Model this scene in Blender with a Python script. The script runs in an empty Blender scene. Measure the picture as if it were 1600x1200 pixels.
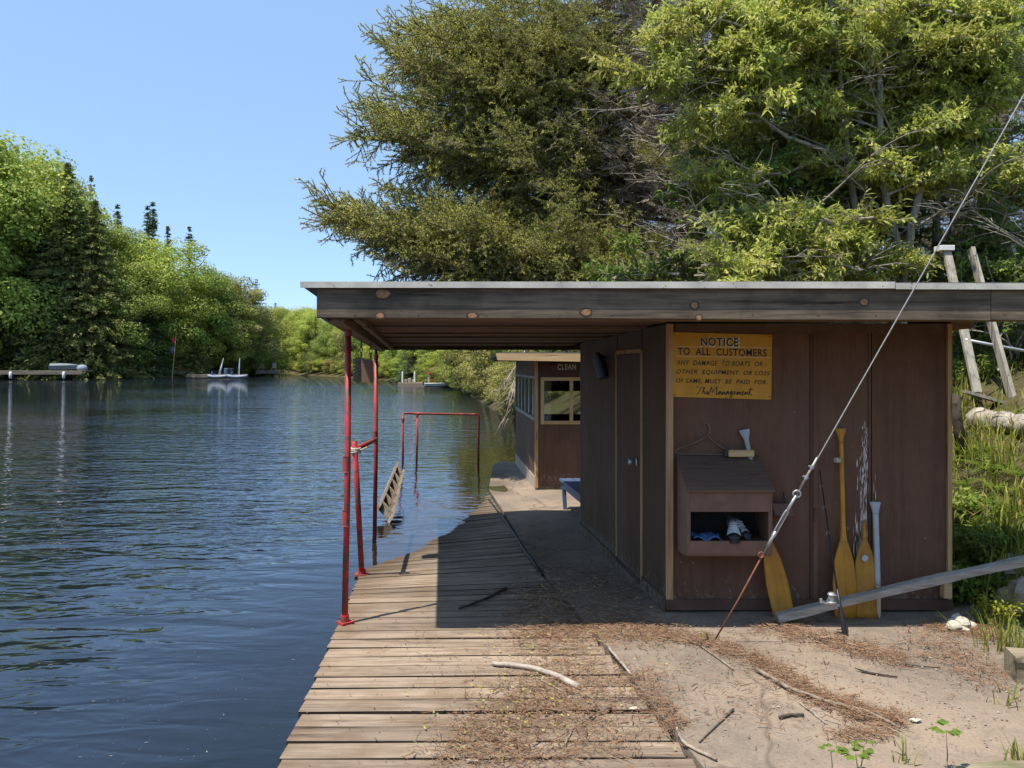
import bpy, math, random
import numpy as np
from mathutils import Vector, Matrix

R = random.Random(11)
rng = np.random.default_rng(11)
scene = bpy.context.scene
COL = scene.collection

# ------------------------------------------------------------------ camera, sky, sun, exposure
EYE = 1.60
FPX = 1200.0           # focal length in photo pixels (1600 wide)
HOR = 570.0            # photo row of the horizon
cam_d = bpy.data.cameras.new('camera')
cam_d.sensor_width = 36.0
cam_d.lens = 27.0
cam_d.shift_y = -(600.0 - HOR) / 1600.0
cam_d.clip_start = 0.05
cam_d.clip_end = 3000.0
cam = bpy.data.objects.new('camera', cam_d)
cam.location = (0, 0, EYE)
cam.rotation_euler = (math.radians(90), 0, 0)
COL.objects.link(cam)
scene.camera = cam

SUN_EL = math.radians(67.0)
SUN_AZ = math.atan2(-0.78, -0.62)     # direction towards the sun, measured from +Y towards +X
world = bpy.data.worlds.new('World')
scene.world = world
world.use_nodes = True
wn = world.node_tree
wn.nodes.clear()
sky = wn.nodes.new('ShaderNodeTexSky')
sky.sky_type = 'NISHITA'
sky.sun_disc = False
sky.sun_elevation = SUN_EL
sky.sun_rotation = SUN_AZ
sky.altitude = 900.0
sky.air_density = 0.7
sky.dust_density = 0.9
sky.ozone_density = 2.0
bg = wn.nodes.new('ShaderNodeBackground')
bg.inputs['Strength'].default_value = 0.15
even = wn.nodes.new('ShaderNodeMix')         # evens out the pale horizon into one soft blue
even.data_type = 'RGBA'
even.inputs[0].default_value = 0.66
even.inputs[7].default_value = (1.15, 1.86, 2.86, 1.0)
wo = wn.nodes.new('ShaderNodeOutputWorld')
wn.links.new(sky.outputs[0], even.inputs[6])
wn.links.new(even.outputs[2], bg.inputs[0])
wn.links.new(bg.outputs[0], wo.inputs[0])

sun_d = bpy.data.lights.new('sun', 'SUN')
sun_d.energy = 3.15
sun_d.angle = math.radians(0.53)
sun_d.color = (1.0, 0.94, 0.84)
sun = bpy.data.objects.new('sun', sun_d)
to_sun = Vector((math.sin(SUN_AZ) * math.cos(SUN_EL), math.cos(SUN_AZ) * math.cos(SUN_EL), math.sin(SUN_EL)))
sun.rotation_euler = to_sun.to_track_quat('Z', 'Y').to_euler()
sun.location = (-20, -20, 60)
COL.objects.link(sun)

vs = scene.view_settings
vs.view_transform = 'Standard'
vs.look = 'None'
vs.gamma = 1.0
vs.exposure = 1.15
try:
    vs.use_curve_mapping = False
except Exception:
    pass
scene.render.engine = 'CYCLES'
scene.cycles.max_bounces = 8
scene.cycles.transparent_max_bounces = 12
scene.cycles.transmission_bounces = 6
scene.cycles.diffuse_bounces = 3
scene.cycles.glossy_bounces = 3
scene.cycles.caustics_reflective = False
scene.cycles.caustics_refractive = False

# ------------------------------------------------------------------ helpers: points
WATER = -0.14

def at(px, py, Y):
    """point at depth Y seen at a photo pixel"""
    return Vector(((px - 800.0) / FPX * Y, Y, EYE - (py - HOR) / FPX * Y))

# ------------------------------------------------------------------ helpers: mesh builder
class MB:
    def __init__(self):
        self.v, self.f, self.m, self.n = [], [], [], 0

    def add(self, verts, faces, mi=0):
        verts = [tuple(p) for p in verts]
        o = self.n
        self.v.extend(verts)
        self.f.extend([tuple(i + o for i in fc) for fc in faces])
        self.m.extend([mi] * len(faces))
        self.n += len(verts)

    def arr(self, V, F, mi=0):
        """numpy verts (n,3) and faces (m,k)"""
        o = self.n
        self.v.extend(map(tuple, V.tolist()))
        self.f.extend(map(tuple, (F + o).tolist()))
        self.m.extend([mi] * len(F))
        self.n += len(V)

    def _convex(self, verts, faces, mi):
        c = sum((Vector(p) for p in verts), Vector()) / len(verts)
        out = []
        for fc in faces:
            a, b, d = (Vector(verts[fc[0]]), Vector(verts[fc[1]]), Vector(verts[fc[2]]))
            nrm = (b - a).cross(d - a)
            fm = sum((Vector(verts[i]) for i in fc), Vector()) / len(fc)
            out.append(fc if nrm.dot(fm - c) >= 0 else tuple(reversed(fc)))
        self.add(verts, out, mi)

    def hexa(self, b, t, mi=0):
        """four bottom points, four top points (same order)"""
        verts = [Vector(p) for p in b] + [Vector(p) for p in t]
        self._convex(verts, [(0, 1, 2, 3), (4, 5, 6, 7), (0, 1, 5, 4), (1, 2, 6, 5), (2, 3, 7, 6), (3, 0, 4, 7)], mi)

    def cbox(self, lo, hi, c=0.003, mi=0, M=None):
        """box with chamfered edges"""
        lo, hi = Vector(lo), Vector(hi)
        ce, h = (lo + hi) / 2, (hi - lo) / 2
        c = min(c, min(h) * 0.8)
        verts, idx = [], {}
        for sx in (-1, 1):
            for sy in (-1, 1):
                for sz in (-1, 1):
                    for a in range(3):
                        p = [sx * (h.x - (0 if a == 0 else c)), sy * (h.y - (0 if a == 1 else c)), sz * (h.z - (0 if a == 2 else c))]
                        idx[(sx, sy, sz, a)] = len(verts)
                        verts.append(ce + Vector(p))
        F = []
        for s in (-1, 1):
            F.append((idx[(s, -1, -1, 0)], idx[(s, 1, -1, 0)], idx[(s, 1, 1, 0)], idx[(s, -1, 1, 0)]))
            F.append((idx[(-1, s, -1, 1)], idx[(1, s, -1, 1)], idx[(1, s, 1, 1)], idx[(-1, s, 1, 1)]))
            F.append((idx[(-1, -1, s, 2)], idx[(1, -1, s, 2)], idx[(1, 1, s, 2)], idx[(-1, 1, s, 2)]))
        for s in (-1, 1):
            for t in (-1, 1):
                F.append((idx[(-1, s, t, 1)], idx[(1, s, t, 1)], idx[(1, s, t, 2)], idx[(-1, s, t, 2)]))
                F.append((idx[(s, -1, t, 0)], idx[(s, 1, t, 0)], idx[(s, 1, t, 2)], idx[(s, -1, t, 2)]))
                F.append((idx[(s, t, -1, 0)], idx[(s, t, 1, 0)], idx[(s, t, 1, 1)], idx[(s, t, -1, 1)]))
                for u in (-1, 1):
                    F.append((idx[(s, t, u, 0)], idx[(s, t, u, 1)], idx[(s, t, u, 2)]))
        if M is not None:
            verts = [M @ p for p in verts]
        self._convex(verts, F, mi)

    def tube(self, pts, rad, n=8, cap=True, mi=0):
        pts = [Vector(p) for p in pts]
        if not isinstance(rad, (list, tuple)):
            rad = [rad] * len(pts)
        T = []
        for i in range(len(pts)):
            a = pts[max(0, i - 1)]
            b = pts[min(len(pts) - 1, i + 1)]
            t = b - a
            T.append(t.normalized() if t.length > 1e-9 else Vector((0, 0, 1)))
        ref = Vector((0, 0, 1)) if abs(T[0].z) < 0.9 else Vector((1, 0, 0))
        u = T[0].cross(ref).normalized()
        verts, F = [], []
        for i, p in enumerate(pts):
            u = (u - T[i] * u.dot(T[i]))
            u = u.normalized() if u.length > 1e-9 else T[i].orthogonal().normalized()
            w = T[i].cross(u)
            for k in range(n):
                a = 2 * math.pi * k / n
                verts.append(p + (u * math.cos(a) + w * math.sin(a)) * rad[i])
        for i in range(len(pts) - 1):
            for k in range(n):
                k2 = (k + 1) % n
                F.append((i * n + k, i * n + k2, (i + 1) * n + k2, (i + 1) * n + k))
        if cap:
            F.append(tuple(reversed(range(n))))
            F.append(tuple(range((len(pts) - 1) * n, len(pts) * n)))
        self.add(verts, F, mi)

    def loft(self, rings, cap=True, mi=0):
        n = len(rings[0])
        verts = [p for r in rings for p in r]
        F = []
        for i in range(len(rings) - 1):
            for k in range(n):
                k2 = (k + 1) % n
                F.append((i * n + k, i * n + k2, (i + 1) * n + k2, (i + 1) * n + k))
        if cap:
            F.append(tuple(reversed(range(n))))
            F.append(tuple(range((len(rings) - 1) * n, len(rings) * n)))
        self.add(verts, F, mi)

    def prism(self, poly, off, mi=0):
        """polygon (list of points) extruded along vector off"""
        off = Vector(off)
        a = [Vector(p) for p in poly]
        b = [p + off for p in a]
        n = len(a)
        F = [tuple(reversed(range(n))), tuple(range(n, 2 * n))]
        for i in range(n):
            j = (i + 1) % n
            F.append((i, j, n + j, n + i))
        nrm = Vector()
        for i in range(n):
            nrm += a[i].cross(a[(i + 1) % n])
        if nrm.dot(off) < 0:
            F = [tuple(reversed(fc)) for fc in F]
        self.add(a + b, F, mi)


WLOC = {}

def mesh_from(name, mb, mats, smooth=False, origin=None):
    V = np.array(mb.v, dtype=np.float64)
    if origin is None:
        origin = (V.min(0) + V.max(0)) / 2
    V = V - np.array(origin)
    me = bpy.data.meshes.new(name)
    me.from_pydata(V.tolist(), [], mb.f)
    for m in mats:
        me.materials.append(m)
    if len(mats) > 1:
        me.polygons.foreach_set('material_index', mb.m)
    if smooth:
        me.polygons.foreach_set('use_smooth', [True] * len(me.polygons))
    me.update()
    return me, Vector(origin)

def mobj(name, mb, mats, parent=None, smooth=False, label=None, cat=None, group=None, kind=None, local=False):
    """link the builder's shape as one mesh object; its points are world points unless local"""
    if not isinstance(mats, (list, tuple)):
        mats = [mats]
    me, org = mesh_from(name, mb, mats, smooth, (0, 0, 0) if local else None)
    o = bpy.data.objects.new(name, me)
    COL.objects.link(o)
    WLOC[o.name] = org
    if parent is not None:
        o.parent = parent
        o.location = org - (Vector((0, 0, 0)) if local else WLOC[parent.name])
    else:
        o.location = org
    tag(o, label, cat, group, kind)
    return o

def tag(o, label=None, cat=None, group=None, kind=None):
    if label: o['label'] = label
    if cat: o['category'] = cat
    if group: o['group'] = group
    if kind: o['kind'] = kind
    return o

def thing(name, label, cat, loc, group=None, rot=None):
    o = bpy.data.objects.new(name, None)
    o.empty_display_size = 0.1
    COL.objects.link(o)
    o.location = Vector(loc)
    if rot is not None:
        o.rotation_euler = rot
    WLOC[o.name] = Vector(loc)
    return tag(o, label, cat, group)

def put(name, mesh, parent, M):
    """a part that shares mesh data, placed by a matrix local to its parent"""
    o = bpy.data.objects.new(name, mesh)
    COL.objects.link(o)
    o.parent = parent
    o.matrix_local = M
    return o

def interp(x, xs, ys):
    return float(np.interp(x, xs, ys))

# ------------------------------------------------------------------ helpers: materials
class NT:
    def __init__(self, name):
        self.mat = bpy.data.materials.new(name)
        self.mat.use_nodes = True
        self.t = self.mat.node_tree
        self.t.nodes.clear()
        self.out = self.t.nodes.new('ShaderNodeOutputMaterial')

    def n(self, typ, inp=None, **kw):
        nd = self.t.nodes.new('ShaderNode' + typ)
        for k, v in kw.items():
            setattr(nd, k, v)
        for k, v in (inp or {}).items():
            if isinstance(v, bpy.types.NodeSocket):
                self.t.links.new(v, nd.inputs[k])
            else:
                nd.inputs[k].default_value = v
        return nd

    def ramp(self, fac, stops, interp='LINEAR'):
        nd = self.t.nodes.new('ShaderNodeValToRGB')
        cr = nd.color_ramp
        cr.interpolation = interp
        while len(cr.elements) < len(stops):
            cr.elements.new(0.5)
        for e, (p, c) in zip(cr.elements, stops):
            e.position = p
            e.color = (c[0], c[1], c[2], 1.0) if isinstance(c, (tuple, list)) else (c, c, c, 1.0)
        self.t.links.new(fac, nd.inputs[0])
        return nd.outputs[0]

    def mix(self, fac, a, b, blend='MIX'):
        nd = self.t.nodes.new('ShaderNodeMix')
        nd.data_type = 'RGBA'
        nd.blend_type = blend
        for s, v in ((nd.inputs[0], fac), (nd.inputs[6], a), (nd.inputs[7], b)):
            if isinstance(v, bpy.types.NodeSocket):
                self.t.links.new(v, s)
            else:
                s.default_value = (v[0], v[1], v[2], 1.0) if isinstance(v, (tuple, list)) else v
        return nd.outputs[2]

    def math(self, op, a, b=0.5, c=None):
        nd = self.t.nodes.new('ShaderNodeMath')
        nd.operation = op
        for i, v in enumerate((a, b, c)):
            if v is None: continue
            if isinstance(v, bpy.types.NodeSocket):
                self.t.links.new(v, nd.inputs[i])
            else:
                nd.inputs[i].default_value = v
        return nd.outputs[0]

    def coords(self, scale=(1, 1, 1), rand=31.0, which='Object', rot=(0, 0, 0)):
        tc = self.n('TexCoord')
        v = tc.outputs[which]
        if rand:
            oi = self.n('ObjectInfo')
            r = self.math('MULTIPLY', oi.outputs['Random'], rand)
            v = self.n('VectorMath', {0: v, 1: r}, operation='ADD').outputs[0]
        return self.n('Mapping', {'Vector': v, 'Scale': scale, 'Rotation': rot}).outputs[0]

    def noise(self, vec, scale, detail=4.0, rough=0.55, dist=0.0):
        return self.n('TexNoise', {'Vector': vec, 'Scale': scale, 'Detail': detail, 'Roughness': rough, 'Distortion': dist}).outputs['Fac']

    def bump(self, h, strength=0.3, dist=0.01):
        return self.n('Bump', {'Height': h, 'Strength': strength, 'Distance': dist}).outputs[0]

    def principled(self, color, rough=0.7, normal=None, metal=0.0, spec=0.3):
        p = self.n('BsdfPrincipled', {'Base Color': color if isinstance(color, bpy.types.NodeSocket) else (*color, 1.0),
                                      'Roughness': rough, 'Metallic': metal, 'Specular IOR Level': spec})
        if normal is not None:
            self.t.links.new(normal, p.inputs['Normal'])
        return p.outputs[0]

    def done(self, sh):
        self.t.links.new(sh, self.out.inputs[0])
        return self.mat


def m_wood(name, dark, light, axis='x', grain=22.0, rough=0.8, rnd=0.25, bump=0.35, stain=None, extra=None):
    t = NT(name)
    st = 0.055
    sc = {'x': (st, 1, 1), 'y': (1, st, 1), 'z': (1, 1, st)}[axis]
    v = t.coords(sc)
    g = t.noise(v, grain, 6, 0.62, 0.6)
    g2 = t.noise(v, grain * 5.5, 3, 0.6, 0.2)
    h = t.math('ADD', t.math('MULTIPLY', g, 0.65), t.math('MULTIPLY', g2, 0.35))
    c = t.ramp(h, [(0.32, dark), (0.64, light)])
    crack = t.ramp(g, [(0.33, 0.25), (0.40, 1.0)])
    c = t.mix(0.75, c, crack, 'MULTIPLY')
    if stain:
        b = t.noise(t.coords((1, 1, 1)), 3.2, 4, 0.6)
        c = t.mix(t.ramp(b, [(0.45, 0.0), (0.7, 0.7)]), c, stain)
    oi = t.n('ObjectInfo')
    val = t.math('ADD', t.math('MULTIPLY', oi.outputs['Random'], rnd), 1.0 - rnd / 2)
    c = t.n('HueSaturation', {'Color': c, 'Value': val}).outputs[0]
    if extra:
        c = extra(t, c)
    return t.done(t.principled(c, rough, t.bump(h, bump, 0.006), spec=0.2))

def m_paint(name, col, rough=0.55, wear=None, wear_amt=0.6, var=0.3, scale=7.0, spec=0.35, metal=0.0):
    t = NT(name)
    v = t.coords()
    nz = t.noise(v, scale, 6, 0.65)
    c = t.mix(t.ramp(nz, [(0.3, 0.0), (0.7, 1.0)]), tuple(x * (1 - var) for x in col), tuple(min(1, x * (1 + var)) for x in col))
    if wear is not None:
        w = t.noise(v, scale * 4, 8, 0.7)
        c = t.mix(t.ramp(w, [(wear_amt, 0.0), (wear_amt + 0.05, 1.0)]), c, wear)
    return t.done(t.principled(c, rough, t.bump(nz, 0.15, 0.004), metal, spec))

def m_leaf(name, cols, trans=0.35, hue=0.03, val=0.35, rough=0.55):
    t = NT(name)
    gi = t.n('NewGeometry')
    k = len(cols)
    c = t.ramp(gi.outputs['Random Per Island'], [(i / max(1, k - 1), cc) for i, cc in enumerate(cols)])
    oi = t.n('ObjectInfo')
    rnd = oi.outputs['Random']
    hs = t.n('HueSaturation', {'Color': c,
             'Hue': t.math('ADD', t.math('MULTIPLY', rnd, hue), 0.5 - hue / 2),
             'Value': t.math('ADD', t.math('MULTIPLY', t.math('FRACT', t.math('MULTIPLY', rnd, 7.31)), val), 1 - val / 2)}).outputs[0]
    p = t.principled(hs, rough, None, 0.0, 0.18)
    tr = t.n('BsdfTranslucent', {'Color': hs}).outputs[0]
    return t.done(t.n('MixShader', {0: trans, 1: p, 2: tr}).outputs[0])

# ---- woods and paints
def _plank_extra(t, c):
    # boards that stand at the waterline are soaked darker
    g = t.n('NewGeometry')
    z = t.n('SeparateXYZ', {0: g.outputs['Position']}).outputs['Z']
    nz = t.noise(g.outputs['Position'], 2.2, 4, 0.6)
    zz = t.math('ADD', z, t.math('MULTIPLY', nz, 0.05))
    wet = t.n('MapRange', {0: zz, 1: -0.115, 2: -0.055, 3: 1.0, 4: 0.0}).outputs[0]
    # damp splash stains along the open side
    x = t.n('SeparateXYZ', {0: g.outputs['Position']}).outputs['X']
    edge = t.n('MapRange', {0: t.math('ADD', x, t.math('MULTIPLY', t.noise(g.outputs['Position'], 5.0, 5, 0.65), 0.8)), 1: -0.72, 2: -0.42, 3: 0.45, 4: 0.0}).outputs[0]
    c = t.mix(edge, c, (0.17, 0.100, 0.055))
    return t.mix(t.math('MULTIPLY', wet, 0.75), c, (0.06, 0.04, 0.024))
M_PLANK = m_wood('dock_board_wood', (0.110, 0.080, 0.057), (0.372, 0.284, 0.208), 'x', 17, 0.85, 0.40, 0.9, stain=(0.16, 0.108, 0.062), extra=_plank_extra)
M_EDGE = m_wood('gap_shade_board_edge', (0.018, 0.013, 0.010), (0.055, 0.042, 0.032), 'x', 18, 0.9, 0.2)  # gap shade painted into the plank sides so sunlit seams stay dark
M_STRINGER = m_wood('stringer_wood', (0.03, 0.022, 0.016), (0.08, 0.06, 0.045), 'y', 18, 0.9)
M_FASCIA = m_wood('weathered_fascia_wood', (0.026, 0.018, 0.012), (0.24, 0.185, 0.13), 'x', 13, 0.75, 0.15, 0.7, stain=(0.034, 0.026, 0.019))
M_SOFFIT = m_wood('soffit_wood', (0.06, 0.036, 0.022), (0.25, 0.15, 0.088), 'x', 12, 0.85, 0.8)
M_BEAM = m_wood('beam_wood', (0.11, 0.07, 0.045), (0.24, 0.16, 0.105), 'y', 16, 0.85, 0.2)
M_TRIM = m_wood('tan_trim_wood', (0.30, 0.175, 0.075), (0.56, 0.37, 0.19), 'z', 22, 0.7, 0.15)
M_TRIMX = m_wood('tan_rail_wood', (0.42, 0.27, 0.12), (0.68, 0.47, 0.25), 'x', 18, 0.7, 0.15)
M_GREYBEAM = m_wood('grey_timber', (0.15, 0.12, 0.095), (0.46, 0.40, 0.33), 'x', 26, 0.85, 0.1, 0.6)
M_LADDER = m_wood('ladder_wood', (0.13, 0.10, 0.070), (0.30, 0.24, 0.18), 'y', 20, 0.8, 0.2)
M_OLDWOOD = m_wood('old_pale_wood', (0.19, 0.17, 0.135), (0.42, 0.38, 0.31), 'z', 20, 0.85, 0.15)
M_RAILTIE = m_wood('mossy_timber', (0.10, 0.08, 0.05), (0.30, 0.25, 0.17), 'x', 14, 0.9, 0.2, stain=(0.10, 0.11, 0.04))
M_TWIG = m_wood('stick_bark', (0.10, 0.075, 0.055), (0.30, 0.24, 0.18), 'x', 24, 0.9, 0.6)
M_KNOT = m_paint('wood_knot', (0.32, 0.165, 0.075), 0.6, var=0.5, scale=60)
M_KNOTD = m_paint('wood_knot_rim', (0.06, 0.04, 0.03), 0.7, var=0.4, scale=60)

def m_brown_wall(name, col, streak=0.0):
    t = NT(name)
    v = t.coords()
    nz = t.noise(v, 3.0, 6, 0.65)
    fine = t.noise(t.coords((1, 1, 0.12)), 60.0, 4, 0.6)
    c = t.mix(t.ramp(nz, [(0.3, 0.0), (0.72, 1.0)]), tuple(x * 0.78 for x in col), tuple(x * 1.22 for x in col))
    c = t.mix(t.ramp(fine, [(0.35, 0.0), (0.7, 0.35)]), c, tuple(x * 1.6 for x in col))
    vor = t.n('TexVoronoi', {'Vector': v, 'Scale': 11.0}, feature='F1')
    spot = t.ramp(vor.outputs['Distance'], [(0.035, 1.0), (0.06, 0.0)])
    rsel = t.ramp(t.n('SeparateXYZ', {0: vor.outputs['Color']}).outputs[0], [(0.55, 0.0), (0.6, 0.7)])
    c = t.mix(t.math('MULTIPLY', spot, rsel), c, (0.42, 0.36, 0.32))
    run = t.noise(t.coords((1, 1, 0.05)), 9.0, 5, 0.6)
    c = t.mix(t.ramp(run, [(0.52, 0.0), (0.72, 0.5)]), c, tuple(x * 0.45 for x in col))
    fade = t.noise(t.coords((1, 1, 0.35)), 1.7, 5, 0.62)
    c = t.mix(t.ramp(fade, [(0.48, 0.0), (0.72, 0.45)]), c, (col[0] * 1.7 + 0.02, col[1] * 1.9 + 0.02, col[2] * 2.1 + 0.018))
    scr = t.noise(t.coords((1, 1, 0.2)), 130.0, 3, 0.8)
    c = t.mix(t.ramp(scr, [(0.70, 0.0), (0.74, 0.55)]), c, (0.30, 0.25, 0.21))
    # scuffed, splashed foot of the wall
    g = t.n('NewGeometry')
    z = t.n('SeparateXYZ', {0: g.outputs['Position']}).outputs['Z']
    sc = t.noise(t.coords((1, 1, 0.5)), 42.0, 8, 0.75)
    low = t.n('MapRange', {0: z, 1: 0.06, 2: 0.26, 3: 0.16, 4: 0.0}).outputs[0]
    wr = t.ramp(t.math('ADD', sc, low), [(0.66, 0.0), (0.72, 0.75)])
    c = t.mix(wr, c, (0.22, 0.19, 0.15))
    return t.done(t.principled(c, 0.75, t.bump(fine, 0.3, 0.003), 0, 0.12))
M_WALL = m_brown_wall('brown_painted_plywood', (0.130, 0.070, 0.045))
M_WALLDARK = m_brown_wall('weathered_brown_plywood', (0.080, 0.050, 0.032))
M_SKIRT = m_paint('brown_painted_board', (0.108, 0.058, 0.038), 0.7, var=0.3, wear=(0.2, 0.17, 0.14), wear_amt=0.68)
M_BOX = m_paint('brown_box_paint', (0.172, 0.095, 0.064), 0.6, var=0.2, scale=9)
M_LID = m_wood('box_lid_wood', (0.085, 0.052, 0.036), (0.17, 0.112, 0.082), 'x', 24, 0.7, 0.05)
M_RED = m_paint('red_pipe_paint', (0.40, 0.026, 0.026), 0.5, wear=(0.13, 0.055, 0.035), wear_amt=0.50, var=0.5, scale=6, spec=0.5)
M_DARKPIPE = m_paint('dark_pipe', (0.035, 0.028, 0.026), 0.5, var=0.3)
M_DRIP = m_paint('pale_drip_edge', (0.50, 0.47, 0.41), 0.55, var=0.28, wear=(0.22, 0.18, 0.13), wear_amt=0.60)
M_ROOFTOP = m_paint('roof_felt', (0.10, 0.10, 0.10), 0.9, var=0.3)
M_SIGN = m_paint('yellow_sign_paint', (0.60, 0.295, 0.032), 0.6, wear=(0.48, 0.235, 0.04), wear_amt=0.64, var=0.16, scale=7)
M_INK = m_paint('black_lettering', (0.012, 0.011, 0.012), 0.5, var=0.1)
M_WHITEINK = m_paint('white_lettering', (0.75, 0.72, 0.66), 0.5, var=0.08)
M_YPAD = m_wood('yellow_varnished_paddle', (0.36, 0.145, 0.020), (0.58, 0.285, 0.045), 'z', 12, 0.5, 0.2, 0.35, stain=(0.22, 0.105, 0.03))
M_GREYPAINT = m_paint('grey_paddle_paint', (0.40, 0.43, 0.45), 0.55, var=0.12, scale=10)
M_BAREWOOD = m_wood('bare_paddle_wood', (0.42, 0.31, 0.19), (0.66, 0.53, 0.36), 'z', 18, 0.7, 0.1)
M_STEEL = m_paint('galvanised_steel', (0.42, 0.43, 0.44), 0.42, var=0.2, metal=0.6, scale=30)
M_WIRE = m_paint('wire_strand', (0.40, 0.385, 0.36), 0.5, var=0.15, metal=0.35, scale=40)
M_RUST = m_paint('rusty_steel', (0.20, 0.075, 0.04), 0.85, var=0.4, scale=40)
M_TARP = m_paint('grey_tarpaulin', (0.24, 0.27, 0.32), 0.7, var=0.3, scale=3)
M_HANGER = m_paint('hanger_wire', (0.22, 0.15, 0.12), 0.5, var=0.2, metal=0.3)
M_BLACK = m_paint('black_plastic', (0.018, 0.018, 0.020), 0.45, var=0.2)
M_NAVY = m_paint('navy_enamel', (0.018, 0.028, 0.055), 0.4, var=0.2)
M_BLUE = m_paint('blue_bench_paint', (0.07, 0.105, 0.18), 0.5, wear=(0.3, 0.33, 0.36), wear_amt=0.66, var=0.2)
M_WHITE = m_paint('white_paint', (0.72, 0.71, 0.68), 0.5, var=0.1)
M_SHOEGREY = m_paint('grey_shoe_cloth', (0.38, 0.37, 0.36), 0.8, var=0.2, scale=30)
M_SHOEWHITE = m_paint('white_shoe_leather', (0.66, 0.64, 0.60), 0.6, var=0.12, scale=30)
M_CLOTH = m_paint('blue_cloth', (0.10, 0.16, 0.34), 0.9, var=0.4, scale=24)
M_ROPE = m_paint('old_rope', (0.50, 0.44, 0.35), 0.9, var=0.3, scale=60)
M_ORANGE = m_paint('orange_canvas', (0.60, 0.20, 0.05), 0.7, var=0.2)
M_REDCANVAS = m_paint('red_canvas', (0.45, 0.05, 0.035), 0.7, var=0.15)
M_YELLOW = m_paint('yellow_plastic', (0.65, 0.38, 0.04), 0.5, var=0.15)
M_ALU = m_paint('dull_aluminium', (0.13, 0.15, 0.17), 0.6, var=0.25, metal=0.0)
M_GREYDOCK = m_wood('grey_dock_wood', (0.09, 0.075, 0.06), (0.23, 0.195, 0.155), 'x', 10, 0.85, 0.2)
M_BLOCK = m_paint('concrete_block', (0.36, 0.29, 0.23), 0.9, var=0.25, scale=14)
M_ROCK = m_paint('pale_rock', (0.44, 0.36, 0.27), 0.9, var=0.35, scale=6)
M_CHALK = m_paint('white_stone', (0.48, 0.43, 0.34), 0.9, var=0.25, scale=20)
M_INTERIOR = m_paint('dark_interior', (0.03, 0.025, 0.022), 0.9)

def _glass():
    t = NT('window_glass')
    fr = t.n('Fresnel', {'IOR': 1.5}).outputs[0]
    tr = t.n('BsdfTransparent', {'Color': (0.72, 0.76, 0.74, 1)}).outputs[0]
    gl = t.n('BsdfGlossy', {'Color': (1, 1, 1, 1), 'Roughness': 0.03}).outputs[0]
    return t.done(t.n('MixShader', {0: fr, 1: tr, 2: gl}).outputs[0])
M_GLASS = _glass()

def _pad():
    t = NT('sandy_concrete')
    g = t.n('NewGeometry').outputs['Position']
    big = t.noise(g, 0.9, 5, 0.6, 0.4)
    fine = t.noise(g, 70.0, 4, 0.8)
    mid = t.noise(g, 9.0, 6, 0.65)
    c = t.mix(t.ramp(big, [(0.36, 0.0), (0.64, 1.0)]), (0.180, 0.147, 0.114), (0.295, 0.226, 0.163))
    c = t.mix(t.ramp(mid, [(0.44, 0.0), (0.7, 0.6)]), c, (0.31, 0.232, 0.175))
    c = t.mix(t.ramp(t.noise(g, 3.1, 7, 0.7, 0.8), [(0.50, 0.0), (0.68, 0.55)]), c, (0.135, 0.108, 0.084))
    c = t.mix(t.ramp(fine, [(0.3, 0.55), (0.5, 0.0)]), c, (0.085, 0.07, 0.06))
    c = t.mix(t.ramp(fine, [(0.58, 0.0), (0.75, 0.5)]), c, (0.40, 0.335, 0.26))
    vor = t.n('TexVoronoi', {'Vector': t.n('VectorMath', {0: g, 1: t.n('VectorMath', {0: t.n('TexNoise', {'Vector': g, 'Scale': 2.0}).outputs['Color'], 1: (0.5, 0.5, 0.5)}, operation='MULTIPLY').outputs[0]}, operation='ADD').outputs[0], 'Scale': 0.55}, feature='DISTANCE_TO_EDGE')
    crack = t.ramp(vor.outputs['Distance'], [(0.0, 0.6), (0.012, 0.0)])
    c = t.mix(crack, c, (0.10, 0.075, 0.055))
    # soaked where it dips to the water
    z = t.n('SeparateXYZ', {0: g}).outputs['Z']
    wet = t.n('MapRange', {0: t.math('ADD', z, t.math('MULTIPLY', t.noise(g, 1.6, 4, 0.6), 0.06)), 1: -0.118, 2: -0.095, 3: 0.7, 4: 0.0}).outputs[0]
    c = t.mix(wet, c, (0.07, 0.05, 0.034))
    h = t.math('ADD', t.math('MULTIPLY', fine, 0.5), mid)
    return t.done(t.principled(c, 0.9, t.bump(h, 0.5, 0.008), 0, 0.2))
M_PAD = _pad()

def _soil():
    t = NT('forest_soil')
    g = t.n('NewGeometry').outputs['Position']
    a = t.noise(g, 1.3, 6, 0.65)
    b = t.noise(g, 22.0, 6, 0.7)
    c = t.mix(t.ramp(a, [(0.35, 0.0), (0.65, 1.0)]), (0.075, 0.055, 0.032), (0.075, 0.085, 0.028))
    c = t.mix(t.ramp(b, [(0.5, 0.0), (0.75, 0.8)]), c, (0.21, 0.15, 0.09))
    z = t.n('SeparateXYZ', {0: g}).outputs['Z']
    wet = t.n('MapRange', {0: z, 1: WATER - 0.05, 2: WATER + 0.15, 3: 1.0, 4: 0.0}).outputs[0]
    c = t.mix(wet, c, (0.035, 0.030, 0.016))
    return t.done(t.principled(c, 0.95, t.bump(b, 0.6, 0.03), 0, 0.1))
M_SOIL = _soil()

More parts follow.
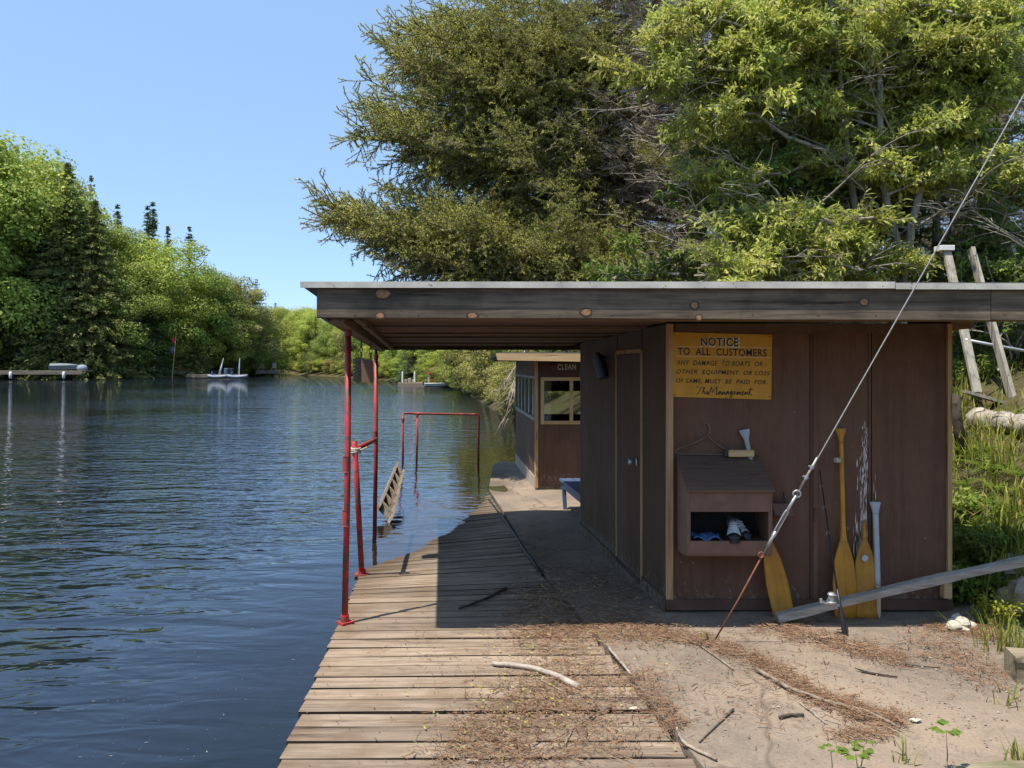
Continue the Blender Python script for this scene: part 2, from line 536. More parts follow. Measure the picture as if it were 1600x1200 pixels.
def _water():
    t = NT('lake_water')
    tc = t.n('NewGeometry').outputs['Position']
    xyz = t.n('SeparateXYZ', {0: tc})
    def nz(sx, sy, scale, detail, dist=0.0, rot=0.0):
        v = t.n('Mapping', {'Vector': tc, 'Scale': (sx, sy, 1), 'Rotation': (0, 0, rot)}).outputs[0]
        return t.noise(v, scale, detail, 0.5, dist)
    long_ = nz(0.34, 1.0, 1.7, 1.5, 0.6, 0.10)
    mid = nz(0.40, 1.0, 5.4, 2.0, 0.6, -0.14)
    fin = nz(0.5, 1.0, 11.0, 2.0, 0.4, 0.2)
    patch = t.ramp(t.noise(t.n('Mapping', {'Vector': tc, 'Scale': (0.05, 0.11, 1)}).outputs[0], 1.0, 3, 0.6), [(0.34, 0.45), (0.60, 1.15)])
    # ripples die down in the lee of the dock
    open_ = t.n('MapRange', {0: t.math('ADD', xyz.outputs['Y'], t.math('MULTIPLY', xyz.outputs['X'], -0.6)), 1: 4.0, 2: 11.0, 3: 0.42, 4: 1.0}).outputs[0]
    h = t.math('ADD', t.math('ADD', t.math('MULTIPLY', long_, 0.6), t.math('MULTIPLY', t.math('MULTIPLY', mid, 0.55), patch)), t.math('MULTIPLY', t.math('MULTIPLY', fin, 0.19), t.math('MULTIPLY', patch, open_)))
    # the thin sheet of water over the sunken dock lies calmer
    calm = t.n('MapRange', {0: xyz.outputs['X'], 1: -2.3, 2: -1.3, 3: 1.0, 4: 0.22}).outputs[0]
    nearY = t.n('MapRange', {0: xyz.outputs['Y'], 1: 14.0, 2: 20.0, 3: 0.0, 4: 1.0}).outputs[0]
    amp = t.math('MAXIMUM', calm, nearY)
    h = t.math('MULTIPLY', h, amp)
    nrm = t.bump(h, 1.0, 0.066)
    fr = t.n('Fresnel', {'IOR': 1.50, 'Normal': nrm}).outputs[0]
    tr = t.n('BsdfTransparent', {'Color': (0.60, 0.56, 0.42, 1)}).outputs[0]
    gl = t.n('BsdfGlossy', {'Color': (0.95, 0.97, 1.0, 1), 'Roughness': 0.02, 'Normal': nrm}).outputs[0]
    murk = t.n('BsdfDiffuse', {'Color': (0.010, 0.015, 0.024, 1)}).outputs[0]
    depth = t.n('MapRange', {0: xyz.outputs['X'], 1: -1.9, 2: -1.2, 3: 0.75, 4: 0.12}).outputs[0]
    body = t.n('MixShader', {0: t.math('MAXIMUM', depth, t.math('MULTIPLY', nearY, 0.6)), 1: tr, 2: murk}).outputs[0]
    return t.done(t.n('MixShader', {0: fr, 1: body, 2: gl}).outputs[0])
M_WATER = _water()

# ---- foliage
M_BARK = m_wood('spruce_bark', (0.045, 0.036, 0.030), (0.19, 0.155, 0.13), 'z', 14, 0.95, 0.2, 0.9)
M_BARKGREY = m_wood('willow_bark', (0.15, 0.13, 0.105), (0.38, 0.34, 0.28), 'z', 20, 0.9, 0.2, 0.6)
M_DEADTWIG = m_paint('dead_grey_twigs', (0.40, 0.33, 0.27), 0.9, var=0.35, scale=5)
M_NEEDLE = m_leaf('spruce_needles', [(0.297, 0.330, 0.085), (0.558, 0.527, 0.129), (0.407, 0.442, 0.094), (0.600, 0.600, 0.176)], 0.25, 0.03, 0.4)
M_NEWNEEDLE = m_leaf('new_spruce_needles', [(0.600, 0.586, 0.096), (0.600, 0.600, 0.151), (0.600, 0.600, 0.120)], 0.3, 0.02, 0.3)
M_BROWNNEEDLE = m_leaf('brown_spruce_needles', [(0.13, 0.085, 0.045), (0.17, 0.12, 0.07)], 0.15, 0.01, 0.3)
M_WILLOW = m_leaf('willow_leaves', [(0.435, 0.484, 0.087), (0.600, 0.600, 0.138), (0.341, 0.405, 0.070), (0.600, 0.600, 0.214)], 0.42, 0.03, 0.4)
M_DARKLEAF = m_leaf('understory_leaves', [(0.112, 0.176, 0.031), (0.173, 0.246, 0.046), (0.244, 0.306, 0.062)], 0.4, 0.03, 0.4)
M_GRASS = m_leaf('grass_blades', [(0.131, 0.187, 0.026), (0.209, 0.266, 0.037), (0.331, 0.331, 0.058), (0.453, 0.331, 0.144)], 0.4, 0.0, 0.0)
M_FERN = m_leaf('fern_leaves', [(0.12, 0.19, 0.025), (0.18, 0.245, 0.035), (0.24, 0.28, 0.05)], 0.45, 0.02, 0.3)
M_YELLOWSHRUB = m_leaf('yellow_green_leaves', [(0.30, 0.33, 0.030), (0.38, 0.38, 0.045), (0.24, 0.28, 0.03)], 0.4, 0.01, 0.2)
M_WEED = m_leaf('weed_leaves', [(0.13, 0.20, 0.035), (0.19, 0.26, 0.05)], 0.4, 0.02, 0.2)
M_LITTER = m_leaf('brown_needle_litter', [(0.17, 0.085, 0.045), (0.28, 0.155, 0.085), (0.10, 0.058, 0.036), (0.36, 0.24, 0.15), (0.20, 0.12, 0.07)], 0.1, 0, 0)
M_BUDS = m_leaf('yellow_catkin_bits', [(0.50, 0.42, 0.06), (0.38, 0.36, 0.10), (0.55, 0.47, 0.25)], 0.2, 0, 0)
M_PEBBLE = m_leaf('pebble_stone', [(0.30, 0.25, 0.20), (0.20, 0.17, 0.15), (0.40, 0.35, 0.29), (0.15, 0.12, 0.10)], 0.0, 0, 0, 0.9)
M_POLLEN = m_paint('pollen_specks', (0.22, 0.21, 0.18), 0.9)
FAR_DEC = {
    'light': m_leaf('light_green_foliage', [(0.374, 0.442, 0.089), (0.510, 0.537, 0.113), (0.290, 0.357, 0.074)], 0.35, 0.03, 0.25),
    'mid': m_leaf('mid_green_foliage', [(0.238, 0.323, 0.066), (0.341, 0.405, 0.089), (0.188, 0.250, 0.054)], 0.35, 0.03, 0.25),
    'yellow': m_leaf('yellow_green_foliage', [(0.293, 0.350, 0.058), (0.380, 0.406, 0.077), (0.233, 0.292, 0.049)], 0.35, 0.02, 0.25),
    'rust': m_leaf('rusty_green_foliage', [(0.315, 0.294, 0.087), (0.399, 0.336, 0.121), (0.231, 0.284, 0.073)], 0.35, 0.02, 0.25),
    'olive': m_leaf('olive_foliage', [(0.264, 0.262, 0.075), (0.351, 0.314, 0.101), (0.188, 0.210, 0.055)], 0.3, 0.02, 0.25),
}
FAR_CON = {
    'dark': m_leaf('dark_conifer_foliage', [(0.089, 0.132, 0.053), (0.133, 0.180, 0.068), (0.074, 0.101, 0.044)], 0.15, 0.02, 0.3),
    'hemlock': m_leaf('hemlock_foliage', [(0.148, 0.180, 0.053), (0.252, 0.252, 0.072), (0.106, 0.135, 0.044)], 0.2, 0.02, 0.3),
}

# ------------------------------------------------------------------ terrain, lake bed and water
BANK = np.array([(3.9, -60), (3.75, 1.0), (3.45, 3.0), (3.2, 4.2), (2.98, 5.0), (2.92, 6), (2.75, 7.6), (2.5, 9), (2.35, 13.6), (0.75, 15.2), (0.55, 20), (0.0, 26),
                 (-0.8, 31), (-1.6, 38), (-4.2, 59), (-9, 72), (-19, 95), (-38, 131), (-46, 133), (-41, 120), (-37.5, 110),
                 (-47, 97), (-64, 92), (-90, 64), (-112, 20), (-112, -60)], dtype=float)

def sdist(P):
    """distance to the bank line; positive on land"""
    P = np.asarray(P, float)
    d = np.full(len(P), 1e9)
    inside = np.zeros(len(P), bool)
    n = len(BANK)
    for i in range(n):
        a, b = BANK[i], BANK[(i + 1) % n]
        ab = b - a
        t = np.clip(((P - a) @ ab) / (ab @ ab), 0, 1)
        q = a + t[:, None] * ab
        d = np.minimum(d, np.hypot(P[:, 0] - q[:, 0], P[:, 1] - q[:, 1]))
        cond = (a[1] > P[:, 1]) != (b[1] > P[:, 1])
        with np.errstate(divide='ignore', invalid='ignore'):
            xi = (b[0] - a[0]) * (P[:, 1] - a[1]) / (b[1] - a[1]) + a[0]
        inside ^= cond & (P[:, 0] < xi)
    return np.where(inside, -d, d)

def bumps(x, y):
    return (np.sin(x * 1.7 + y * 0.6) * np.cos(y * 1.3 - x * 0.4) * 0.05 + np.sin(x * 4.1 - y * 2.2) * np.sin(y * 3.7 + 1.0) * 0.025)

def terr(P):
    P = np.asarray(P, float)
    d = sdist(P)
    x, y = P[:, 0], P[:, 1]
    near = (x > -3) & (y < 45)
    land_near = -0.06 + np.minimum(d, 2.6) * 0.58 + np.clip(d - 2.6, 0, 8) * 0.30 + np.clip(d - 10.6, 0, 60) * 0.06
    left = x < -30
    land_left = -0.1 + np.minimum(d, 3) * 0.30 + np.clip(d - 3, 0, 40) * 0.24
    land_far = -0.1 + np.minimum(d, 3) * 0.25 + np.clip(d - 3, 0, 60) * 0.05
    w = np.clip((y - 30) / 25, 0, 1)
    land = np.where(left & (y < 118), land_left, land_near * (1 - w) + land_far * w)
    land = land + bumps(x, y) * np.clip(d, 0, 1)
    bed = -0.12 - np.clip(-d * 0.35, 0, 1.7)
    z = np.where(d > 0, land, bed)
    return z

def ground_z(x, y):
    return float(terr([(x, y)])[0])

def grid_axis(segs):
    out = []
    for a, b, st in segs:
        out += list(np.arange(a, b, st))
    out.append(segs[-1][1])
    return np.array(sorted(set(np.round(out, 4))))

xs = grid_axis([(-600, -120, 60), (-120, -30, 3), (-30, -4, 2), (-4, 2, 0.5), (2, 7, 0.16), (7, 14, 0.5), (14, 40, 3), (40, 600, 60)])
ys = grid_axis([(-300, -20, 40), (-20, 2, 2), (2, 11, 0.16), (11, 20, 0.5), (20, 40, 2), (40, 150, 3), (150, 260, 20), (260, 900, 80)])
GX, GY = np.meshgrid(xs, ys)
P = np.stack([GX.ravel(), GY.ravel()], 1)
Z = terr(P)
nx, ny = len(xs), len(ys)
ii = (np.arange(ny - 1)[:, None] * nx + np.arange(nx - 1)[None, :]).ravel()
mb = MB()
mb.arr(np.column_stack([P, Z]), np.stack([ii, ii + 1, ii + nx + 1, ii + nx], 1))
mobj('terrain', mb, M_SOIL, smooth=True, kind='structure')

mb = MB()
wx = np.array([-140.0, -60, -20, -8, -4, 0, 4.0])
wy = np.array([-70.0, -10, 0, 4, 8, 16, 40, 90, 145])
WX, WY = np.meshgrid(wx, wy)
WP = np.column_stack([WX.ravel(), WY.ravel(), np.full(WX.size, WATER)])
wi = (np.arange(len(wy) - 1)[:, None] * len(wx) + np.arange(len(wx) - 1)[None, :]).ravel()
mb.arr(WP, np.stack([wi, wi + 1, wi + len(wx) + 1, wi + len(wx)], 1))
mobj('lake_water', mb, M_WATER, kind='structure')

# ------------------------------------------------------------------ dock and pad shapes
DY = [1.2, 2.4, 3.05, 4.86, 6.5, 7.9, 10.75]
DXL = [-0.78, -0.88, -0.935, -1.09, -1.278, -1.43, -1.72]
DZL = [0.0, 0.0, 0.0, -0.02, -0.142, -0.215, -0.33]
EY = [1.2, 3.07, 3.42, 4.28, 6.02, 6.95, 8.45, 10.75]
EX = [1.03, 0.744, 0.678, 0.542, 0.236, 0.098, -0.056, -0.339]
EZ = [0.0, 0.0, 0.0, 0.0, -0.03, -0.05, -0.09, -0.148]

def pad_z(x, Y):
    e = interp(Y, EY + [13.7, 20], EZ + [-0.125, -0.125])
    lift = 0.035 * max(0.0, min(1.0, (Y - 7) / 3)) * max(0.0, min(1.0, (x + 0.1) / 0.5))
    return e + lift

def on_ground(px, py):
    """where the ray through a photo pixel meets pad or bank"""
    Y = 2.0
    while Y < 40:
        p = at(px, py, Y)
        g = max(pad_z(p.x, Y) if p.x < 3.3 and Y < 13.7 else -9, ground_z(p.x, Y))
        if p.z <= g:
            return Vector((p.x, Y, g))
        Y += 0.01
    return at(px, py, 40)

# ---- the pad: one slab, its left edge along the dock
mb = MB()
rows = list(np.arange(0.4, 13.71, 0.25))
cols = 15
grid_t, grid_b = [], []
for Y in rows:
    xl = interp(Y, EY + [13.8], EX + [-0.34]) + 0.012
    if Y > 13.2:
        xl += (Y - 13.2) * 0.25
    xr = interp(Y, [0, 3.0, 4.2, 5.0, 6.0, 7.6, 9.0, 13.7], [4.2, 3.75, 3.35, 3.12, 3.0, 2.9, 2.7, 2.5])
    for c in range(cols):
        x = xl + (xr - xl) * c / (cols - 1)
        wob = 0.0
        if 0 < c:
            wob = 0.006 * math.sin(x * 5.1 + Y * 2.3) * math.sin(Y * 3.1 - x)
        grid_t.append((x, Y, pad_z(x, Y) + 0.006 + wob))
nr = len(rows)
V = np.array(grid_t)
F = []
for r in range(nr - 1):
    for c in range(cols - 1):
        a = r * cols + c
        F.append((a, a + 1, a + cols + 1, a + cols))
base = len(V)
VB = V.copy()
VB[:, 2] -= 0.5
for r in range(nr - 1):
    a, b = r * cols, (r + 1) * cols
    F.append((a, b, base + b, base + a))
for c in range(cols - 1):
    a = (nr - 1) * cols + c
    F.append((a, a + 1, base + a + 1, base + a))
mb.add(np.vstack([V, VB]).tolist(), F)
mobj('pavement', mb, M_PAD, smooth=False, kind='structure')

# ---- dock: every board its own part
dock = thing('dock', 'long weathered board dock sinking under the lake at its far end', 'dock', (-0.2, 4.5, -0.04))
Y = 1.3
while Y < 10.7:
    w = 0.122 + R.uniform(-0.006, 0.006)
    xl = interp(Y + w / 2, DY, DXL) + R.uniform(-0.006, 0.006)
    xr = interp(Y + w / 2, EY, EX) - 0.012 - R.uniform(0, 0.012)
    dz = R.uniform(-0.003, 0.003)
    sk = R.uniform(-0.006, 0.006)
    def zz(x, yy):
        t = (x - xl) / (xr - xl)
        return interp(yy, DY, DZL) * (1 - t) + interp(yy, EY, EZ) * t + dz
    mb = MB()
    ns = 1
    c = 0.0028
    ring = []
    for x in (xl, xl + (xr - xl) * 0.5, xr):
        ya, yb = Y + sk * (x - xl), Y + w + sk * (x - xl)
        za, zb = zz(x, ya), zz(x, yb)
        sag = R.uniform(-0.0025, 0.0025)
        ring.append([(x, ya, za - 0.036), (x, ya, za - c + sag), (x, ya + c, za + sag), (x, yb - c, zb + sag), (x, yb, zb - c + sag), (x, yb, zb - 0.036)])
    mb.loft(ring)
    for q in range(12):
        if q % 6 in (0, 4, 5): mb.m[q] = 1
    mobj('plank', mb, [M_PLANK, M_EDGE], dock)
    Y += w + R.uniform(0.014, 0.020)
mb = MB()
for off in (0.10, 0.5, 0.9):
    pts = []
    for Y in np.arange(1.3, 10.8, 0.8):
        xl, xr = interp(Y, DY, DXL), interp(Y, EY, EX)
        x = xl + (xr - xl) * off
        z = interp(Y, DY, DZL) * (1 - off) + interp(Y, EY, EZ) * off
        pts.append((x, Y, z))
    rings = [[(x - 0.03, y, z - 0.20), (x + 0.03, y, z - 0.20), (x + 0.03, y, z - 0.04), (x - 0.03, y, z - 0.04)] for x, y, z in pts]
    mb.loft(rings)
mobj('stringer', mb, M_STRINGER, dock)

# ------------------------------------------------------------------ near hut with its canopy
HK = -0.124
def hx(Y): return 1.0 + HK * (Y - 5.0)          # left wall line
def hxr(Y): return 2.84 + HK * (Y - 5.0)        # right wall line
def under(Y): return 1.852 - (Y - 4.2) * 0.0205 # underside of the roof frame
hut = thing('rental_hut', 'dark brown plywood hut with a flat canopy roof and a yellow notice', 'hut', (1.8, 6.2, -0.01))
GZ = -0.012

def wall_x(x0, x1, yf, th, z0, z1, skew=0.0):
    """upright sheet facing the camera"""
    mb = MB()
    mb.hexa([(x0, yf, z0), (x1, yf, z0), (x1, yf + th, z0), (x0, yf + th, z0)],
            [(x0, yf, z1), (x1, yf, z1), (x1, yf + th, z1), (x0, yf + th, z1)])
    return mb

for a, b in ((1.012, 1.937), (1.943, 2.337), (2.343, 2.838)):
    mobj('wall_panel', wall_x(a, b, 5.0, 0.02, 0.05, 1.868), M_WALL, hut)
# battens over the two seams
for x, w, z0 in ((1.958, 0.030, 0.075), (2.318, 0.012, 0.075)):
    mobj('batten', wall_x(x, x + w, 4.991, 0.0075, z0, 1.80), M_WALL, hut)
# splashed foot board
mobj('skirt_board', wall_x(1.0, 2.86, 4.984, 0.014, GZ + 0.02, 0.078), M_SKIRT, hut)
mobj('header_board', wall_x(1.06, 2.80, 4.990, 0.008, 1.80, 1.868), M_SKIRT, hut)
mobj('corner_trim', wall_x(1.000, 1.045, 4.975, 0.022, 0.080, 1.866), M_TRIM, hut)
mobj('corner_trim', wall_x(2.825, 2.852, 4.975, 0.022, 0.080, 1.866), M_TRIM, hut)
mobj('corner_block', wall_x(2.775, 2.825, 4.93, 0.05, 0.10, 0.19), M_TRIMX, hut)
mb = MB()
for x in (1.12, 1.62, 2.2, 2.72):
    mb.cbox((x - 0.05, 5.01, -0.08), (x + 0.05, 5.12, 0.012), 0.01)
mobj('footing_block', mb, M_STRINGER, hut)

def side_panel(Y0, Y1, z0a, z0b, off=0.0, th=0.02, xf=hx, z1=None):
    mb = MB()
    t0 = under(Y0) + 0.03 if z1 is None else z1
    t1 = under(Y1) + 0.03 if z1 is None else z1
    mb.hexa([(xf(Y0) + off, Y0, z0a), (xf(Y1) + off, Y1, z0b), (xf(Y1) + off + th, Y1, z0b), (xf(Y0) + off + th, Y0, z0a)],
            [(xf(Y0) + off, Y0, t0), (xf(Y1) + off, Y1, t1), (xf(Y1) + off + th, Y1, t1), (xf(Y0) + off + th, Y0, t0)])
    return mb
DA, DB = 5.53, 6.195                              # the door in the side wall
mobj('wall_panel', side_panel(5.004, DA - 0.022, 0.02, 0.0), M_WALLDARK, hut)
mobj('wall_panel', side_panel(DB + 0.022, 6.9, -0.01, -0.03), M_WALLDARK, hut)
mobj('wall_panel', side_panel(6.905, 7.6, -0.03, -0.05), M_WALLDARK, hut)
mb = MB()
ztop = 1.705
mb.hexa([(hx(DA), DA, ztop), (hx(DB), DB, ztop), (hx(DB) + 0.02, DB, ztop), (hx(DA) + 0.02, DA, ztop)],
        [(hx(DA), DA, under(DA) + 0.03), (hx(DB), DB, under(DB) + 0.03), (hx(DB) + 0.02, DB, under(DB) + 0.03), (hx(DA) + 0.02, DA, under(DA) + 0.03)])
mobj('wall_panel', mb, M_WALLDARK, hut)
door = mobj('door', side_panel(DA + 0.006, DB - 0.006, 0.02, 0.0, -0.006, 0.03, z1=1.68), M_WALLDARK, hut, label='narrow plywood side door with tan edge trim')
for Y0, Y1 in ((DA - 0.020, DA), (DB, DB + 0.020)):
    mobj('door_frame', side_panel(Y0, Y1, 0.02, 0.0, -0.012, 0.032, z1=1.70), M_TRIM, door)
mobj('door_frame', side_panel(DA, DB, 1.684, 1.684, -0.012, 0.03, z1=1.715), M_TRIM, door)
mobj('door_sill', side_panel(DA - 0.01, DB + 0.02, -0.03, -0.05, -0.05, 0.05, z1=0.055), M_WALLDARK, door)
mb = MB()
dk = at(990, 722, 5.66)
hxk = hx(5.66)
mb.tube([(hxk - 0.006, 5.66, 0.885), (hxk - 0.03, 5.66, 0.885), (hxk - 0.034, 5.66, 0.885), (hxk - 0.06, 5.66, 0.885)], [0.012, 0.012, 0.026, 0.024], 10)
mb.cbox((hxk - 0.012, 5.60, 0.86), (hxk - 0.004, 5.645, 0.91), 0.002)
mobj('door_handle', mb, M_STEEL, door, smooth=True)
mobj('skirt_board', side_panel(5.0, DA - 0.03, -0.02, -0.03, -0.016, 0.014, z1=0.085), M_WALLDARK, hut)
mobj('skirt_board', side_panel(DB + 0.03, 7.58, -0.05, -0.07, -0.016, 0.014, z1=0.045), M_WALLDARK, hut)
# back and right side walls
mobj('wall_panel', side_panel(5.03, 7.6, 0.02, 0.02, -0.02, 0.02, hxr), M_WALL, hut)
mb = MB()
mb.hexa([(hx(7.6), 7.602, -0.06), (hxr(7.6), 7.602, -0.06), (hxr(7.6), 7.622, -0.06), (hx(7.6), 7.622, -0.06)],
        [(hx(7.6), 7.602, under(7.6) + .03), (hxr(7.6), 7.602, under(7.6) + .03), (hxr(7.6), 7.622, under(7.6) + .03), (hx(7.6), 7.622, under(7.6) + .03)])
mobj('wall_panel', mb, M_WALL, hut)
# scraped paint on the front wall
mb = MB()
for i in range(240):
    py = R.uniform(665, 885)
    cx = 1352 + (py - 770) * -0.02 + R.gauss(0, 3.0 + (py - 660) * 0.035)
    if abs(cx - 1362) < 3: continue
    h = R.uniform(4, 20) * (0.6 + (py - 660) / 220)
    w = R.uniform(0.25, 0.95) * (1.6 if i % 9 == 0 else 1.0)
    p = at(cx, py, 4.998)
    s = 4.998 / FPX
    mb.prism([(p.x, 4.9992, p.z), (p.x + w * s, 4.9992, p.z + 0.3 * h * s), (p.x + w * s * 0.6, 4.9992, p.z + h * s), (p.x - w * s * 0.3, 4.9992, p.z + 0.6 * h * s)], (0, -0.0012, 0))
mobj('paint_scrape', mb, M_WHITEINK, hut, kind='stuff')

# ---- roof
FY = 4.2
mb = MB()
top = lambda Y: under(Y) + 0.178
RP = [(-1.148, 4.178), (3.5, 4.178), (2.98, 5.45), (2.72, 8.32), (-1.56, 8.32)]
a = [(x, y, top(y)) for x, y in RP]
mb.prism(a, (0, 0, 0.018))
roof = mobj('roof', mb, M_ROOFTOP, hut)
mb = MB()
mb.hexa([(-1.150, 4.169, top(4.16) - 0.012), (2.08, 4.169, top(4.16) - 0.016), (2.08, 4.1775, top(4.16) - 0.016), (-1.150, 4.1775, top(4.16) - 0.012)],
        [(-1.150, 4.169, top(4.16) + 0.021), (2.08, 4.169, top(4.16) + 0.021), (2.08, 4.1775, top(4.16) + 0.021), (-1.150, 4.1775, top(4.16) + 0.021)])
mobj('drip_edge', mb, M_DRIP, roof)
mb = MB()
mb.hexa([(2.085, 4.169, top(4.16) - 0.020), (3.5, 4.169, top(4.16) - 0.024), (3.5, 4.1775, top(4.16) - 0.024), (2.085, 4.1775, top(4.16) - 0.020)],
        [(2.085, 4.169, top(4.16) + 0.013), (3.5, 4.169, top(4.16) + 0.010), (3.5, 4.1775, top(4.16) + 0.010), (2.085, 4.1775, top(4.16) + 0.013)])
mobj('drip_edge', mb, M_DRIP, roof)

def fascia(x0, x1, n):
    mb = MB()
    k = -0.0042
    rings = []
    for i in range(n + 1):
        x = x0 + (x1 - x0) * i / n
        b = 1.858 + k * (x + 1.07) + R.uniform(-0.0012, 0.0012)
        t = top(FY) - 0.002
        rings.append([(x, FY, b + 0.003), (x, FY + 0.003, b), (x, FY + 0.036, b), (x, FY + 0.036, t), (x, FY, t)])
    mb.loft(rings)
    return mobj('fascia_board', mb, M_FASCIA, hut)
f1 = fascia(-1.068, 2.617, 14)
f2 = fascia(2.621, 3.48, 4)
for px, py, rx, ry in ((598, 459, 11, 7), (738, 493, 7, 4), (916, 488, 7, 5), (1350, 472, 6, 5), (1085, 477, 5, 5), (594, 493, 6, 4), (1092, 496, 4, 4)):
    c = at(px, py, FY)
    s = FY / FPX
    for nm, q, m, d in (('knot_rim', 1.5, M_KNOTD, 0.0012), ('knot', 1.0, M_KNOT, 0.0024)):
        mb = MB()
        mb.prism([(c.x + math.cos(a) * rx * q * s * (1 + 0.1 * math.sin(3 * a + px)), FY + 0.0005, c.z + math.sin(a) * ry * q * s) for a in np.linspace(0, 2 * math.pi, 15)[:-1]], (0, -0.0005 - d, 0))
        mobj(nm, mb, m, f1)
# soffit boards, edge beam, rafters
lx = lambda Y: -1.035 - 0.108 * (Y - 4.2)
Y = 4.245
while Y < 8.2:
    w = R.uniform(0.17, 0.20)
    y1 = min(Y + w, 8.24)
    ym = (Y + y1) / 2
    xr = 3.36 if y1 < 4.98 else hx(y1) + 0.0
    mb = MB()
    z = under(ym) + 0.030 + 0.006 * (int(Y * 50) % 3)
    if y1 < 4.98 or Y > 5.02:
        mb.hexa([(lx(Y), Y, z), (xr, Y, z), (xr, y1 - 0.010, z - 0.003), (lx(y1), y1 - 0.010, z - 0.003)],
                [(lx(Y), Y, z + 0.02), (xr, Y, z + 0.02), (xr, y1 - 0.010, z + 0.017), (lx(y1), y1 - 0.010, z + 0.017)])
    else:
        xr = hx(5.0)
        mb.hexa([(lx(Y), Y, z), (xr, Y, z), (xr, y1 - 0.010, z - 0.003), (lx(y1), y1 - 0.010, z - 0.003)],
                [(lx(Y), Y, z + 0.02), (xr, Y, z + 0.02), (xr, y1 - 0.010, z + 0.017), (lx(y1), y1 - 0.010, z + 0.017)])
    mobj('soffit_board', mb, M_SOFFIT, hut)
    Y = y1 + 0.002
def along(x0, x1, w, zt, zb, ya, yb):
    mb = MB()
    mb.hexa([(x0(ya), ya, zb(ya)), (x0(ya) + w, ya, zb(ya)), (x0(yb) + w, yb, zb(yb)), (x0(yb), yb, zb(yb))],
            [(x0(ya), ya, zt(ya)), (x0(ya) + w, ya, zt(ya)), (x0(yb) + w, yb, zt(yb)), (x0(yb), yb, zt(yb))])
    return mb
mobj('roof_beam', along(lambda Y: lx(Y) + 0.035, None, 0.075, lambda Y: under(Y) + 0.03, lambda Y: under(Y) - 0.022, 4.24, 8.22), M_BEAM, hut)
mobj('rafter', along(lambda Y: lx(Y) + 0.165, None, 0.035, lambda Y: under(Y) + 0.03, lambda Y: under(Y) - 0.005, 4.24, 8.22), M_BEAM, hut)
mobj('rake_board', along(lambda Y: lx(Y) - 0.03, None, 0.028, lambda Y: top(Y) - 0.002, lambda Y: under(Y) + 0.012, 4.238, 8.24), M_FASCIA, hut)
mb = MB()
mb.hexa([(-1.5, 8.245, under(8.2) - 0.01), (2.7, 8.245, under(8.2) - 0.01), (2.7, 8.28, under(8.2) - 0.01), (-1.5, 8.28, under(8.2) - 0.01)],
        [(-1.5, 8.245, top(8.25) - .002), (2.7, 8.245, top(8.25) - .002), (2.7, 8.28, top(8.25) - .002), (-1.5, 8.28, top(8.25) - .002)])
mobj('fascia_board', mb, M_FASCIA, hut)
# eave blocking right of the hut
mb = MB()
mb.hexa([(2.86, 5.0, under(5) - 0.0), (2.99, 5.0, under(5)), (2.94, 5.44, under(5.4)), (2.80, 5.44, under(5.4))],
        [(2.86, 5.0, top(5) - .002), (2.99, 5.0, top(5) - .002), (2.94, 5.44, top(5.4) - .002), (2.80, 5.44, top(5.4) - .002)])
mobj('eave_block', mb, M_SOFFIT, hut)

mb = MB()
for x in (1.075, 1.46, 1.92, 2.0, 2.32, 2.36, 2.81):
    for k in range(9):
        z = 0.14 + k * 0.205 + R.uniform(-0.02, 0.02)
        xx = x + R.uniform(-0.006, 0.006)
        if 1.04 < xx < 1.62 and (0.38 < z < 1.03 or z > 1.3): continue
        mb.tube([(xx, 5.001, z), (xx, 4.9975, z)], 0.0042, 7)
mobj('nail_head', mb, M_RUST, hut, kind='stuff')
mb = MB()
for k in range(26):
    xx = -1.0 + k * 0.175 + R.uniform(-0.05, 0.05)
    zz_ = 1.875 if k % 2 else 1.985
    if xx > 3.4: continue
    mb.tube([(xx, FY + 0.001, zz_), (xx, FY - 0.0025, zz_)], 0.004, 7)
mobj('nail_head', mb, M_RUST, hut, kind='stuff')

# dark enamel lamp on the side wall by the door
lamp = thing('wall_lamp', 'dark blue cylinder lamp high on the hut side wall beside the door', 'lamp', (hx(6.55) - 0.05, 6.55, 1.60))
c = Vector((hx(6.55) - 0.055, 6.55, 1.60))
mb = MB()
ax = Vector((0.035, -0.02, -0.12))
mb.tube([c - ax * 0.4, c + ax * 0.9, c + ax * 0.95], [0.048, 0.052, 0.040], 14)
mobj('shade', mb, M_NAVY, lamp, smooth=False)
mb = MB()
mb.tube([c - ax * 0.85, c - ax * 0.62, c - ax * 0.6, c - ax * 0.41], [0.028, 0.030, 0.046, 0.046], 14)
mobj('cap', mb, M_BLACK, lamp)
mb = MB()
mb.tube([c - ax * 0.5, Vector((hx(6.55) - 0.001, 6.55, c.z + 0.06))], 0.014, 8)
mobj('bracket', mb, M_BLACK, lamp)

# ------------------------------------------------------------------ text helper
def text_shape(body, x0, x1, z0, z1, y, shear=0.0, bold=0.0, spacing=1.0):
    cu = bpy.data.curves.new('lettering', 'FONT')
    cu.body = body
    cu.size = 1.0
    cu.shear = shear
    cu.offset = bold
    cu.space_character = spacing
    cu.resolution_u = 3
    ob = bpy.data.objects.new('lettering', cu)
    COL.objects.link(ob)
    dg = bpy.context.evaluated_depsgraph_get()
    dg.update()
    me = bpy.data.meshes.new_from_object(ob.evaluated_get(dg))
    V = np.array([v.co[:] for v in me.vertices])
    F = [tuple(p.vertices) for p in me.polygons]
    bpy.data.objects.remove(ob)
    bpy.data.meshes.remove(me)
    bpy.data.curves.remove(cu)
    mn, mx = V.min(0), V.max(0)
    X = x0 + (V[:, 0] - mn[0]) / (mx[0] - mn[0]) * (x1 - x0)
    Zz = z0 + (V[:, 1] - mn[1]) / (mx[1] - mn[1]) * (z1 - z0)
    return [(float(a), y, float(b)) for a, b in zip(X, Zz)], F

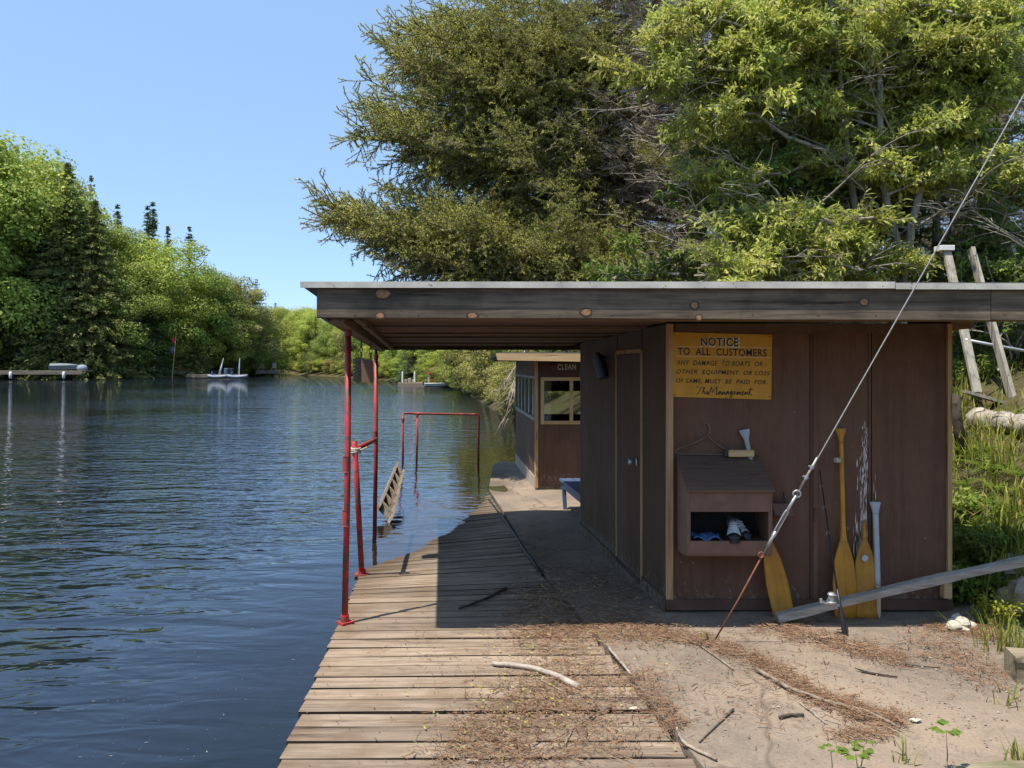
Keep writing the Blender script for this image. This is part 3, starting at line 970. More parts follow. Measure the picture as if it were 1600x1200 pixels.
# ------------------------------------------------------------------ the yellow notice
SY = 4.985
def sp(px, py, Y=SY - 0.0035):
    return at(px, py, Y)
sign = thing('notice_sign', 'yellow notice board with black hand lettering on the brown hut front', 'sign', at(1128, 624, SY))
q = [at(1050.5, 519, SY), at(1206.5, 523, SY), at(1205, 624.5, SY), at(1050, 620, SY)]
mb = MB()
mb.prism(q, (0, 0.013, 0))
mobj('board', mb, M_SIGN, sign)
white, black = MB(), MB()
def line(body, x0, x1, ya, yb, shear=0.0, bold=0.0, spacing=1.0, tilt=0.02, outline=False):
    p0, p1 = sp(x0, yb), sp(x1, ya)
    yy = SY - 0.0018
    v, f = text_shape(body, p0.x, p1.x, p0.z, p1.z, yy, shear, bold, spacing)
    v = [(x, y, z - (x - p0.x) * tilt) for x, y, z in v]
    black.add(v, f)
    if outline:
        v2, f2 = text_shape(body, p0.x - 0.002, p1.x + 0.009, p0.z - 0.007, p1.z + 0.002, SY - 0.0009, shear, bold + 0.02, spacing)
        white.add([(x, y, z - (x - p0.x) * tilt) for x, y, z in v2], f2)
line('NOTICE', 1095, 1154, 527, 540.5, 0, 0.022, 1.12, outline=True)
line('TO  ALL  CUSTOMERS', 1059, 1198, 543, 554.5, 0, 0.018, 1.06)
line('ANY  DAMAGE  TO BOATS  OR -', 1057, 1198, 562.5, 570, 0.22, 0.010, 1.12)
line('OTHER  EQUIPMENT  OR LOSS', 1057, 1203, 577, 585, 0.22, 0.010, 1.12)
line('OF SAME, MUST  BE  PAID  FOR.', 1056, 1199, 591, 599, 0.22, 0.010, 1.12)
for ya in (541.0, 556.0):
    a, b = sp(1056, ya), sp(1204, ya + 2.4)
    white.prism([(a.x, SY - 0.0006, a.z), (b.x, SY - 0.0006, b.z), (b.x, SY - 0.0006, b.z - 0.002), (a.x, SY - 0.0006, a.z - 0.002)], (0, -0.0004, 0))
# brush script signature drawn as strokes
def stroke(pts, w=0.9):
    # quadratic smoothing of a pixel polyline
    P = [np.array(p, float) for p in pts]
    out = []
    for i in range(len(P) - 1):
        p0, p1, p2, p3 = P[max(i - 1, 0)], P[i], P[i + 1], P[min(i + 2, len(P) - 1)]
        for t in np.linspace(0, 1, 5)[:-1]:
            out.append(0.5 * ((2 * p1) + (-p0 + p2) * t + (2 * p0 - 5 * p1 + 4 * p2 - p3) * t * t + (-p0 + 3 * p1 - 3 * p2 + p3) * t ** 3))
    out.append(P[-1])
    s = SY / FPX
    for a, b in zip(out[:-1], out[1:]):
        d = b - a
        L = np.hypot(*d)
        if L < 1e-6: continue
        nrm = np.array((-d[1], d[0])) / L
        ww = w * (0.42 + 0.25 * abs(d[1]) / L)
        qs = [a + nrm * ww, b + nrm * ww, b - nrm * ww, a - nrm * ww]
        pts3 = [at(qq[0], qq[1], SY) for qq in qs]
        black.add([(p.x, SY - 0.0016, p.z) for p in pts3], [(0, 1, 2, 3)])
T = lambda pts: [(x, y) for x, y in pts]
stroke([(1087, 606), (1090, 604.5), (1096, 606), (1099, 605)])
stroke([(1095, 606), (1093, 611), (1090, 616), (1088, 615)])
stroke([(1097, 616), (1101, 605), (1098, 612), (1101, 611.5), (1101, 616), (1104, 613), (1106, 611.5), (1104.5, 616), (1108, 613.5)])
stroke([(1107, 617), (1112, 605), (1113, 613), (1120, 604.5), (1119, 617), (1122, 614)])
x = 1122
def arch(x, kind):
    if kind == 'a': return [(x, 614), (x + 4, 611.5), (x + 1, 612.5), (x + 1, 616.5), (x + 4, 612), (x + 4.5, 616.5), (x + 6, 615)]
    if kind == 'n': return [(x, 616.8), (x + 1.2, 612), (x + 1, 616.5), (x + 3.5, 612), (x + 4.4, 616.8), (x + 6, 615)]
    if kind == 'g': return [(x, 614), (x + 4, 611.5), (x + 1, 612.5), (x + 1, 616.5), (x + 4, 612), (x + 3, 620), (x, 621), (x + 2, 618), (x + 6, 615)]
    if kind == 'e': return [(x, 615), (x + 3, 612.6), (x + 1.5, 611.5), (x + 0.8, 615), (x + 2, 616.8), (x + 5, 614.5)]
    if kind == 'm': return [(x, 616.8), (x + 1.2, 612), (x + 1, 616.5), (x + 3, 612), (x + 3.6, 616.5), (x + 5.6, 612), (x + 6.4, 616.8), (x + 8, 615)]
    if kind == 't': return [(x, 615), (x + 3, 606), (x + 1.2, 615), (x + 3, 617), (x + 5, 615.5)]
for ch, w in (('a', 6), ('n', 6), ('a', 6), ('g', 6), ('e', 5), ('m', 8), ('e', 5), ('n', 6), ('t', 5)):
    stroke(arch(x, ch))
    x += w
stroke([(1169, 609), (1178, 608.2)])
mobj('lettering', black, M_INK, sign)
mobj('lettering_edge', white, M_WHITEINK, sign)
mb = MB()
for px, py in ((1053.5, 617), (1203, 620), (1053, 522), (1202.5, 526), (1134, 621)):
    c = sp(px, py, SY)
    mb.tube([(c.x, SY + 0.001, c.z), (c.x, SY - 0.003, c.z)], 0.004, 8)
mobj('nail', mb, M_BLACK, sign)

# ------------------------------------------------------------------ the box on the wall
bx0, bx1, bf, bb = 1.071, 1.590, 4.69, 4.982
box = thing('drop_box', 'brown wooden wall box with a sloping lid and an open front slot', 'box', (1.33, 4.84, 0.42))
zl0, zl1 = 0.832, 0.998           # lid, front and back
def hx8(pts4, up, m, nm):
    mb = MB()
    mb.prism(pts4, up)
    return mobj(nm, mb, m, box)
hx8([(bx0, bf, 0.44), (bx0, bf, zl0), (bx0, bb, zl1), (bx0, bb, 0.405)], (0.012, 0, 0), M_BOX, 'side_panel')
hx8([(bx1, bf, 0.44), (bx1, bf, zl0), (bx1, bb, zl1), (bx1, bb, 0.405)], (-0.012, 0, 0), M_BOX, 'side_panel')
fr = [(bx0 + 0.013, 1, 0), (bx1 - 0.013, 1, 0)]
def strip(z0, z1, nm, x0=bx0 + 0.0125, x1=bx1 - 0.0125):
    mb = MB()
    mb.cbox((x0, bf - 0.002, z0), (x1, bf + 0.012, z1), 0.002)
    return mobj(nm, mb, M_BOX, box)
strip(0.702, 0.832, 'front_panel')
strip(0.440, 0.524, 'front_panel')
strip(0.5245, 0.7015, 'front_stile', bx0 + 0.0125, bx0 + 0.020)
strip(0.5245, 0.7015, 'front_stile', bx1 - 0.024, bx1 - 0.0125)
hx8([(bx0 + 0.013, bf + 0.013, 0.500), (bx1 - 0.013, bf + 0.013, 0.500), (bx1 - 0.013, bb - 0.002, 0.485), (bx0 + 0.013, bb - 0.002, 0.485)], (0, 0, 0.010), M_BOX, 'bottom_panel')
hx8([(bx0 + 0.002, bf + 0.013, 0.428), (bx1 - 0.002, bf + 0.013, 0.428), (bx1 - 0.002, bb - 0.002, 0.394), (bx0 + 0.002, bb - 0.002, 0.394)], (0, 0, 0.009), M_BOX, 'underside_panel')
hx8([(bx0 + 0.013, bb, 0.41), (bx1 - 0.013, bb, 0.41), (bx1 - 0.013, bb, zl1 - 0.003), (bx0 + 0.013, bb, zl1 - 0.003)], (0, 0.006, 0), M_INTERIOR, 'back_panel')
hx8([(bx0 - 0.008, bf - 0.022, zl0 - 0.006), (bx1 + 0.012, bf - 0.022, zl0 - 0.006), (bx1 + 0.004, bb + 0.004, zl1 + 0.004), (bx0 - 0.006, bb + 0.004, zl1 + 0.004)], (0, 0, 0.013), M_LID, 'lid')

# two shoes in the slot
def shoe(name, cx, cz, yfront, yaw, roll, label, mu, ms):
    t = thing(name, label, 'shoe', (cx, yfront, cz), group=None, rot=(0, 0, yaw))
    L, W = 0.27, 0.088
    prof = [(0.0, 0.36, 0.030), (0.04, 0.72, 0.050), (0.12, 0.96, 0.060), (0.28, 1.0, 0.070), (0.42, 0.88, 0.088), (0.55, 0.76, 0.108), (0.68, 0.72, 0.112), (0.82, 0.74, 0.108), (0.95, 0.68, 0.116), (1.0, 0.45, 0.105)]
    up, so = MB(), MB()
    rings, rs = [], []
    for f, w, h in prof:
        y = f * L
        hw = W / 2 * w
        ring = []
        for k in range(12):
            a = 2 * math.pi * k / 12
            cx_, sz_ = math.cos(a), math.sin(a)
            z = 0.018 + (h - 0.018) * (0.5 + 0.5 * sz_)
            narrow = 1.0 - 0.38 * max(0, sz_) ** 1.5
            ring.append((hw * cx_ * narrow * (0.92 if sz_ < 0 else 1.0), y, z))
        rings.append(ring)
        rs.append([(hw * 1.05 * math.cos(2 * math.pi * k / 12) , y + (-0.006 if f == 0 else 0.006 if f == 1 else 0), 0.001 if math.sin(2 * math.pi * k / 12) < 0 else 0.024) for k in range(12)])
    up.loft(rings)
    so.loft(rs)
    a = mobj('upper', up, mu, t, smooth=True, local=True)
    b = mobj('sole', so, M_BLACK, t, local=True)
    tc = MB()
    cap = [[(x * 1.03, y - 0.003, 0.018 + (z - 0.018) * 1.04) for x, y, z in r] for r in rings[:3]]
    tc.loft(cap)
    mobj('toe_cap', tc, M_BLACK, t, smooth=True, local=True)
    mb = MB()
    for f in (0.36, 0.43, 0.50):
        y = f * L
        h = np.interp(f, [p[0] for p in prof], [p[2] for p in prof]) + 0.002
        mb.tube([(-0.024, y, h - 0.008), (0, y - 0.004, h), (0.024, y, h - 0.008)], 0.003, 5)
    mobj('lace', mb, ms, t, local=True)
    mb = MB()
    for sg in (-1, 1):
        mb.tube([(sg * 0.040, 0.05, 0.038), (sg * 0.043, 0.11, 0.052), (sg * 0.036, 0.17, 0.070)], 0.006, 6)
    mobj('stripe', mb, M_BLACK, t, local=True)
    return t
shoe('shoe', 1.352, 0.512, 4.672, math.radians(-14), 0, 'white and grey sneaker poking toe first from the box slot', M_SHOEWHITE, M_WHITE)
shoe('shoe', 1.452, 0.512, 4.722, math.radians(8), 0, 'darker sneaker set further back inside the box slot', M_SHOEGREY, M_WHITE)
mb = MB()
V, F = [], []
for i in range(9):
    for j in range(7):
        V.append((1.12 + i * 0.022, 4.73 + j * 0.03, 0.512 + 0.016 * math.sin(i * 1.3) * math.sin(j * 1.1 + 1) + 0.018))
for i in range(8):
    for j in range(6):
        a = i * 7 + j
        F.append((a, a + 7, a + 8, a + 1))
mb.add(V, F)
cl = mobj('rag', mb, M_CLOTH, smooth=True, label='crumpled blue cloth lying in the box slot beside the shoes', cat='cloth')
cl.modifiers.new('thickness', 'SOLIDIFY').thickness = 0.004

# wire hanger leaning on the wall above the lid
mb = MB()
h3 = lambda px, py, Y=4.975: at(px, py, Y)
path = [(1102, 668), (1099, 662), (1104, 661), (1109, 665), (1109.5, 675), (1106, 681), (1092, 689), (1080, 694), (1062, 700), (1056, 704), (1055.5, 707), (1062, 709.5), (1085, 709.5), (1110, 710), (1130, 710.5), (1136, 706), (1132, 701), (1122, 695), (1112, 687), (1106, 681)]
mb.tube([h3(*p) for p in path], 0.0036, 6)
hg = mobj('wire_hanger', mb, M_HANGER, smooth=True, label='bent rusty wire coat hanger standing on the brown box lid', cat='hanger')
mb = MB()
mb.tube([h3(1108, 678, 4.972), h3(1106, 681, 4.972), h3(1103, 683, 4.972)], 0.0055, 6)
mobj('twist', mb, M_RUST, hg)
# brush
br = thing('brush', 'tan block brush with a dark end lying along the box lid top', 'brush', at(1155, 712, 4.95))
a, b = at(1137, 713.5, 4.95), at(1177, 703, 4.95)
mb = MB()
mb.cbox((a.x, 4.925, a.z), (b.x, 4.965, b.z), 0.004)
mobj('block', mb, M_TRIMX, br)
a2 = at(1130.5, 713, 4.95)
mb = MB()
mb.cbox((a2.x, 4.928, a2.z), (a.x - 0.0005, 4.962, b.z - 0.003), 0.004)
mobj('bristles', mb, M_DARKPIPE, br)

# small shelf with a peg
sh = thing('wall_shelf', 'small brown wooden shelf on the wall right of the box', 'shelf', at(1215, 800, 4.98))
a, b = at(1203, 801, 4.99), at(1233, 785, 4.99)
mb = MB()
mb.hexa([(a.x, 4.90, a.z), (b.x, 4.90, a.z - 0.002), (b.x, 4.989, a.z - 0.002), (a.x, 4.989, a.z)], [(a.x, 4.945, b.z), (b.x - 0.01, 4.945, b.z), (b.x - 0.01, 4.989, b.z), (a.x, 4.989, b.z)])
mobj('ledge', mb, M_BOX, sh)
mb = MB()
mb.tube([at(1226, 786, 4.95), at(1224, 768, 4.96)], 0.004, 6)
mobj('peg', mb, M_BLACK, sh)
# pull handle of the front hatch
mb = MB()
a, b = at(1272, 814, 4.985), at(1276, 794, 4.985)
mb.cbox((a.x, 4.983, a.z), (b.x, 4.9905, b.z), 0.002)
mobj('latch', mb, M_SKIRT, hut)

# ------------------------------------------------------------------ paddles
def paddle(label, foot, head, secs, parts, yaw=0.0, group='canoe paddles leaning on the hut front'):
    """secs: (fraction from the foot, half width, half thickness); parts: (from, to, material, name)"""
    foot, head = Vector(foot), Vector(head)
    ax = head - foot
    L = ax.length
    t = thing('canoe_paddle', label, 'paddle', foot, group)
    zq = ax.normalized()
    xq = Vector((1, yaw, 0))
    xq = (xq - zq * xq.dot(zq)).normalized()
    yq = zq.cross(xq)
    M = Matrix((xq, yq, zq)).transposed().to_4x4()
    fs = [s[0] for s in secs]
    for f0, f1, m, nm in parts:
        us = sorted(set([f0, f1] + [s[0] for s in secs if f0 < s[0] < f1] + list(np.linspace(f0, f1, 10))))
        mb = MB()
        rings = []
        for u in us:
            hw, ht = interp(u, fs, [s[1] for s in secs]), interp(u, fs, [s[2] for s in secs])
            rings.append([Vector((math.cos(a) * hw, math.sin(a) * ht, u * L)) for a in np.linspace(0, 2 * math.pi, 15)[:-1]])
        mb.loft(rings)
        o = mobj(nm, mb, m, t, smooth=True, local=True)
        for p in o.data.polygons:
            if len(p.vertices) > 4: p.use_smooth = False
        o.matrix_local = M
    return t
BL = [(0.0, 0.066, 0.005), (0.04, 0.074, 0.006), (0.18, 0.077, 0.007), (0.30, 0.062, 0.009), (0.36, 0.042, 0.012), (0.41, 0.022, 0.014), (0.46, 0.016, 0.014),
      (0.90, 0.0145, 0.0135), (0.945, 0.016, 0.013), (0.975, 0.030, 0.013), (0.995, 0.036, 0.012), (1.0, 0.033, 0.008)]
f = at(1226, 962, 4.86); f.z = pad_z(f.x, f.y) + 0.006
paddle('yellow paddle with a grey grip leaning left behind the brown box', f, at(1163, 671, 4.975), [(a, b * (0.93 if a < .42 else 1), c) for a, b, c in BL],
       [(0.0, 0.62, M_YPAD, 'blade'), (0.62, 1.0, M_GREYPAINT, 'grip')])
f = at(1321, 976, 4.86); f.z = pad_z(f.x, f.y) + 0.006
paddle('tallest paddle, all yellow, standing upright on the hut front', f, at(1313.5, 669, 4.972), BL,
       [(0.0, 0.40, M_YPAD, 'blade'), (0.40, 0.93, M_YPAD, 'shaft'), (0.93, 1.0, M_YPAD, 'grip')])
f = at(1354, 973, 4.865); f.z = pad_z(f.x, f.y) + 0.006
SHORT = [(0.0, 0.066, 0.006), (0.06, 0.072, 0.007), (0.35, 0.074, 0.008), (0.55, 0.066, 0.009), (0.68, 0.046, 0.011), (0.78, 0.020, 0.012), (0.84, 0.014, 0.012), (0.97, 0.012, 0.011), (1.0, 0.003, 0.003)]
p3 = paddle('short yellow paddle blade with a broken shaft and round sticker', f, at(1350, 812, 4.962), SHORT, [(0.0, 0.80, M_YPAD, 'blade'), (0.80, 1.0, M_YPAD, 'shaft')])
mb = MB()
ce = at(1351, 872, 4.905)
t_ = (ce - Vector(f))
ring = [(ce.x + math.cos(a) * 0.021, ce.y - 0.004, ce.z + math.sin(a) * 0.021) for a in np.linspace(0, 2 * math.pi, 21)[:-1]]
mb.prism(ring, (0, -0.002, 0))
mobj('sticker', mb, M_GREYPAINT, p3, label='round grey sticker')
mb = MB()
mb.tube([(ce.x + math.cos(a) * 0.011, ce.y - 0.0065, ce.z + math.sin(a) * 0.011) for a in np.linspace(0, 2 * math.pi, 15)], 0.0025, 5)
mobj('sticker_mark', mb, M_WHITE, p3)
f = at(1373.5, 972, 4.865); f.z = pad_z(f.x, f.y) + 0.006
GR = [(0.0, 0.007, 0.006), (0.05, 0.012, 0.010), (0.25, 0.017, 0.013), (0.60, 0.018, 0.014), (0.88, 0.019, 0.014), (0.94, 0.026, 0.014), (0.985, 0.036, 0.013), (1.0, 0.034, 0.009)]
paddle('grey painted paddle handle with bare lower end, rightmost on the hut', f, at(1367.5, 784, 4.970), GR,
       [(0.0, 0.27, M_BAREWOOD, 'shaft'), (0.27, 0.9, M_GREYPAINT, 'shaft'), (0.9, 1.0, M_GREYPAINT, 'grip')])
# knot of rope tied round the tall paddle
mb = MB()
kc = at(1309, 719, 4.93)
for i in range(5):
    a0 = R.uniform(0, 6)
    mb.tube([kc + Vector((0.020 * math.cos(a0 + a) - 0.002, 0.012 * math.sin(a0 + a), 0.012 * math.sin(a * 1.5 + i))) for a in np.linspace(0, 5, 9)], 0.0045, 5)
mobj('rope_knot', mb, M_ROPE, smooth=True, label='small knot of frayed rope tied to the tall paddle shaft', cat='rope')

# ------------------------------------------------------------------ fishing rod
rod = thing('fishing_rod', 'black fishing rod with a silver reel leaning on the grey plank', 'fishing rod', at(1320, 1002, 4.55))
b0, b1 = at(1320.5, 1002, 4.50), at(1308, 920, 4.56)
b0.z = pad_z(b0.x, b0.y) + 0.014
tip = at(1281, 735, 4.965)
mid = at(1300, 868, 4.66)
mb = MB()
mb.tube([b0, b0.lerp(b1, 0.06), b0.lerp(b1, 0.45), b0.lerp(b1, 0.55), b1], [0.012, 0.015, 0.014, 0.011, 0.010], 10)
mobj('handle', mb, M_BLACK, rod, smooth=True)
mb = MB()
mb.tube([b1, mid, tip], [0.006, 0.005, 0.003], 7)
mobj('shaft', mb, M_BLACK, rod, smooth=True)
mb = MB()
rc = at(1299, 938, 4.52)
mb.tube([rc + Vector((0, 0, 0.045)), rc + Vector((0, 0, 0.035)), rc + Vector((0, 0, 0.03)), rc + Vector((0, 0, -0.005)), rc + Vector((0, 0, -0.01)), rc + Vector((0, 0, -0.022))], [0.016, 0.023, 0.017, 0.017, 0.026, 0.022], 14)
mb.tube([rc + Vector((0, 0, 0.0)), b0.lerp(b1, 0.62)], 0.006, 7)
mb.tube([rc + Vector((-0.005, -0.0, -0.02)), rc + Vector((-0.04, -0.01, -0.015)), rc + Vector((-0.062, -0.01, -0.002))], 0.005, 7)
mb.tube([rc + Vector((-0.062, -0.01, -0.012)), rc + Vector((-0.066, -0.01, 0.012))], 0.009, 8)
mb.tube([rc + Vector((0.026, 0, 0.0)), rc + Vector((0.022, -0.02, 0.035)), rc + Vector((-0.02, -0.02, 0.035)), rc + Vector((-0.026, 0, 0.0))], 0.0025, 5)
mobj('reel', mb, M_STEEL, rod, smooth=False)
mb = MB()
for u in (0.25, 0.55, 0.8):
    c = mid.lerp(tip, u)
    mb.tube([c + Vector((0.010 * math.cos(a) - 0.008, -0.004, 0.010 * math.sin(a))) for a in np.linspace(0, 2 * math.pi, 9)], 0.0014, 4)
mobj('line_guide', mb, M_STEEL, rod)

# long grey plank leaning along the hut foot
pa, pb = at(1214, 970, 4.74), at(1660, 864, 4.77)
pa.z = pad_z(pa.x, pa.y) + 0.046
mb = MB()
d = (pb - pa).normalized()
yv = Vector((0, 1, 0)); yv = (yv - d * d.dot(yv)).normalized()
zv = d.cross(yv)
rings = []
for i in range(13):
    u = i / 12
    c = pa.lerp(pb, u) + Vector((0, 0, 0.012 * math.sin(u * 3.1)))
    w, h = 0.034 + 0.002 * math.sin(i * 2.1), 0.021 + 0.0025 * math.sin(i * 1.3)
    rings.append([c + yv * a + zv * b for a, b in ((-w, -h), (-w, h * 0.8), (-w * 0.85, h), (w, h), (w, -h))])
mb.loft(rings)
mobj('long_plank', mb, M_GREYBEAM, label='long weathered grey plank slanting up along the hut foot', cat='plank')

# ------------------------------------------------------------------ guy wire
g0 = on_ground(1112, 1004); g0.z -= 0.02
gend = at(1600, 140, 3.6)
def gp(t): return g0.lerp(gend, t)
def t_at_py(py):
    lo, hi = 0.0, 1.0
    for _ in range(40):
        m = (lo + hi) / 2
        p = gp(m)
        yy = HOR + (EYE - p.z) / p.y * FPX
        lo, hi = (m, hi) if yy > py else (lo, m)
    return lo
gw = thing('guy_wire', 'pale guy wire with a turnbuckle running from pavement up to the right', 'cable', g0)
ta, tb, tc_, td = t_at_py(866), t_at_py(842), t_at_py(762), t_at_py(735)
mb = MB()
mb.tube([gp(ta)] + [gp(ta + (2.6 - ta) * u) - Vector((0, 0, 0.11 * u * (1 - u))) for u in (0.1, 0.2, 0.3, 0.4, 0.55, 0.7, 0.85, 1.0)], 0.0034, 8)
mobj('wire', mb, M_WIRE, gw, smooth=True)
mb = MB()
mb.tube([gp(0), gp(ta * 0.5) + Vector((0.006, 0, 0)), gp(ta)], 0.0048, 8)
mb.tube([gp(ta) + Vector((0.014 * math.cos(a) - 0.01, 0, 0.016 * math.sin(a) - 0.004)) for a in np.linspace(0, 6.28, 11)], 0.004, 5)
mobj('anchor_rod', mb, M_RUST, gw, smooth=True)
mb = MB()
ax = (gp(1) - gp(0)).normalized()
sd = Vector((ax.z, 0, -ax.x)).normalized()
for s in (-1, 1):
    mb.tube([gp(tb) , gp(tb) + ax * 0.02 + sd * s * 0.009, gp(tc_) - ax * 0.16 + sd * s * 0.009, gp(tc_) - ax * 0.13], 0.004, 7)
mb.tube([gp(tb) - ax * 0.05, gp(tb) + ax * 0.05], 0.009, 8)
mb.tube([gp(tc_) - ax * 0.18, gp(tc_) - ax * 0.05], 0.008, 8)
mb.tube([gp(tc_) - ax * 0.04 + (ax * math.cos(a) + sd * math.sin(a)) * 0.02 for a in np.linspace(0, 6.28, 13)], 0.0055, 6)
mobj('turnbuckle', mb, M_STEEL, gw, smooth=True)
for py in (746, 730):
    t = t_at_py(py)
    mb = MB()
    mb.tube([gp(t) + sd * -0.018, gp(t) + sd * 0.012], 0.0055, 8)
    mb.tube([gp(t) - ax * 0.012, gp(t) + ax * 0.012], 0.008, 8)
    mobj('wire_clip', mb, M_STEEL, gw)
mb = MB()
mb.tube([gp(tc_), gp(t_at_py(715))], 0.0058, 8)
mobj('wire_end', mb, M_WIRE, gw, smooth=True)

# ------------------------------------------------------------------ red posts and pipes of the canopy
def post(label, foot, top_red, top_dark, r, coupling=None, tee=None):
    t = thing('roof_post', label, 'post', foot, 'red pipe posts holding the canopy')
    mb = MB()
    mb.tube([foot + Vector((0, 0, 0.01)), foot.lerp(top_red, 0.5) + Vector((0.006, 0, 0)), top_red], r, 14)
    mobj('pipe', mb, M_RED, t, smooth=True)
    mb = MB()
    mb.tube([top_red - Vector((0, 0, 0.03)), top_dark], r * 0.62, 10)
    mobj('upper_pipe', mb, M_DARKPIPE, t, smooth=True)
    mb = MB()
    mb.tube([top_red - Vector((0, 0, 0.02)), top_red + Vector((0, 0, 0.012))], r * 1.22, 14)
    mobj('top_collar', mb, M_RED, t)
    mb = MB()
    mb.tube([foot + Vector((0, 0, 0.0)), foot + Vector((0, 0, 0.016))], 0.058, 4)
    mb.tube([foot + Vector((0, 0, 0.014)), foot + Vector((0, 0, 0.055))], r * 1.35, 12)
    mobj('base_flange', mb, M_RED, t)
    for u in (coupling or []):
        c = foot.lerp(top_red, u)
        mb = MB()
        d = (top_red - foot).normalized()
        mb.tube([c - d * 0.05, c - d * 0.044, c + d * 0.044, c + d * 0.05], [r * 1.32, r * 1.2, r * 1.2, r * 1.32], 14)
        mobj('coupling', mb, M_RED, t)
    return t
p1f = Vector((-1.045, 4.80, -0.018))
p1 = post('red pipe post at the dock edge, nearest and thickest', p1f, at(544, 520, 4.86), at(545, 497, 4.86), 0.0195, [0.545, 0.36])
p2f = Vector((-1.405, 7.85, -0.20))
p2 = post('red pipe post standing in the water behind the nearest post', p2f, at(587.5, 556, 7.85), at(587.5, 543, 7.85), 0.0215, [0.565])
mb = MB()
mb.tube([at(588, 686, 7.83), at(572, 694, 6.9), at(554, 703, 6.05)], 0.021, 12)
mobj('side_pipe', mb, M_RED, p2, smooth=True)
d0 = on_ground(565, 890)
d0 = Vector((-1.235, 6.32, -0.128))
dt = at(554, 690, 5.98)
lean = thing('leaning_pipe', 'red pipe leaning off the dock between the two posts', 'pipe', d0)
mb = MB()
mb.tube([d0, dt], 0.023, 12)
mobj('pipe', mb, M_RED, lean, smooth=True)
mb = MB()
mb.tube([d0 + Vector((0, 0, -0.004)), d0 + Vector((0, 0, 0.012))], 0.062, 10)
mb.tube([d0 + Vector((0, 0, 0.01)), d0 + Vector((0, 0, 0.05))], 0.033, 12)
mobj('base_flange', mb, M_RED, lean)
mb = MB()
rc = at(556, 704, 5.98)
for i in range(7):
    ph = R.uniform(0, 6)
    mb.tube([rc + Vector((0.035 * math.cos(ph + a), 0.035 * math.sin(ph + a), 0.018 * math.sin(a * 0.7 + i))) for a in np.linspace(0, 5.8, 10)], 0.007, 6)
mb.tube([rc, rc + Vector((0.05, -0.02, 0.01)), rc + Vector((0.09, -0.02, 0.028))], 0.006, 6)
mobj('rope_lashing', mb, M_ROPE, smooth=True, label='pale rope lashing where the red pipes cross', cat='rope')

# box hanging on chains under the canopy edge
hb = thing('hanging_box', 'brown box with black slatted side hanging on chains under the roof edge', 'box', (-1.22, 6.3, 1.6))
Yb = 6.35
c0, c1 = at(566, 560, Yb), at(584, 597, Yb)
mb = MB()
mb.hexa([at(565, 597, Yb), at(583.5, 598, Yb), at(583.5, 598, Yb) + Vector((-0.03, .17, 0)), at(565, 597, Yb) + Vector((-0.03, 0.17, 0))],
        [at(564.5, 559, Yb), at(583, 563, Yb), at(583, 563, Yb) + Vector((-0.03, .17, 0)), at(564.5, 559, Yb) + Vector((-0.03, 0.17, 0))])
mobj('case', mb, M_BOX, hb)
for k in range(7):
    z0 = 595 - k * 5.2
    mb = MB()
    p, q = at(564.5, z0, Yb), at(551.5, z0 + 0.6, Yb + 0.01)
    mb.hexa([q, p - Vector((0.002, 0, 0)), p + Vector((-0.03, 0.16, 0)), q + Vector((-0.03, 0.16, 0))],
            [Vector(v) + Vector((0, 0, 0.018)) for v in (q, p - Vector((0.002, 0, 0)), p + Vector((-0.03, 0.16, 0)), q + Vector((-0.03, 0.16, 0)))])
    mobj('slat', mb, M_BLACK, hb)
mb = MB()
p, q = at(564, 596.5, Yb), at(555, 597, Yb)
mb.hexa([q, p - Vector((0.002, -.01, 0)), p + Vector((-0.03, 0.15, 0)), q + Vector((-0.03, 0.15, 0))],
        [Vector(v) + Vector((0, 0, 0.2)) for v in (q, p - Vector((0.002, -.01, 0)), p + Vector((-0.03, 0.15, 0)), q + Vector((-0.03, 0.15, 0)))])
mobj('side_core', mb, M_DARKPIPE, hb)
for px, pt, pb in ((564.5, 520, 559), (579.5, 536, 561)):
    mb = MB()
    a, b = at(px, pb, Yb + 0.06), at(px, pt, Yb + 0.06)
    b.z = min(b.z, under(Yb) - 0.02)
    n = max(3, int((b.z - a.z) / 0.034))
    for i in range(n):
        c = a.lerp(b, (i + 0.5) / n)
        u = Vector((1, 0, 0)) if i % 2 else Vector((0, 1, 0))
        hh = (b - a).length / n * 0.62
        mb.tube([c + u * math.sin(t) * 0.010 + Vector((0, 0, math.cos(t) * hh)) for t in np.linspace(0, 2 * math.pi, 11)], 0.0035, 5)
    mobj('chain', mb, M_DARKPIPE, hb)

# ------------------------------------------------------------------ swim ladder
lad = thing('swim_ladder', 'wooden swim ladder tipped over at the flooded dock edge', 'ladder', (-1.45, 9.3, 0.0))
A0, A1 = at(592, 792, 8.6), at(619.5, 727, 10.3)      # upper rail
B0, B1 = at(610, 812, 8.45), at(628, 739, 10.2)       # lower rail
def bar(mb, a, b, wv, w, hv, h):
    a, b = Vector(a), Vector(b)
    wv, hv = Vector(wv).normalized(), Vector(hv).normalized()
    P = [(-w, -h), (w, -h), (w, h), (-w, h)]
    mb.hexa([a + wv * i + hv * j for i, j in P], [b + wv * i + hv * j for i, j in P])
ld = (A1 - A0).normalized()
cr = (B0 - A0).normalized()
nn = ld.cross(cr).normalized()
for a, b in ((A0, A1), (B0, B1)):
    mb = MB()
    bar(mb, a, b, cr, 0.017, nn, 0.055)
    mobj('rail', mb, M_LADDER, lad)
for k in range(6):
    u = 0.05 + k * 0.17
    mb = MB()
    bar(mb, A0.lerp(A1, u) + cr * 0.018, B0.lerp(B1, u) - cr * 0.018, ld, 0.014, nn * 0.8 + ld * 0.2, 0.060)
    mobj('tread', mb, M_LADDER, lad)

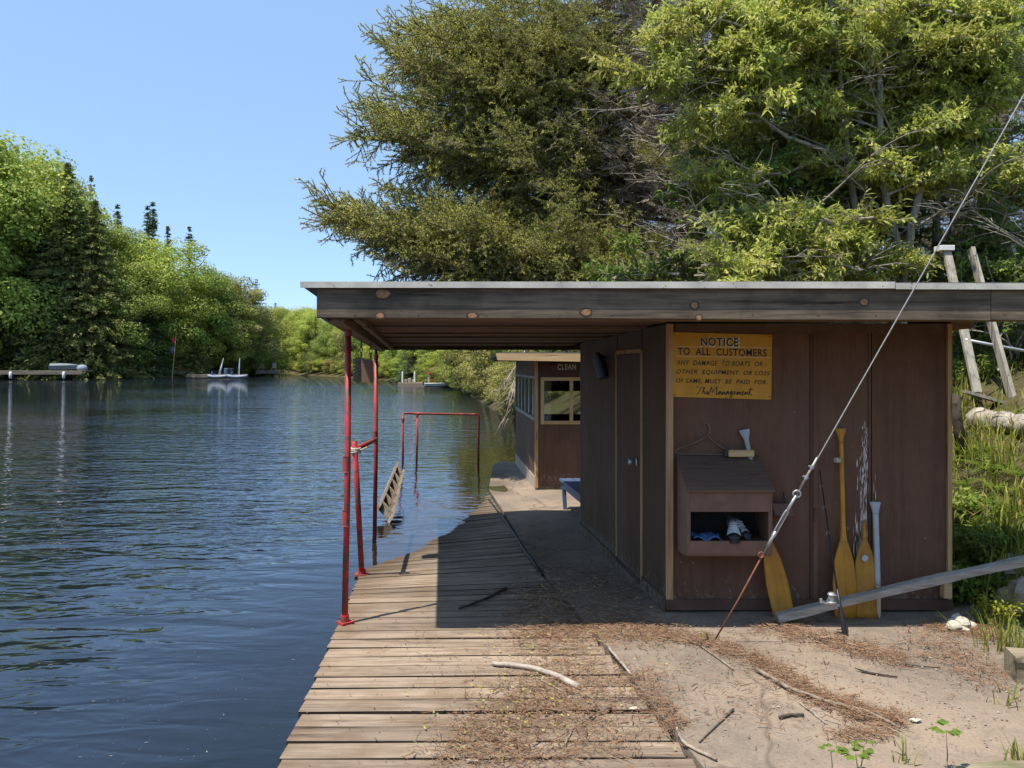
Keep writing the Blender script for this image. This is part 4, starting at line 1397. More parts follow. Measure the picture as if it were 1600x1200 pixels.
# ------------------------------------------------------------------ red swim rail standing in the lake
sr = thing('swim_rail', 'red pipe handrail frame standing in shallow water past the dock', 'handrail', (-1.3, 14.3, -0.3))
YR = 14.3
tl, tr_, tm = at(632, 646, YR), at(748, 647.5, YR), at(652, 646.3, YR)
mb = MB()
el = at(629.5, 652, 13.9)
mb.tube([el + Vector((0, 0, -1.05)), el, at(630.5, 647.5, 14.05), tl, tr_ - Vector((0.05, 0, 0)), tr_, tr_ + Vector((0, 0, -0.05)), tr_ + Vector((-0.01, 0, -1.1))], 0.019, 10)
mobj('top_pipe', mb, M_RED, sr, smooth=True)
mb = MB()
mb.tube([tm, tm + Vector((0.0, 0, -0.5)), tm + Vector((-0.02, 0, -1.1))], 0.019, 10)
mobj('middle_post', mb, M_RED, sr, smooth=True)
mb = MB()
mb.tube([tm + Vector((-0.05, 0, 0)), tm + Vector((0.05, 0, 0))], 0.027, 10)
mb.tube([tm + Vector((0, 0, -0.005)), tm + Vector((0, 0, -0.06))], 0.026, 10)
mb.tube([tr_ + Vector((-0.07, 0, 0)), tr_ + Vector((-0.02, 0, 0))], 0.026, 10)
mb.tube([el + Vector((0, 0, -0.09)), el + Vector((0, 0, -0.02))], 0.026, 10)
mobj('fitting', mb, M_RED, sr)

# ------------------------------------------------------------------ second hut
K2 = -0.09
h2 = thing('changing_hut', 'smaller brown hut with tan framed windows beyond the near hut', 'hut', (1.2, 12.0, -0.11))
def gx(Y): return 0.330 + K2 * (Y - 10.46)
YF2, YB2, XR2 = 10.46, 13.4, 2.3
Z0, Z1 = -0.085, 1.70
# front: panels around the window opening
wx0, wx1, wz0, wz1 = 0.415, 1.20, 0.815, 1.405
for x0, x1, z0, z1 in ((gx(YF2) + 0.002, wx0, Z0 + 0.02, Z1), (wx0 + 0.001, wx1 - 0.001, Z0 + 0.02, wz0), (wx0 + 0.001, wx1 - 0.001, wz1, Z1), (wx1, XR2, Z0 + 0.02, Z1)):
    mobj('wall_panel', wall_x(x0, x1, YF2, 0.03, z0, z1), M_WALL, h2)
win = mobj('window', wall_x(wx0 + 0.002, wx1 - 0.002, YF2 + 0.012, 0.006, wz0 + 0.002, wz1 - 0.002), M_GLASS, h2)
for x0, x1, z0, z1 in ((wx0 - 0.025, wx0 + 0.022, wz0 - 0.025, wz1 + 0.025), (wx1 - 0.022, wx1 + 0.025, wz0 - 0.025, wz1 + 0.025),
                       (wx0 + 0.023, wx1 - 0.023, wz0 - 0.025, wz0 + 0.022), (wx0 + 0.023, wx1 - 0.023, wz1 - 0.022, wz1 + 0.025),
                       (0.785, 0.832, wz0 + 0.023, wz1 - 0.023)):
    mobj('frame', wall_x(x0, x1, YF2 - 0.014, 0.024, z0, z1), M_TRIMX, win)
# side wall with its mullioned strip window
def side2(Y0, Y1, z0, z1, off=0.0, th=0.03):
    mb = MB()
    mb.hexa([(gx(Y0) + off, Y0, z0), (gx(Y1) + off, Y1, z0), (gx(Y1) + off + th, Y1, z0), (gx(Y0) + off + th, Y0, z0)],
            [(gx(Y0) + off, Y0, z1), (gx(Y1) + off, Y1, z1), (gx(Y1) + off + th, Y1, z1), (gx(Y0) + off + th, Y0, z1)])
    return mb
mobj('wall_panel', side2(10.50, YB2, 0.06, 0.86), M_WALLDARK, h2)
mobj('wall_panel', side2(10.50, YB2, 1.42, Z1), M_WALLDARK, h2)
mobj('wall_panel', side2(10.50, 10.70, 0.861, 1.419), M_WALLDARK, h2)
w2 = mobj('window', side2(10.70, YB2 - 0.05, 0.87, 1.41, 0.012, 0.005), M_GLASS, h2)
for k in range(6):
    ym = 10.70 + k * (YB2 - 10.75) / 5
    mobj('mullion', side2(ym, ym + 0.045, 0.872, 1.408, -0.008, 0.018), M_OLDWOOD, w2)
mobj('frame', side2(10.6, YB2, 0.83, 0.871, -0.016, 0.03), M_OLDWOOD, w2)
mobj('frame', side2(10.6, YB2, 1.409, 1.44, -0.012, 0.026), M_OLDWOOD, w2)
mobj('corner_trim', wall_x(gx(YF2) - 0.022, gx(YF2) + 0.026, YF2 - 0.022, 0.05, Z0 + 0.01, Z1), M_TRIM, h2)
# far and right walls, the far one with an opening
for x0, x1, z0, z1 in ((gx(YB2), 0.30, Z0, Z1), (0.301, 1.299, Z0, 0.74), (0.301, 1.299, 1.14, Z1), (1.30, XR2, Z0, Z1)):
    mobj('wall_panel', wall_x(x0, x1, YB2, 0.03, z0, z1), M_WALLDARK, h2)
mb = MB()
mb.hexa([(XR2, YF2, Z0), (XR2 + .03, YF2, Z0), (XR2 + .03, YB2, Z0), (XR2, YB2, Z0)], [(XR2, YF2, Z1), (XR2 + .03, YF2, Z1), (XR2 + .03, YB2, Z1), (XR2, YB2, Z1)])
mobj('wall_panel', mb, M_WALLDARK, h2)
for k in range(7):
    ya = 10.48 + k * 0.415
    o = mobj('block', side2(ya, ya + 0.40, -0.12, 0.056, -0.012, 0.12), M_BLOCK, h2)
mobj('sill_board', wall_x(gx(YF2) + 0.03, XR2, YF2 - 0.012, 0.011, -0.10, -0.05), M_STRINGER, h2)
RT = [(-0.17, 10.02), (2.6, 10.02), (2.6, 13.75), (-0.40, 13.75)]
mb = MB()
mb.prism([(x, y, 1.735 - (y - 10) * 0.012) for x, y in RT], (0, 0, 0.03))
mobj('roof', mb, M_ROOFTOP, h2)
mb = MB()
mb.hexa([(-0.19, 10.0, 1.660), (2.6, 10.0, 1.612), (2.6, 10.018, 1.612), (-0.19, 10.018, 1.660)], [(-0.21, 10.0, 1.75), (2.6, 10.0, 1.742), (2.6, 10.018, 1.742), (-0.21, 10.018, 1.75)])
mobj('fascia_board', mb, M_TRIMX, h2)
mb = MB()
mb.prism([(x, y, 1.705 - (y - 10) * 0.012) for x, y in [(-0.14, 10.03), (2.55, 10.03), (2.55, 13.7), (-0.36, 13.7)]], (0, 0, 0.02))
mobj('soffit', mb, M_SOFFIT, h2)
# CLEAN sign
cs = thing('arrow_sign', 'dark arrow board lettered CLEAN in white under the second hut eave', 'sign', at(885, 573, 10.40))
YC = 10.415
mb = MB()
mb.prism([at(859, 574, YC), at(867, 566, YC), at(867, 568, YC), at(925, 562, YC), at(926, 580, YC), at(868, 582, YC), at(867, 583, YC)], (0, 0.02, 0))
mobj('board', mb, M_SKIRT, cs)
p0, p1 = at(871, 578.2, YC), at(900, 569, YC)
v, f_ = text_shape('CLEAN', p0.x, p1.x, p0.z, p1.z, YC - 0.002, 0, 0.03, 1.25)
mb = MB()
mb.add([(x, y, z + (x - p0.x) * 0.02) for x, y, z in v], f_)
mobj('lettering', mb, M_WHITEINK, cs)

# blue bench behind the near hut
bn = thing('bench', 'blue painted bench between the two huts', 'bench', (0.8, 8.4, -0.07))
bx = lambda Y: 0.555 - 0.124 * (Y - 9.0)
zt = 0.272
mb = MB()
for i in range(3):
    o0, o1 = i * 0.155, i * 0.155 + 0.145
    mb = MB()
    mb.hexa([(bx(7.75) + o0, 7.75, zt - 0.03), (bx(7.75) + o1, 7.75, zt - 0.03), (bx(9.0) + o1, 9.0, zt - 0.03), (bx(9.0) + o0, 9.0, zt - 0.03)],
            [(bx(7.75) + o0, 7.75, zt), (bx(7.75) + o1, 7.75, zt), (bx(9.0) + o1, 9.0, zt), (bx(9.0) + o0, 9.0, zt)])
    mobj('seat_board', mb, M_BLUE, bn)
for Y, s in ((8.93, 0.02), (7.85, -0.02)):
    for dx in (0.012, 0.40):
        mb = MB()
        x = bx(Y) + dx
        zg = pad_z(x, Y) + 0.006
        mb.hexa([(x + s, Y - 0.03, zg), (x + s + 0.045, Y - 0.03, zg), (x + s + 0.045, Y + 0.03, zg), (x + s, Y + 0.03, zg)],
                [(x, Y - 0.03, zt - 0.031), (x + 0.045, Y - 0.03, zt - 0.031), (x + 0.045, Y + 0.03, zt - 0.031), (x, Y + 0.03, zt - 0.031)])
        mobj('leg', mb, M_BLUE, bn)
mb = MB()
mb.hexa([(bx(7.8) + 0.02, 7.8, zt - 0.1), (bx(7.8) + .05, 7.8, zt - .1), (bx(8.95) + .05, 8.95, zt - .1), (bx(8.95) + .02, 8.95, zt - .1)],
        [(bx(7.8) + 0.02, 7.8, zt - 0.031), (bx(7.8) + .05, 7.8, zt - .031), (bx(8.95) + .05, 8.95, zt - .031), (bx(8.95) + .02, 8.95, zt - .031)])
mobj('apron', mb, M_BLUE, bn)

# ------------------------------------------------------------------ things on the right bank
fr = thing('old_frame', 'pale weathered timber frame tilted on the bank right of the hut', 'frame', on_ground(1545, 628))
YQ = 7.9
def rail3(p, q, w, h, nm, m=M_OLDWOOD):
    mb = MB()
    p, q = Vector(p), Vector(q)
    d = (q - p).normalized()
    wv = Vector((1, 0, 0)); wv = (wv - d * d.dot(wv)).normalized()
    bar(mb, p, q, wv, w, d.cross(wv), h)
    return mobj(nm, mb, m, fr)
rail3(at(1527, 613, 7.75), at(1478, 386, 8.35), 0.042, 0.016, 'side_rail')
rail3(at(1583, 628, 7.75), at(1517, 388, 8.35), 0.020, 0.045, 'side_rail')
rail3(at(1640, 600, 8.3), at(1579, 386, 8.9), 0.020, 0.045, 'side_rail')
rail3(at(1512, 612, 7.68), at(1598, 634, 7.68), 0.3, 0.018, 'foot_rail') if False else None
mb = MB()
a, b = at(1513, 610, 7.72), at(1592, 633, 7.72)
mb.hexa([a + Vector((0, 0, -0.03)), b + Vector((0, 0, -0.03)), b + Vector((.02, .16, -0.03)), a + Vector((.02, .16, -0.03))], [a, b, b + Vector((.02, .16, 0)), a + Vector((.02, .16, 0))])
mobj('foot_rail', mb, M_OLDWOOD, fr)
mb = MB()
mb.tube([at(1508, 531, 7.95), at(1600, 548, 8.1), at(1640, 556, 8.1)], 0.016, 8)
mobj('cross_rod', mb, M_STEEL, fr, smooth=True)
mb = MB()
a, b = at(1466, 392, 8.33), at(1481, 384, 8.33)
mb.cbox((a.x, 8.28, a.z), (b.x + 0.05, 8.42, b.z), 0.004)
mobj('end_cap', mb, M_WHITE, fr)

# fallen log
l0, l1 = on_ground(1524, 664), on_ground(1660, 690)
l0.z += 0.06; l1.z += 0.08
mb = MB()
rings = []
u0 = (l1 - l0).normalized()
uu = Vector((0, 0, 1)).cross(u0).normalized(); vv = u0.cross(uu)
for i in range(14):
    c = l0.lerp(l1, i / 13)
    r = 0.105 + 0.012 * math.sin(i * 1.7)
    rings.append([c + (uu * math.cos(a) + vv * math.sin(a)) * r * (1 + 0.08 * math.sin(5 * a + i * 0.6)) for a in np.linspace(0, 2 * math.pi, 17)[:-1]])
mb.loft(rings)
mobj('fallen_log', mb, m_wood('log_bark', (0.12, 0.10, 0.085), (0.52, 0.46, 0.38), 'x', 9, 0.9, 0.1, 0.9), smooth=True, label='pale grey fallen log lying in grass on the bank', cat='log')
s0 = on_ground(1506, 712); s0.z -= 0.1
mb = MB()
mb.tube([s0, s0 + Vector((-0.05, 0.02, 0.42)), at(1493, 617, s0.y + 0.05)], [0.05, 0.045, 0.04], 9)
mobj('wood_stake', mb, M_STRINGER, smooth=True, label='dark short stake standing in grass beside the hut corner', cat='stake')

# landscape timbers
def timber(label, p, q, w, h):
    mb = MB()
    p, q = Vector(p), Vector(q)
    d = (q - p).normalized()
    wv = Vector((-d.y, d.x, 0)).normalized()
    rings = []
    for i in range(8):
        c = p.lerp(q, i / 7)
        j = 0.004 * math.sin(i * 2.3)
        rings.append([c + wv * a + Vector((0, 0, b + j)) for a, b in ((-w, -h), (-w, h - 0.02), (-w + 0.02, h), (w - 0.02, h), (w, h - 0.02), (w, -h))])
    mb.loft(rings)
    return mobj('landscape_timber', mb, M_RAILTIE, label=label, cat='timber')
tp = on_ground(1554, 1060)
timber('mossy square landscape timber at the right edge of the pavement', tp + Vector((0.08, 0.0, 0.05)), tp + Vector((1.4, -0.35, 0.06)), 0.09, 0.085)
tq = Vector((1.72, 2.93, 0.0))
timber('grey landscape timber lying along the bottom edge beside the weeds', tq, tq + Vector((1.2, 0.10, 0.02)), 0.07, 0.05)

# boulders and a heap of white stones
def rock(name, label, c, r, m, seed, cat='rock', group=None, flat=0.7):
    rr = random.Random(seed)
    mb = MB()
    n, k = 12, 7
    rings = []
    off = [(rr.uniform(1, 3), rr.uniform(0, 6), rr.uniform(1, 3), rr.uniform(0, 6)) for _ in range(3)]
    for i in range(k):
        ph = -math.pi / 2 + math.pi * (i + 0.35) / (k - 0.3)
        ring = []
        for j in range(n):
            th = 2 * math.pi * j / n
            q = 1.0 + sum(0.13 * math.sin(a * th + b + ph * d + c_) for a, b, d, c_ in [(round(o[0]), o[1], o[2], o[3]) for o in off])
            ring.append((c[0] + r * q * math.cos(ph) * math.cos(th), c[1] + r * q * math.cos(ph) * math.sin(th), c[2] + r * flat * q * math.sin(ph)))
        rings.append(ring)
    mb.loft(rings)
    return mobj(name, mb, m, label=label, cat=cat, group=group)
b1 = on_ground(1592, 968)
rock('boulder', 'large pale boulder on the bank under the long plank end', b1 + Vector((0.12, 0.10, 0.10)), 0.17, M_ROCK, 3)
b2 = on_ground(1570, 900)
rock('boulder', 'tan flat boulder half hidden by weeds above the pale boulder', b2 + Vector((0.16, 0.1, 0.0)), 0.15, M_ROCK, 8)
for i in range(11):
    c = on_ground(1470 + R.uniform(6, 48), 974 + R.uniform(2, 20))
    rock('white_stone', 'chunk of crumbly white stone heaped on the pavement near the hut corner', c + Vector((0, 0, 0.014 + (0.03 if i > 7 else 0))), R.uniform(0.026, 0.046), M_CHALK, 20 + i, 'stone', 'white stones heaped by the hut corner')

# ------------------------------------------------------------------ litter and sticks on dock and pavement
def surf_z(x, Y):
    xe = interp(Y, EY + [14], EX + [-0.34])
    if x >= xe:
        return pad_z(x, Y) + 0.009
    xl = interp(Y, DY, DXL)
    t = (x - xl) / (xe - xl)
    return interp(Y, DY, DZL) * (1 - t) + interp(Y, EY, EZ) * t + 0.005

def litter_points(paths, n):
    """points scattered round pixel polylines: (pts, spread px, weight)"""
    out = []
    tot = sum(p[2] for p in paths)
    for pts, spread, w in paths:
        m = int(n * w / tot)
        P_ = np.array(pts, float)
        seg = np.hypot(*(P_[1:] - P_[:-1]).T)
        cum = np.concatenate([[0], np.cumsum(seg)])
        for _ in range(m):
            s = R.uniform(0, cum[-1])
            i = min(len(seg) - 1, int(np.searchsorted(cum, s) - 1)) if s > 0 else 0
            q = P_[i] + (P_[i + 1] - P_[i]) * ((s - cum[i]) / seg[i])
            g = R.gauss(0, 1)
            if math.sin(q[0] * 0.11 + q[1] * 0.07) * math.sin(q[1] * 0.13 - q[0] * 0.05 + g) < R.uniform(-1.1, 0.55) - 0.15: continue
            px, py = q[0] + g * spread, q[1] + R.gauss(0, 0.45) * spread
            if py < 690: continue
            Yg = (EYE + 0.02) * FPX / (py - HOR)
            x = (px - 800) / FPX * Yg
            xl = interp(Yg, DY, DXL)
            if x < xl + 0.02: continue
            if 4.93 < Yg < 7.6 and x > hx(Yg) - 0.02: continue
            out.append((x, Yg))
    return out
LP = [([(880, 905), (850, 960), (860, 1000)], 42, 2.6), ([(930, 890), (960, 960), (1010, 992)], 30, 1.6), ([(830, 1000), (930, 985), (1040, 1000)], 26, 2.6),
      ([(880, 1010), (860, 1080), (800, 1130), (740, 1180)], 42, 2.2), ([(960, 1060), (900, 1110), (960, 1170)], 50, 1.3),
      ([(1040, 1000), (1110, 1012), (1200, 1050), (1270, 1098), (1390, 1140)], 13, 3.2), ([(1190, 985), (1260, 1000), (1330, 1020), (1410, 1040)], 16, 1.8),
      ([(1330, 1130), (1400, 1130), (1380, 1160), (1310, 1160)], 14, 0.7), ([(1430, 1000), (1500, 1040), (1560, 1080)], 26, 0.9), ([(820, 800), (850, 850), (880, 900)], 25, 0.8),
      ([(700, 1190), (900, 1190)], 30, 0.6), ([(1050, 1100), (1300, 1060)], 90, 0.5), ([(640, 990), (800, 1080)], 60, 0.15), ([(1440, 985), (1560, 1000)], 14, 0.8),
      ([(1000, 1060), (1060, 1150)], 14, 0.6)]
def litter_mesh(points, lmin, lmax, wmin, wmax, lift):
    n = len(points)
    P_ = np.array([(x, y, surf_z(x, y)) for x, y in points])
    ang = rng.uniform(0, 2 * np.pi, n)
    L = rng.uniform(lmin, lmax, n); W = rng.uniform(wmin, wmax, n)
    z0 = rng.uniform(0.0015, lift, n); tilt = rng.uniform(-0.18, 0.18, n)
    dx, dy = np.cos(ang), np.sin(ang)
    d = np.stack([dx, dy, tilt], 1) * (L / 2)[:, None]
    s = np.stack([-dy, dx, np.zeros(n)], 1) * (W / 2)[:, None]
    c = P_ + np.stack([np.zeros(n), np.zeros(n), z0 + np.abs(d[:, 2])], 1)
    up = np.stack([np.zeros(n), np.zeros(n), W * 0.7], 1)
    V = np.stack([c - d - s, c - d + s, c - d * 0.9 + up, c + d - s, c + d + s, c + d * 0.9 + up], 1).reshape(-1, 3)
    b = (np.arange(n) * 6)[:, None]
    F = np.concatenate([b + np.array([[0, 3, 5, 2]]), b + np.array([[1, 2, 5, 4]])], 0)
    return V, F
pts = litter_points(LP, 27000)
V, F = litter_mesh(pts, 0.010, 0.060, 0.0011, 0.0036, 0.022)
mb = MB(); mb.arr(V, F)
V, F = litter_mesh(litter_points(LP, 900), 0.03, 0.085, 0.003, 0.0075, 0.02)
mb.arr(V, F)
mobj('needle_litter', mb, M_LITTER, kind='stuff', label='brown needles and twig bits drifted over boards and pavement', cat='litter')
pts = litter_points(LP[:5], 420) + litter_points([([(770, 1130), (860, 1060)], 60, 1)], 160)
V, F = litter_mesh(pts, 0.008, 0.022, 0.005, 0.010, 0.01)
mb = MB(); mb.arr(V, F)
mobj('catkin_litter', mb, M_BUDS, kind='stuff', label='yellow fallen catkins scattered among the brown needles', cat='litter')
pts = litter_points([([(650, 1000), (1000, 1150)], 190, 1), ([(1100, 1000), (1500, 1150)], 150, 1.2)], 900)
V, F = litter_mesh(pts, 0.005, 0.014, 0.003, 0.007, 0.004)
mb = MB(); mb.arr(V, F)
mobj('crumb_litter', mb, M_LITTER, kind='stuff', label='loose crumbs of bark scattered over the pavement', cat='litter')

n = 1500
pts = litter_points([([(1000, 1040), (1250, 1080), (1540, 1150)], 110, 1.4), ([(1400, 1000), (1560, 1090)], 40, 1.0), ([(1050, 1000), (1300, 990)], 20, 0.5)], n)
ico = np.array([(0, 0, 1), (1, 0, 0.1), (0.2, 0.9, 0), (-0.9, 0.3, 0.1), (-0.3, -1, 0), (0.6, -0.7, 0.2), (0, 0, -0.6)])
icf = np.array([(0, 1, 2), (0, 2, 3), (0, 3, 4), (0, 4, 5), (0, 5, 1), (6, 2, 1), (6, 3, 2), (6, 4, 3), (6, 5, 4), (6, 1, 5)])
VV, FF = [], []
for i, (x, Yp) in enumerate(pts):
    sz = 0.0018 + 0.0065 * R.random() ** 4
    a = R.uniform(0, 6.28); ca, sa = math.cos(a), math.sin(a)
    q = ico * np.array([1, R.uniform(0.6, 1), R.uniform(0.5, 0.9)]) * sz
    VV.append(np.column_stack([q[:, 0] * ca - q[:, 1] * sa + x, q[:, 0] * sa + q[:, 1] * ca + Yp, q[:, 2] + surf_z(x, Yp) + sz * 0.3]))
    FF.append(icf + i * 7)
mb = MB(); mb.arr(np.vstack(VV), np.vstack(FF))
mobj('pebbles', mb, M_PEBBLE, kind='stuff', label='pebbles and grit strewn over the pavement', cat='pebbles')

def stick(label, pix, r0, r1, m=M_TWIG, lift=0.0, forks=()):
    """a stick on the ground through photo pixels"""
    P_ = []
    for px, py in pix:
        Yg = (EYE + 0.01) * FPX / (py - HOR)
        x = (px - 800) / FPX * Yg
        P_.append(Vector((x, Yg, surf_z(x, Yg) + max(r0, r1) * 0.9 + lift)))
    Q = []
    for i in range(len(P_) - 1):
        for t in (0, 0.33, 0.66):
            q = P_[i].lerp(P_[i + 1], t)
            Q.append(q + Vector((R.uniform(-1, 1), R.uniform(-1, 1), R.uniform(-0.3, 0.6))) * r0 * 0.5)
    Q.append(P_[-1])
    n = len(Q)
    mb = MB()
    mb.tube(Q, [r0 + (r1 - r0) * i / (n - 1) for i in range(n)], 7)
    for u, dx, dy, dz in forks:
        b = Q[int(u * (n - 1))]
        mb.tube([b, b + Vector((dx, dy, dz)) * 0.6, b + Vector((dx, dy, dz))], [r1 * 1.2, r1, r1 * 0.6], 5)
    return mobj('fallen_stick', mb, m, smooth=True, label=label, cat='stick', group='sticks lying on dock and pavement')
M_PALESTICK = m_wood('pale_stick', (0.20, 0.165, 0.13), (0.42, 0.36, 0.30), 'x', 24, 0.85, 0.2)
M_DARKSTICK = m_wood('dark_stick', (0.03, 0.024, 0.02), (0.085, 0.07, 0.055), 'x', 24, 0.9, 0.2)
stick('thick pale driftwood stick lying across the dock boards', [(769, 1044), (800, 1047), (840, 1053), (875, 1067), (904, 1082)], 0.011, 0.017, M_PALESTICK)
stick('dark stick lying in the roof shadow on the dock', [(717, 951), (760, 934), (791, 917)], 0.008, 0.011, M_DARKSTICK)
stick('longest brown stick along the needle drift on the pavement', [(1180, 1055), (1230, 1085), (1290, 1108), (1350, 1122), (1406, 1150)], 0.010, 0.006, M_TWIG, 0.008)
stick('crooked twig beginning at the wire foot', [(1060, 1005), (1090, 1012), (1112, 1028), (1146, 1053)], 0.006, 0.004)
stick('short forked dark stick alone on the pavement by the right', [(1346, 1057), (1370, 1061), (1402, 1065)], 0.006, 0.004, M_DARKSTICK, 0, ((0.3, -0.05, 0.03, 0.01),))
stick('thin pale straight stick beside the needle drift', [(1249, 1105), (1270, 1122), (1292, 1139)], 0.004, 0.003, M_PALESTICK)
stick('flat dark bark stick alone on bare pavement', [(1217, 1130), (1236, 1126), (1256, 1126)], 0.008, 0.006, M_DARKSTICK)
stick('slanting brown twig right of the dock edge near the bottom', [(1092, 1168), (1120, 1140), (1146, 1116)], 0.004, 0.006)
stick('curved stick lying along the dock edge at the bottom', [(1055, 1140), (1066, 1168), (1092, 1185), (1120, 1197)], 0.008, 0.006)
stick('pale lath stick along the dock edge near the wire foot', [(950, 1018), (968, 1040), (986, 1062)], 0.008, 0.007, M_PALESTICK)
stick('dark twig on the boards at the dock edge', [(906, 1140), (930, 1122), (955, 1112)], 0.006, 0.004, M_DARKSTICK)
stick('thin twig lying flat before the fishing rod', [(1410, 1044), (1440, 1048), (1470, 1050)], 0.004, 0.003, M_DARKSTICK)
stick('short pale twig beside the driftwood stick', [(838, 1063), (860, 1075), (880, 1086)], 0.003, 0.004, M_PALESTICK)
stick('broken twig crossing the dock corner', [(882, 1172), (893, 1150), (900, 1135)], 0.004, 0.003)
stick('black hose lying in the seam between dock and far deck', [(845, 893), (818, 855), (793, 810), (764, 767)], 0.010, 0.010, M_BLACK)
# dry tufts under the wire
# pale pieces of birch bark
for i, (px, py) in enumerate(((738, 1192), (992, 1110), (1430, 1130))):
    Yg = EYE * FPX / (py - HOR); x = (px - 800) / FPX * Yg
    mb = MB()
    z = surf_z(x, Yg) + 0.004
    a0 = R.uniform(0, 6)
    mb.prism([(x + math.cos(a0 + a) * 0.03 * R.uniform(.6, 1), Yg + math.sin(a0 + a) * 0.018 * R.uniform(.6, 1), z) for a in np.linspace(0, 6.28, 9)[:-1]], (0.002, 0, 0.004))
    mobj('bark_scrap', mb, M_CHALK, label=['pale bark scrap on the dock at the bottom edge', 'pale bark scrap on needles beside the dock edge', 'pale bark scrap on the bare pavement by the right'][i], cat='bark')

# specks floating on the near water
n = 150
px = rng.uniform(20, 500, n); py = rng.uniform(880, 1195, n)
Yw = (EYE - WATER) * FPX / (py - HOR)
xw = (px - 800) / FPX * Yw
keep = xw < np.interp(Yw, DY, DXL) - 0.05
xw, Yw = xw[keep], Yw[keep]
n = len(xw)
s = rng.uniform(0.001, 0.003, n); a = rng.uniform(0, 6.28, n); el_ = rng.choice([1.0, 1.0, 1.0, 4.0], n)
V = []
for k in range(4):
    aa = a + k * np.pi / 2
    rr_ = s * (el_ if k % 2 == 0 else 1.0)
    V.append(np.stack([xw + np.cos(aa) * rr_, Yw + np.sin(aa) * rr_, np.full(n, WATER + 0.002)], 1))
V = np.stack(V, 1).reshape(-1, 3)
mb = MB(); mb.arr(V, (np.arange(n) * 4)[:, None] + np.array([[0, 1, 2, 3]]))
mobj('floating_specks', mb, M_POLLEN, kind='stuff', label='pollen specks floating on the near water', cat='specks')

#VEGETATION
# ------------------------------------------------------------------ vegetation: shared meshes
def perp_frames(D):
    D = D / np.linalg.norm(D, axis=1, keepdims=True)
    ref = np.where(np.abs(D[:, 2:3]) < 0.9, np.array([[0, 0, 1.0]]), np.array([[1.0, 0, 0]]))
    U = np.cross(D, ref); U /= np.linalg.norm(U, axis=1, keepdims=True)
    return D, U, np.cross(D, U)

def brush_tris(segs, spacing, length, width, g, lean=0.55):
    """needles round many short twigs: segs (n,2,3)"""
    segs = np.asarray(segs)
    L = np.linalg.norm(segs[:, 1] - segs[:, 0], axis=1)
    cnt = np.maximum(2, (L / spacing).astype(int))
    idx = np.repeat(np.arange(len(segs)), cnt)
    n = len(idx)
    t = g.uniform(0, 1.05, n)
    A, B = segs[idx, 0], segs[idx, 1]
    c = A + (B - A) * t[:, None]
    D, U, W = perp_frames(B - A)
    a = g.uniform(0, 2 * np.pi, n)
    rad = U * np.cos(a)[:, None] + W * np.sin(a)[:, None]
    d = D * lean + rad * 0.85
    d /= np.linalg.norm(d, axis=1, keepdims=True)
    side = np.cross(d, g.normal(size=(n, 3))); side /= np.linalg.norm(side, axis=1, keepdims=True)
    ln = length * g.uniform(0.7, 1.25, n)[:, None]
    V = np.stack([c - side * width / 2, c + side * width / 2, c + d * ln], 1).reshape(-1, 3)
    F = np.arange(n * 3).reshape(-1, 3)
    return V, F

def thin_tubes(mb, segs, r0, r1, mi):
    """three-sided twigs for many segments at once"""
    segs = np.asarray(segs)
    D, U, W = perp_frames(segs[:, 1] - segs[:, 0])
    V = []
    for e, r in ((0, r0), (1, r1)):
        for k in range(3):
            a = 2 * np.pi * k / 3
            V.append(segs[:, e] + (U * np.cos(a) + W * np.sin(a)) * r)
    V = np.stack(V, 1).reshape(-1, 3)
    b = (np.arange(len(segs)) * 6)[:, None]
    F = np.concatenate([b + np.array([[0, 1, 4, 3]]), b + np.array([[1, 2, 5, 4]]), b + np.array([[2, 0, 3, 5]])], 0)
    mb.arr(V, F, mi)

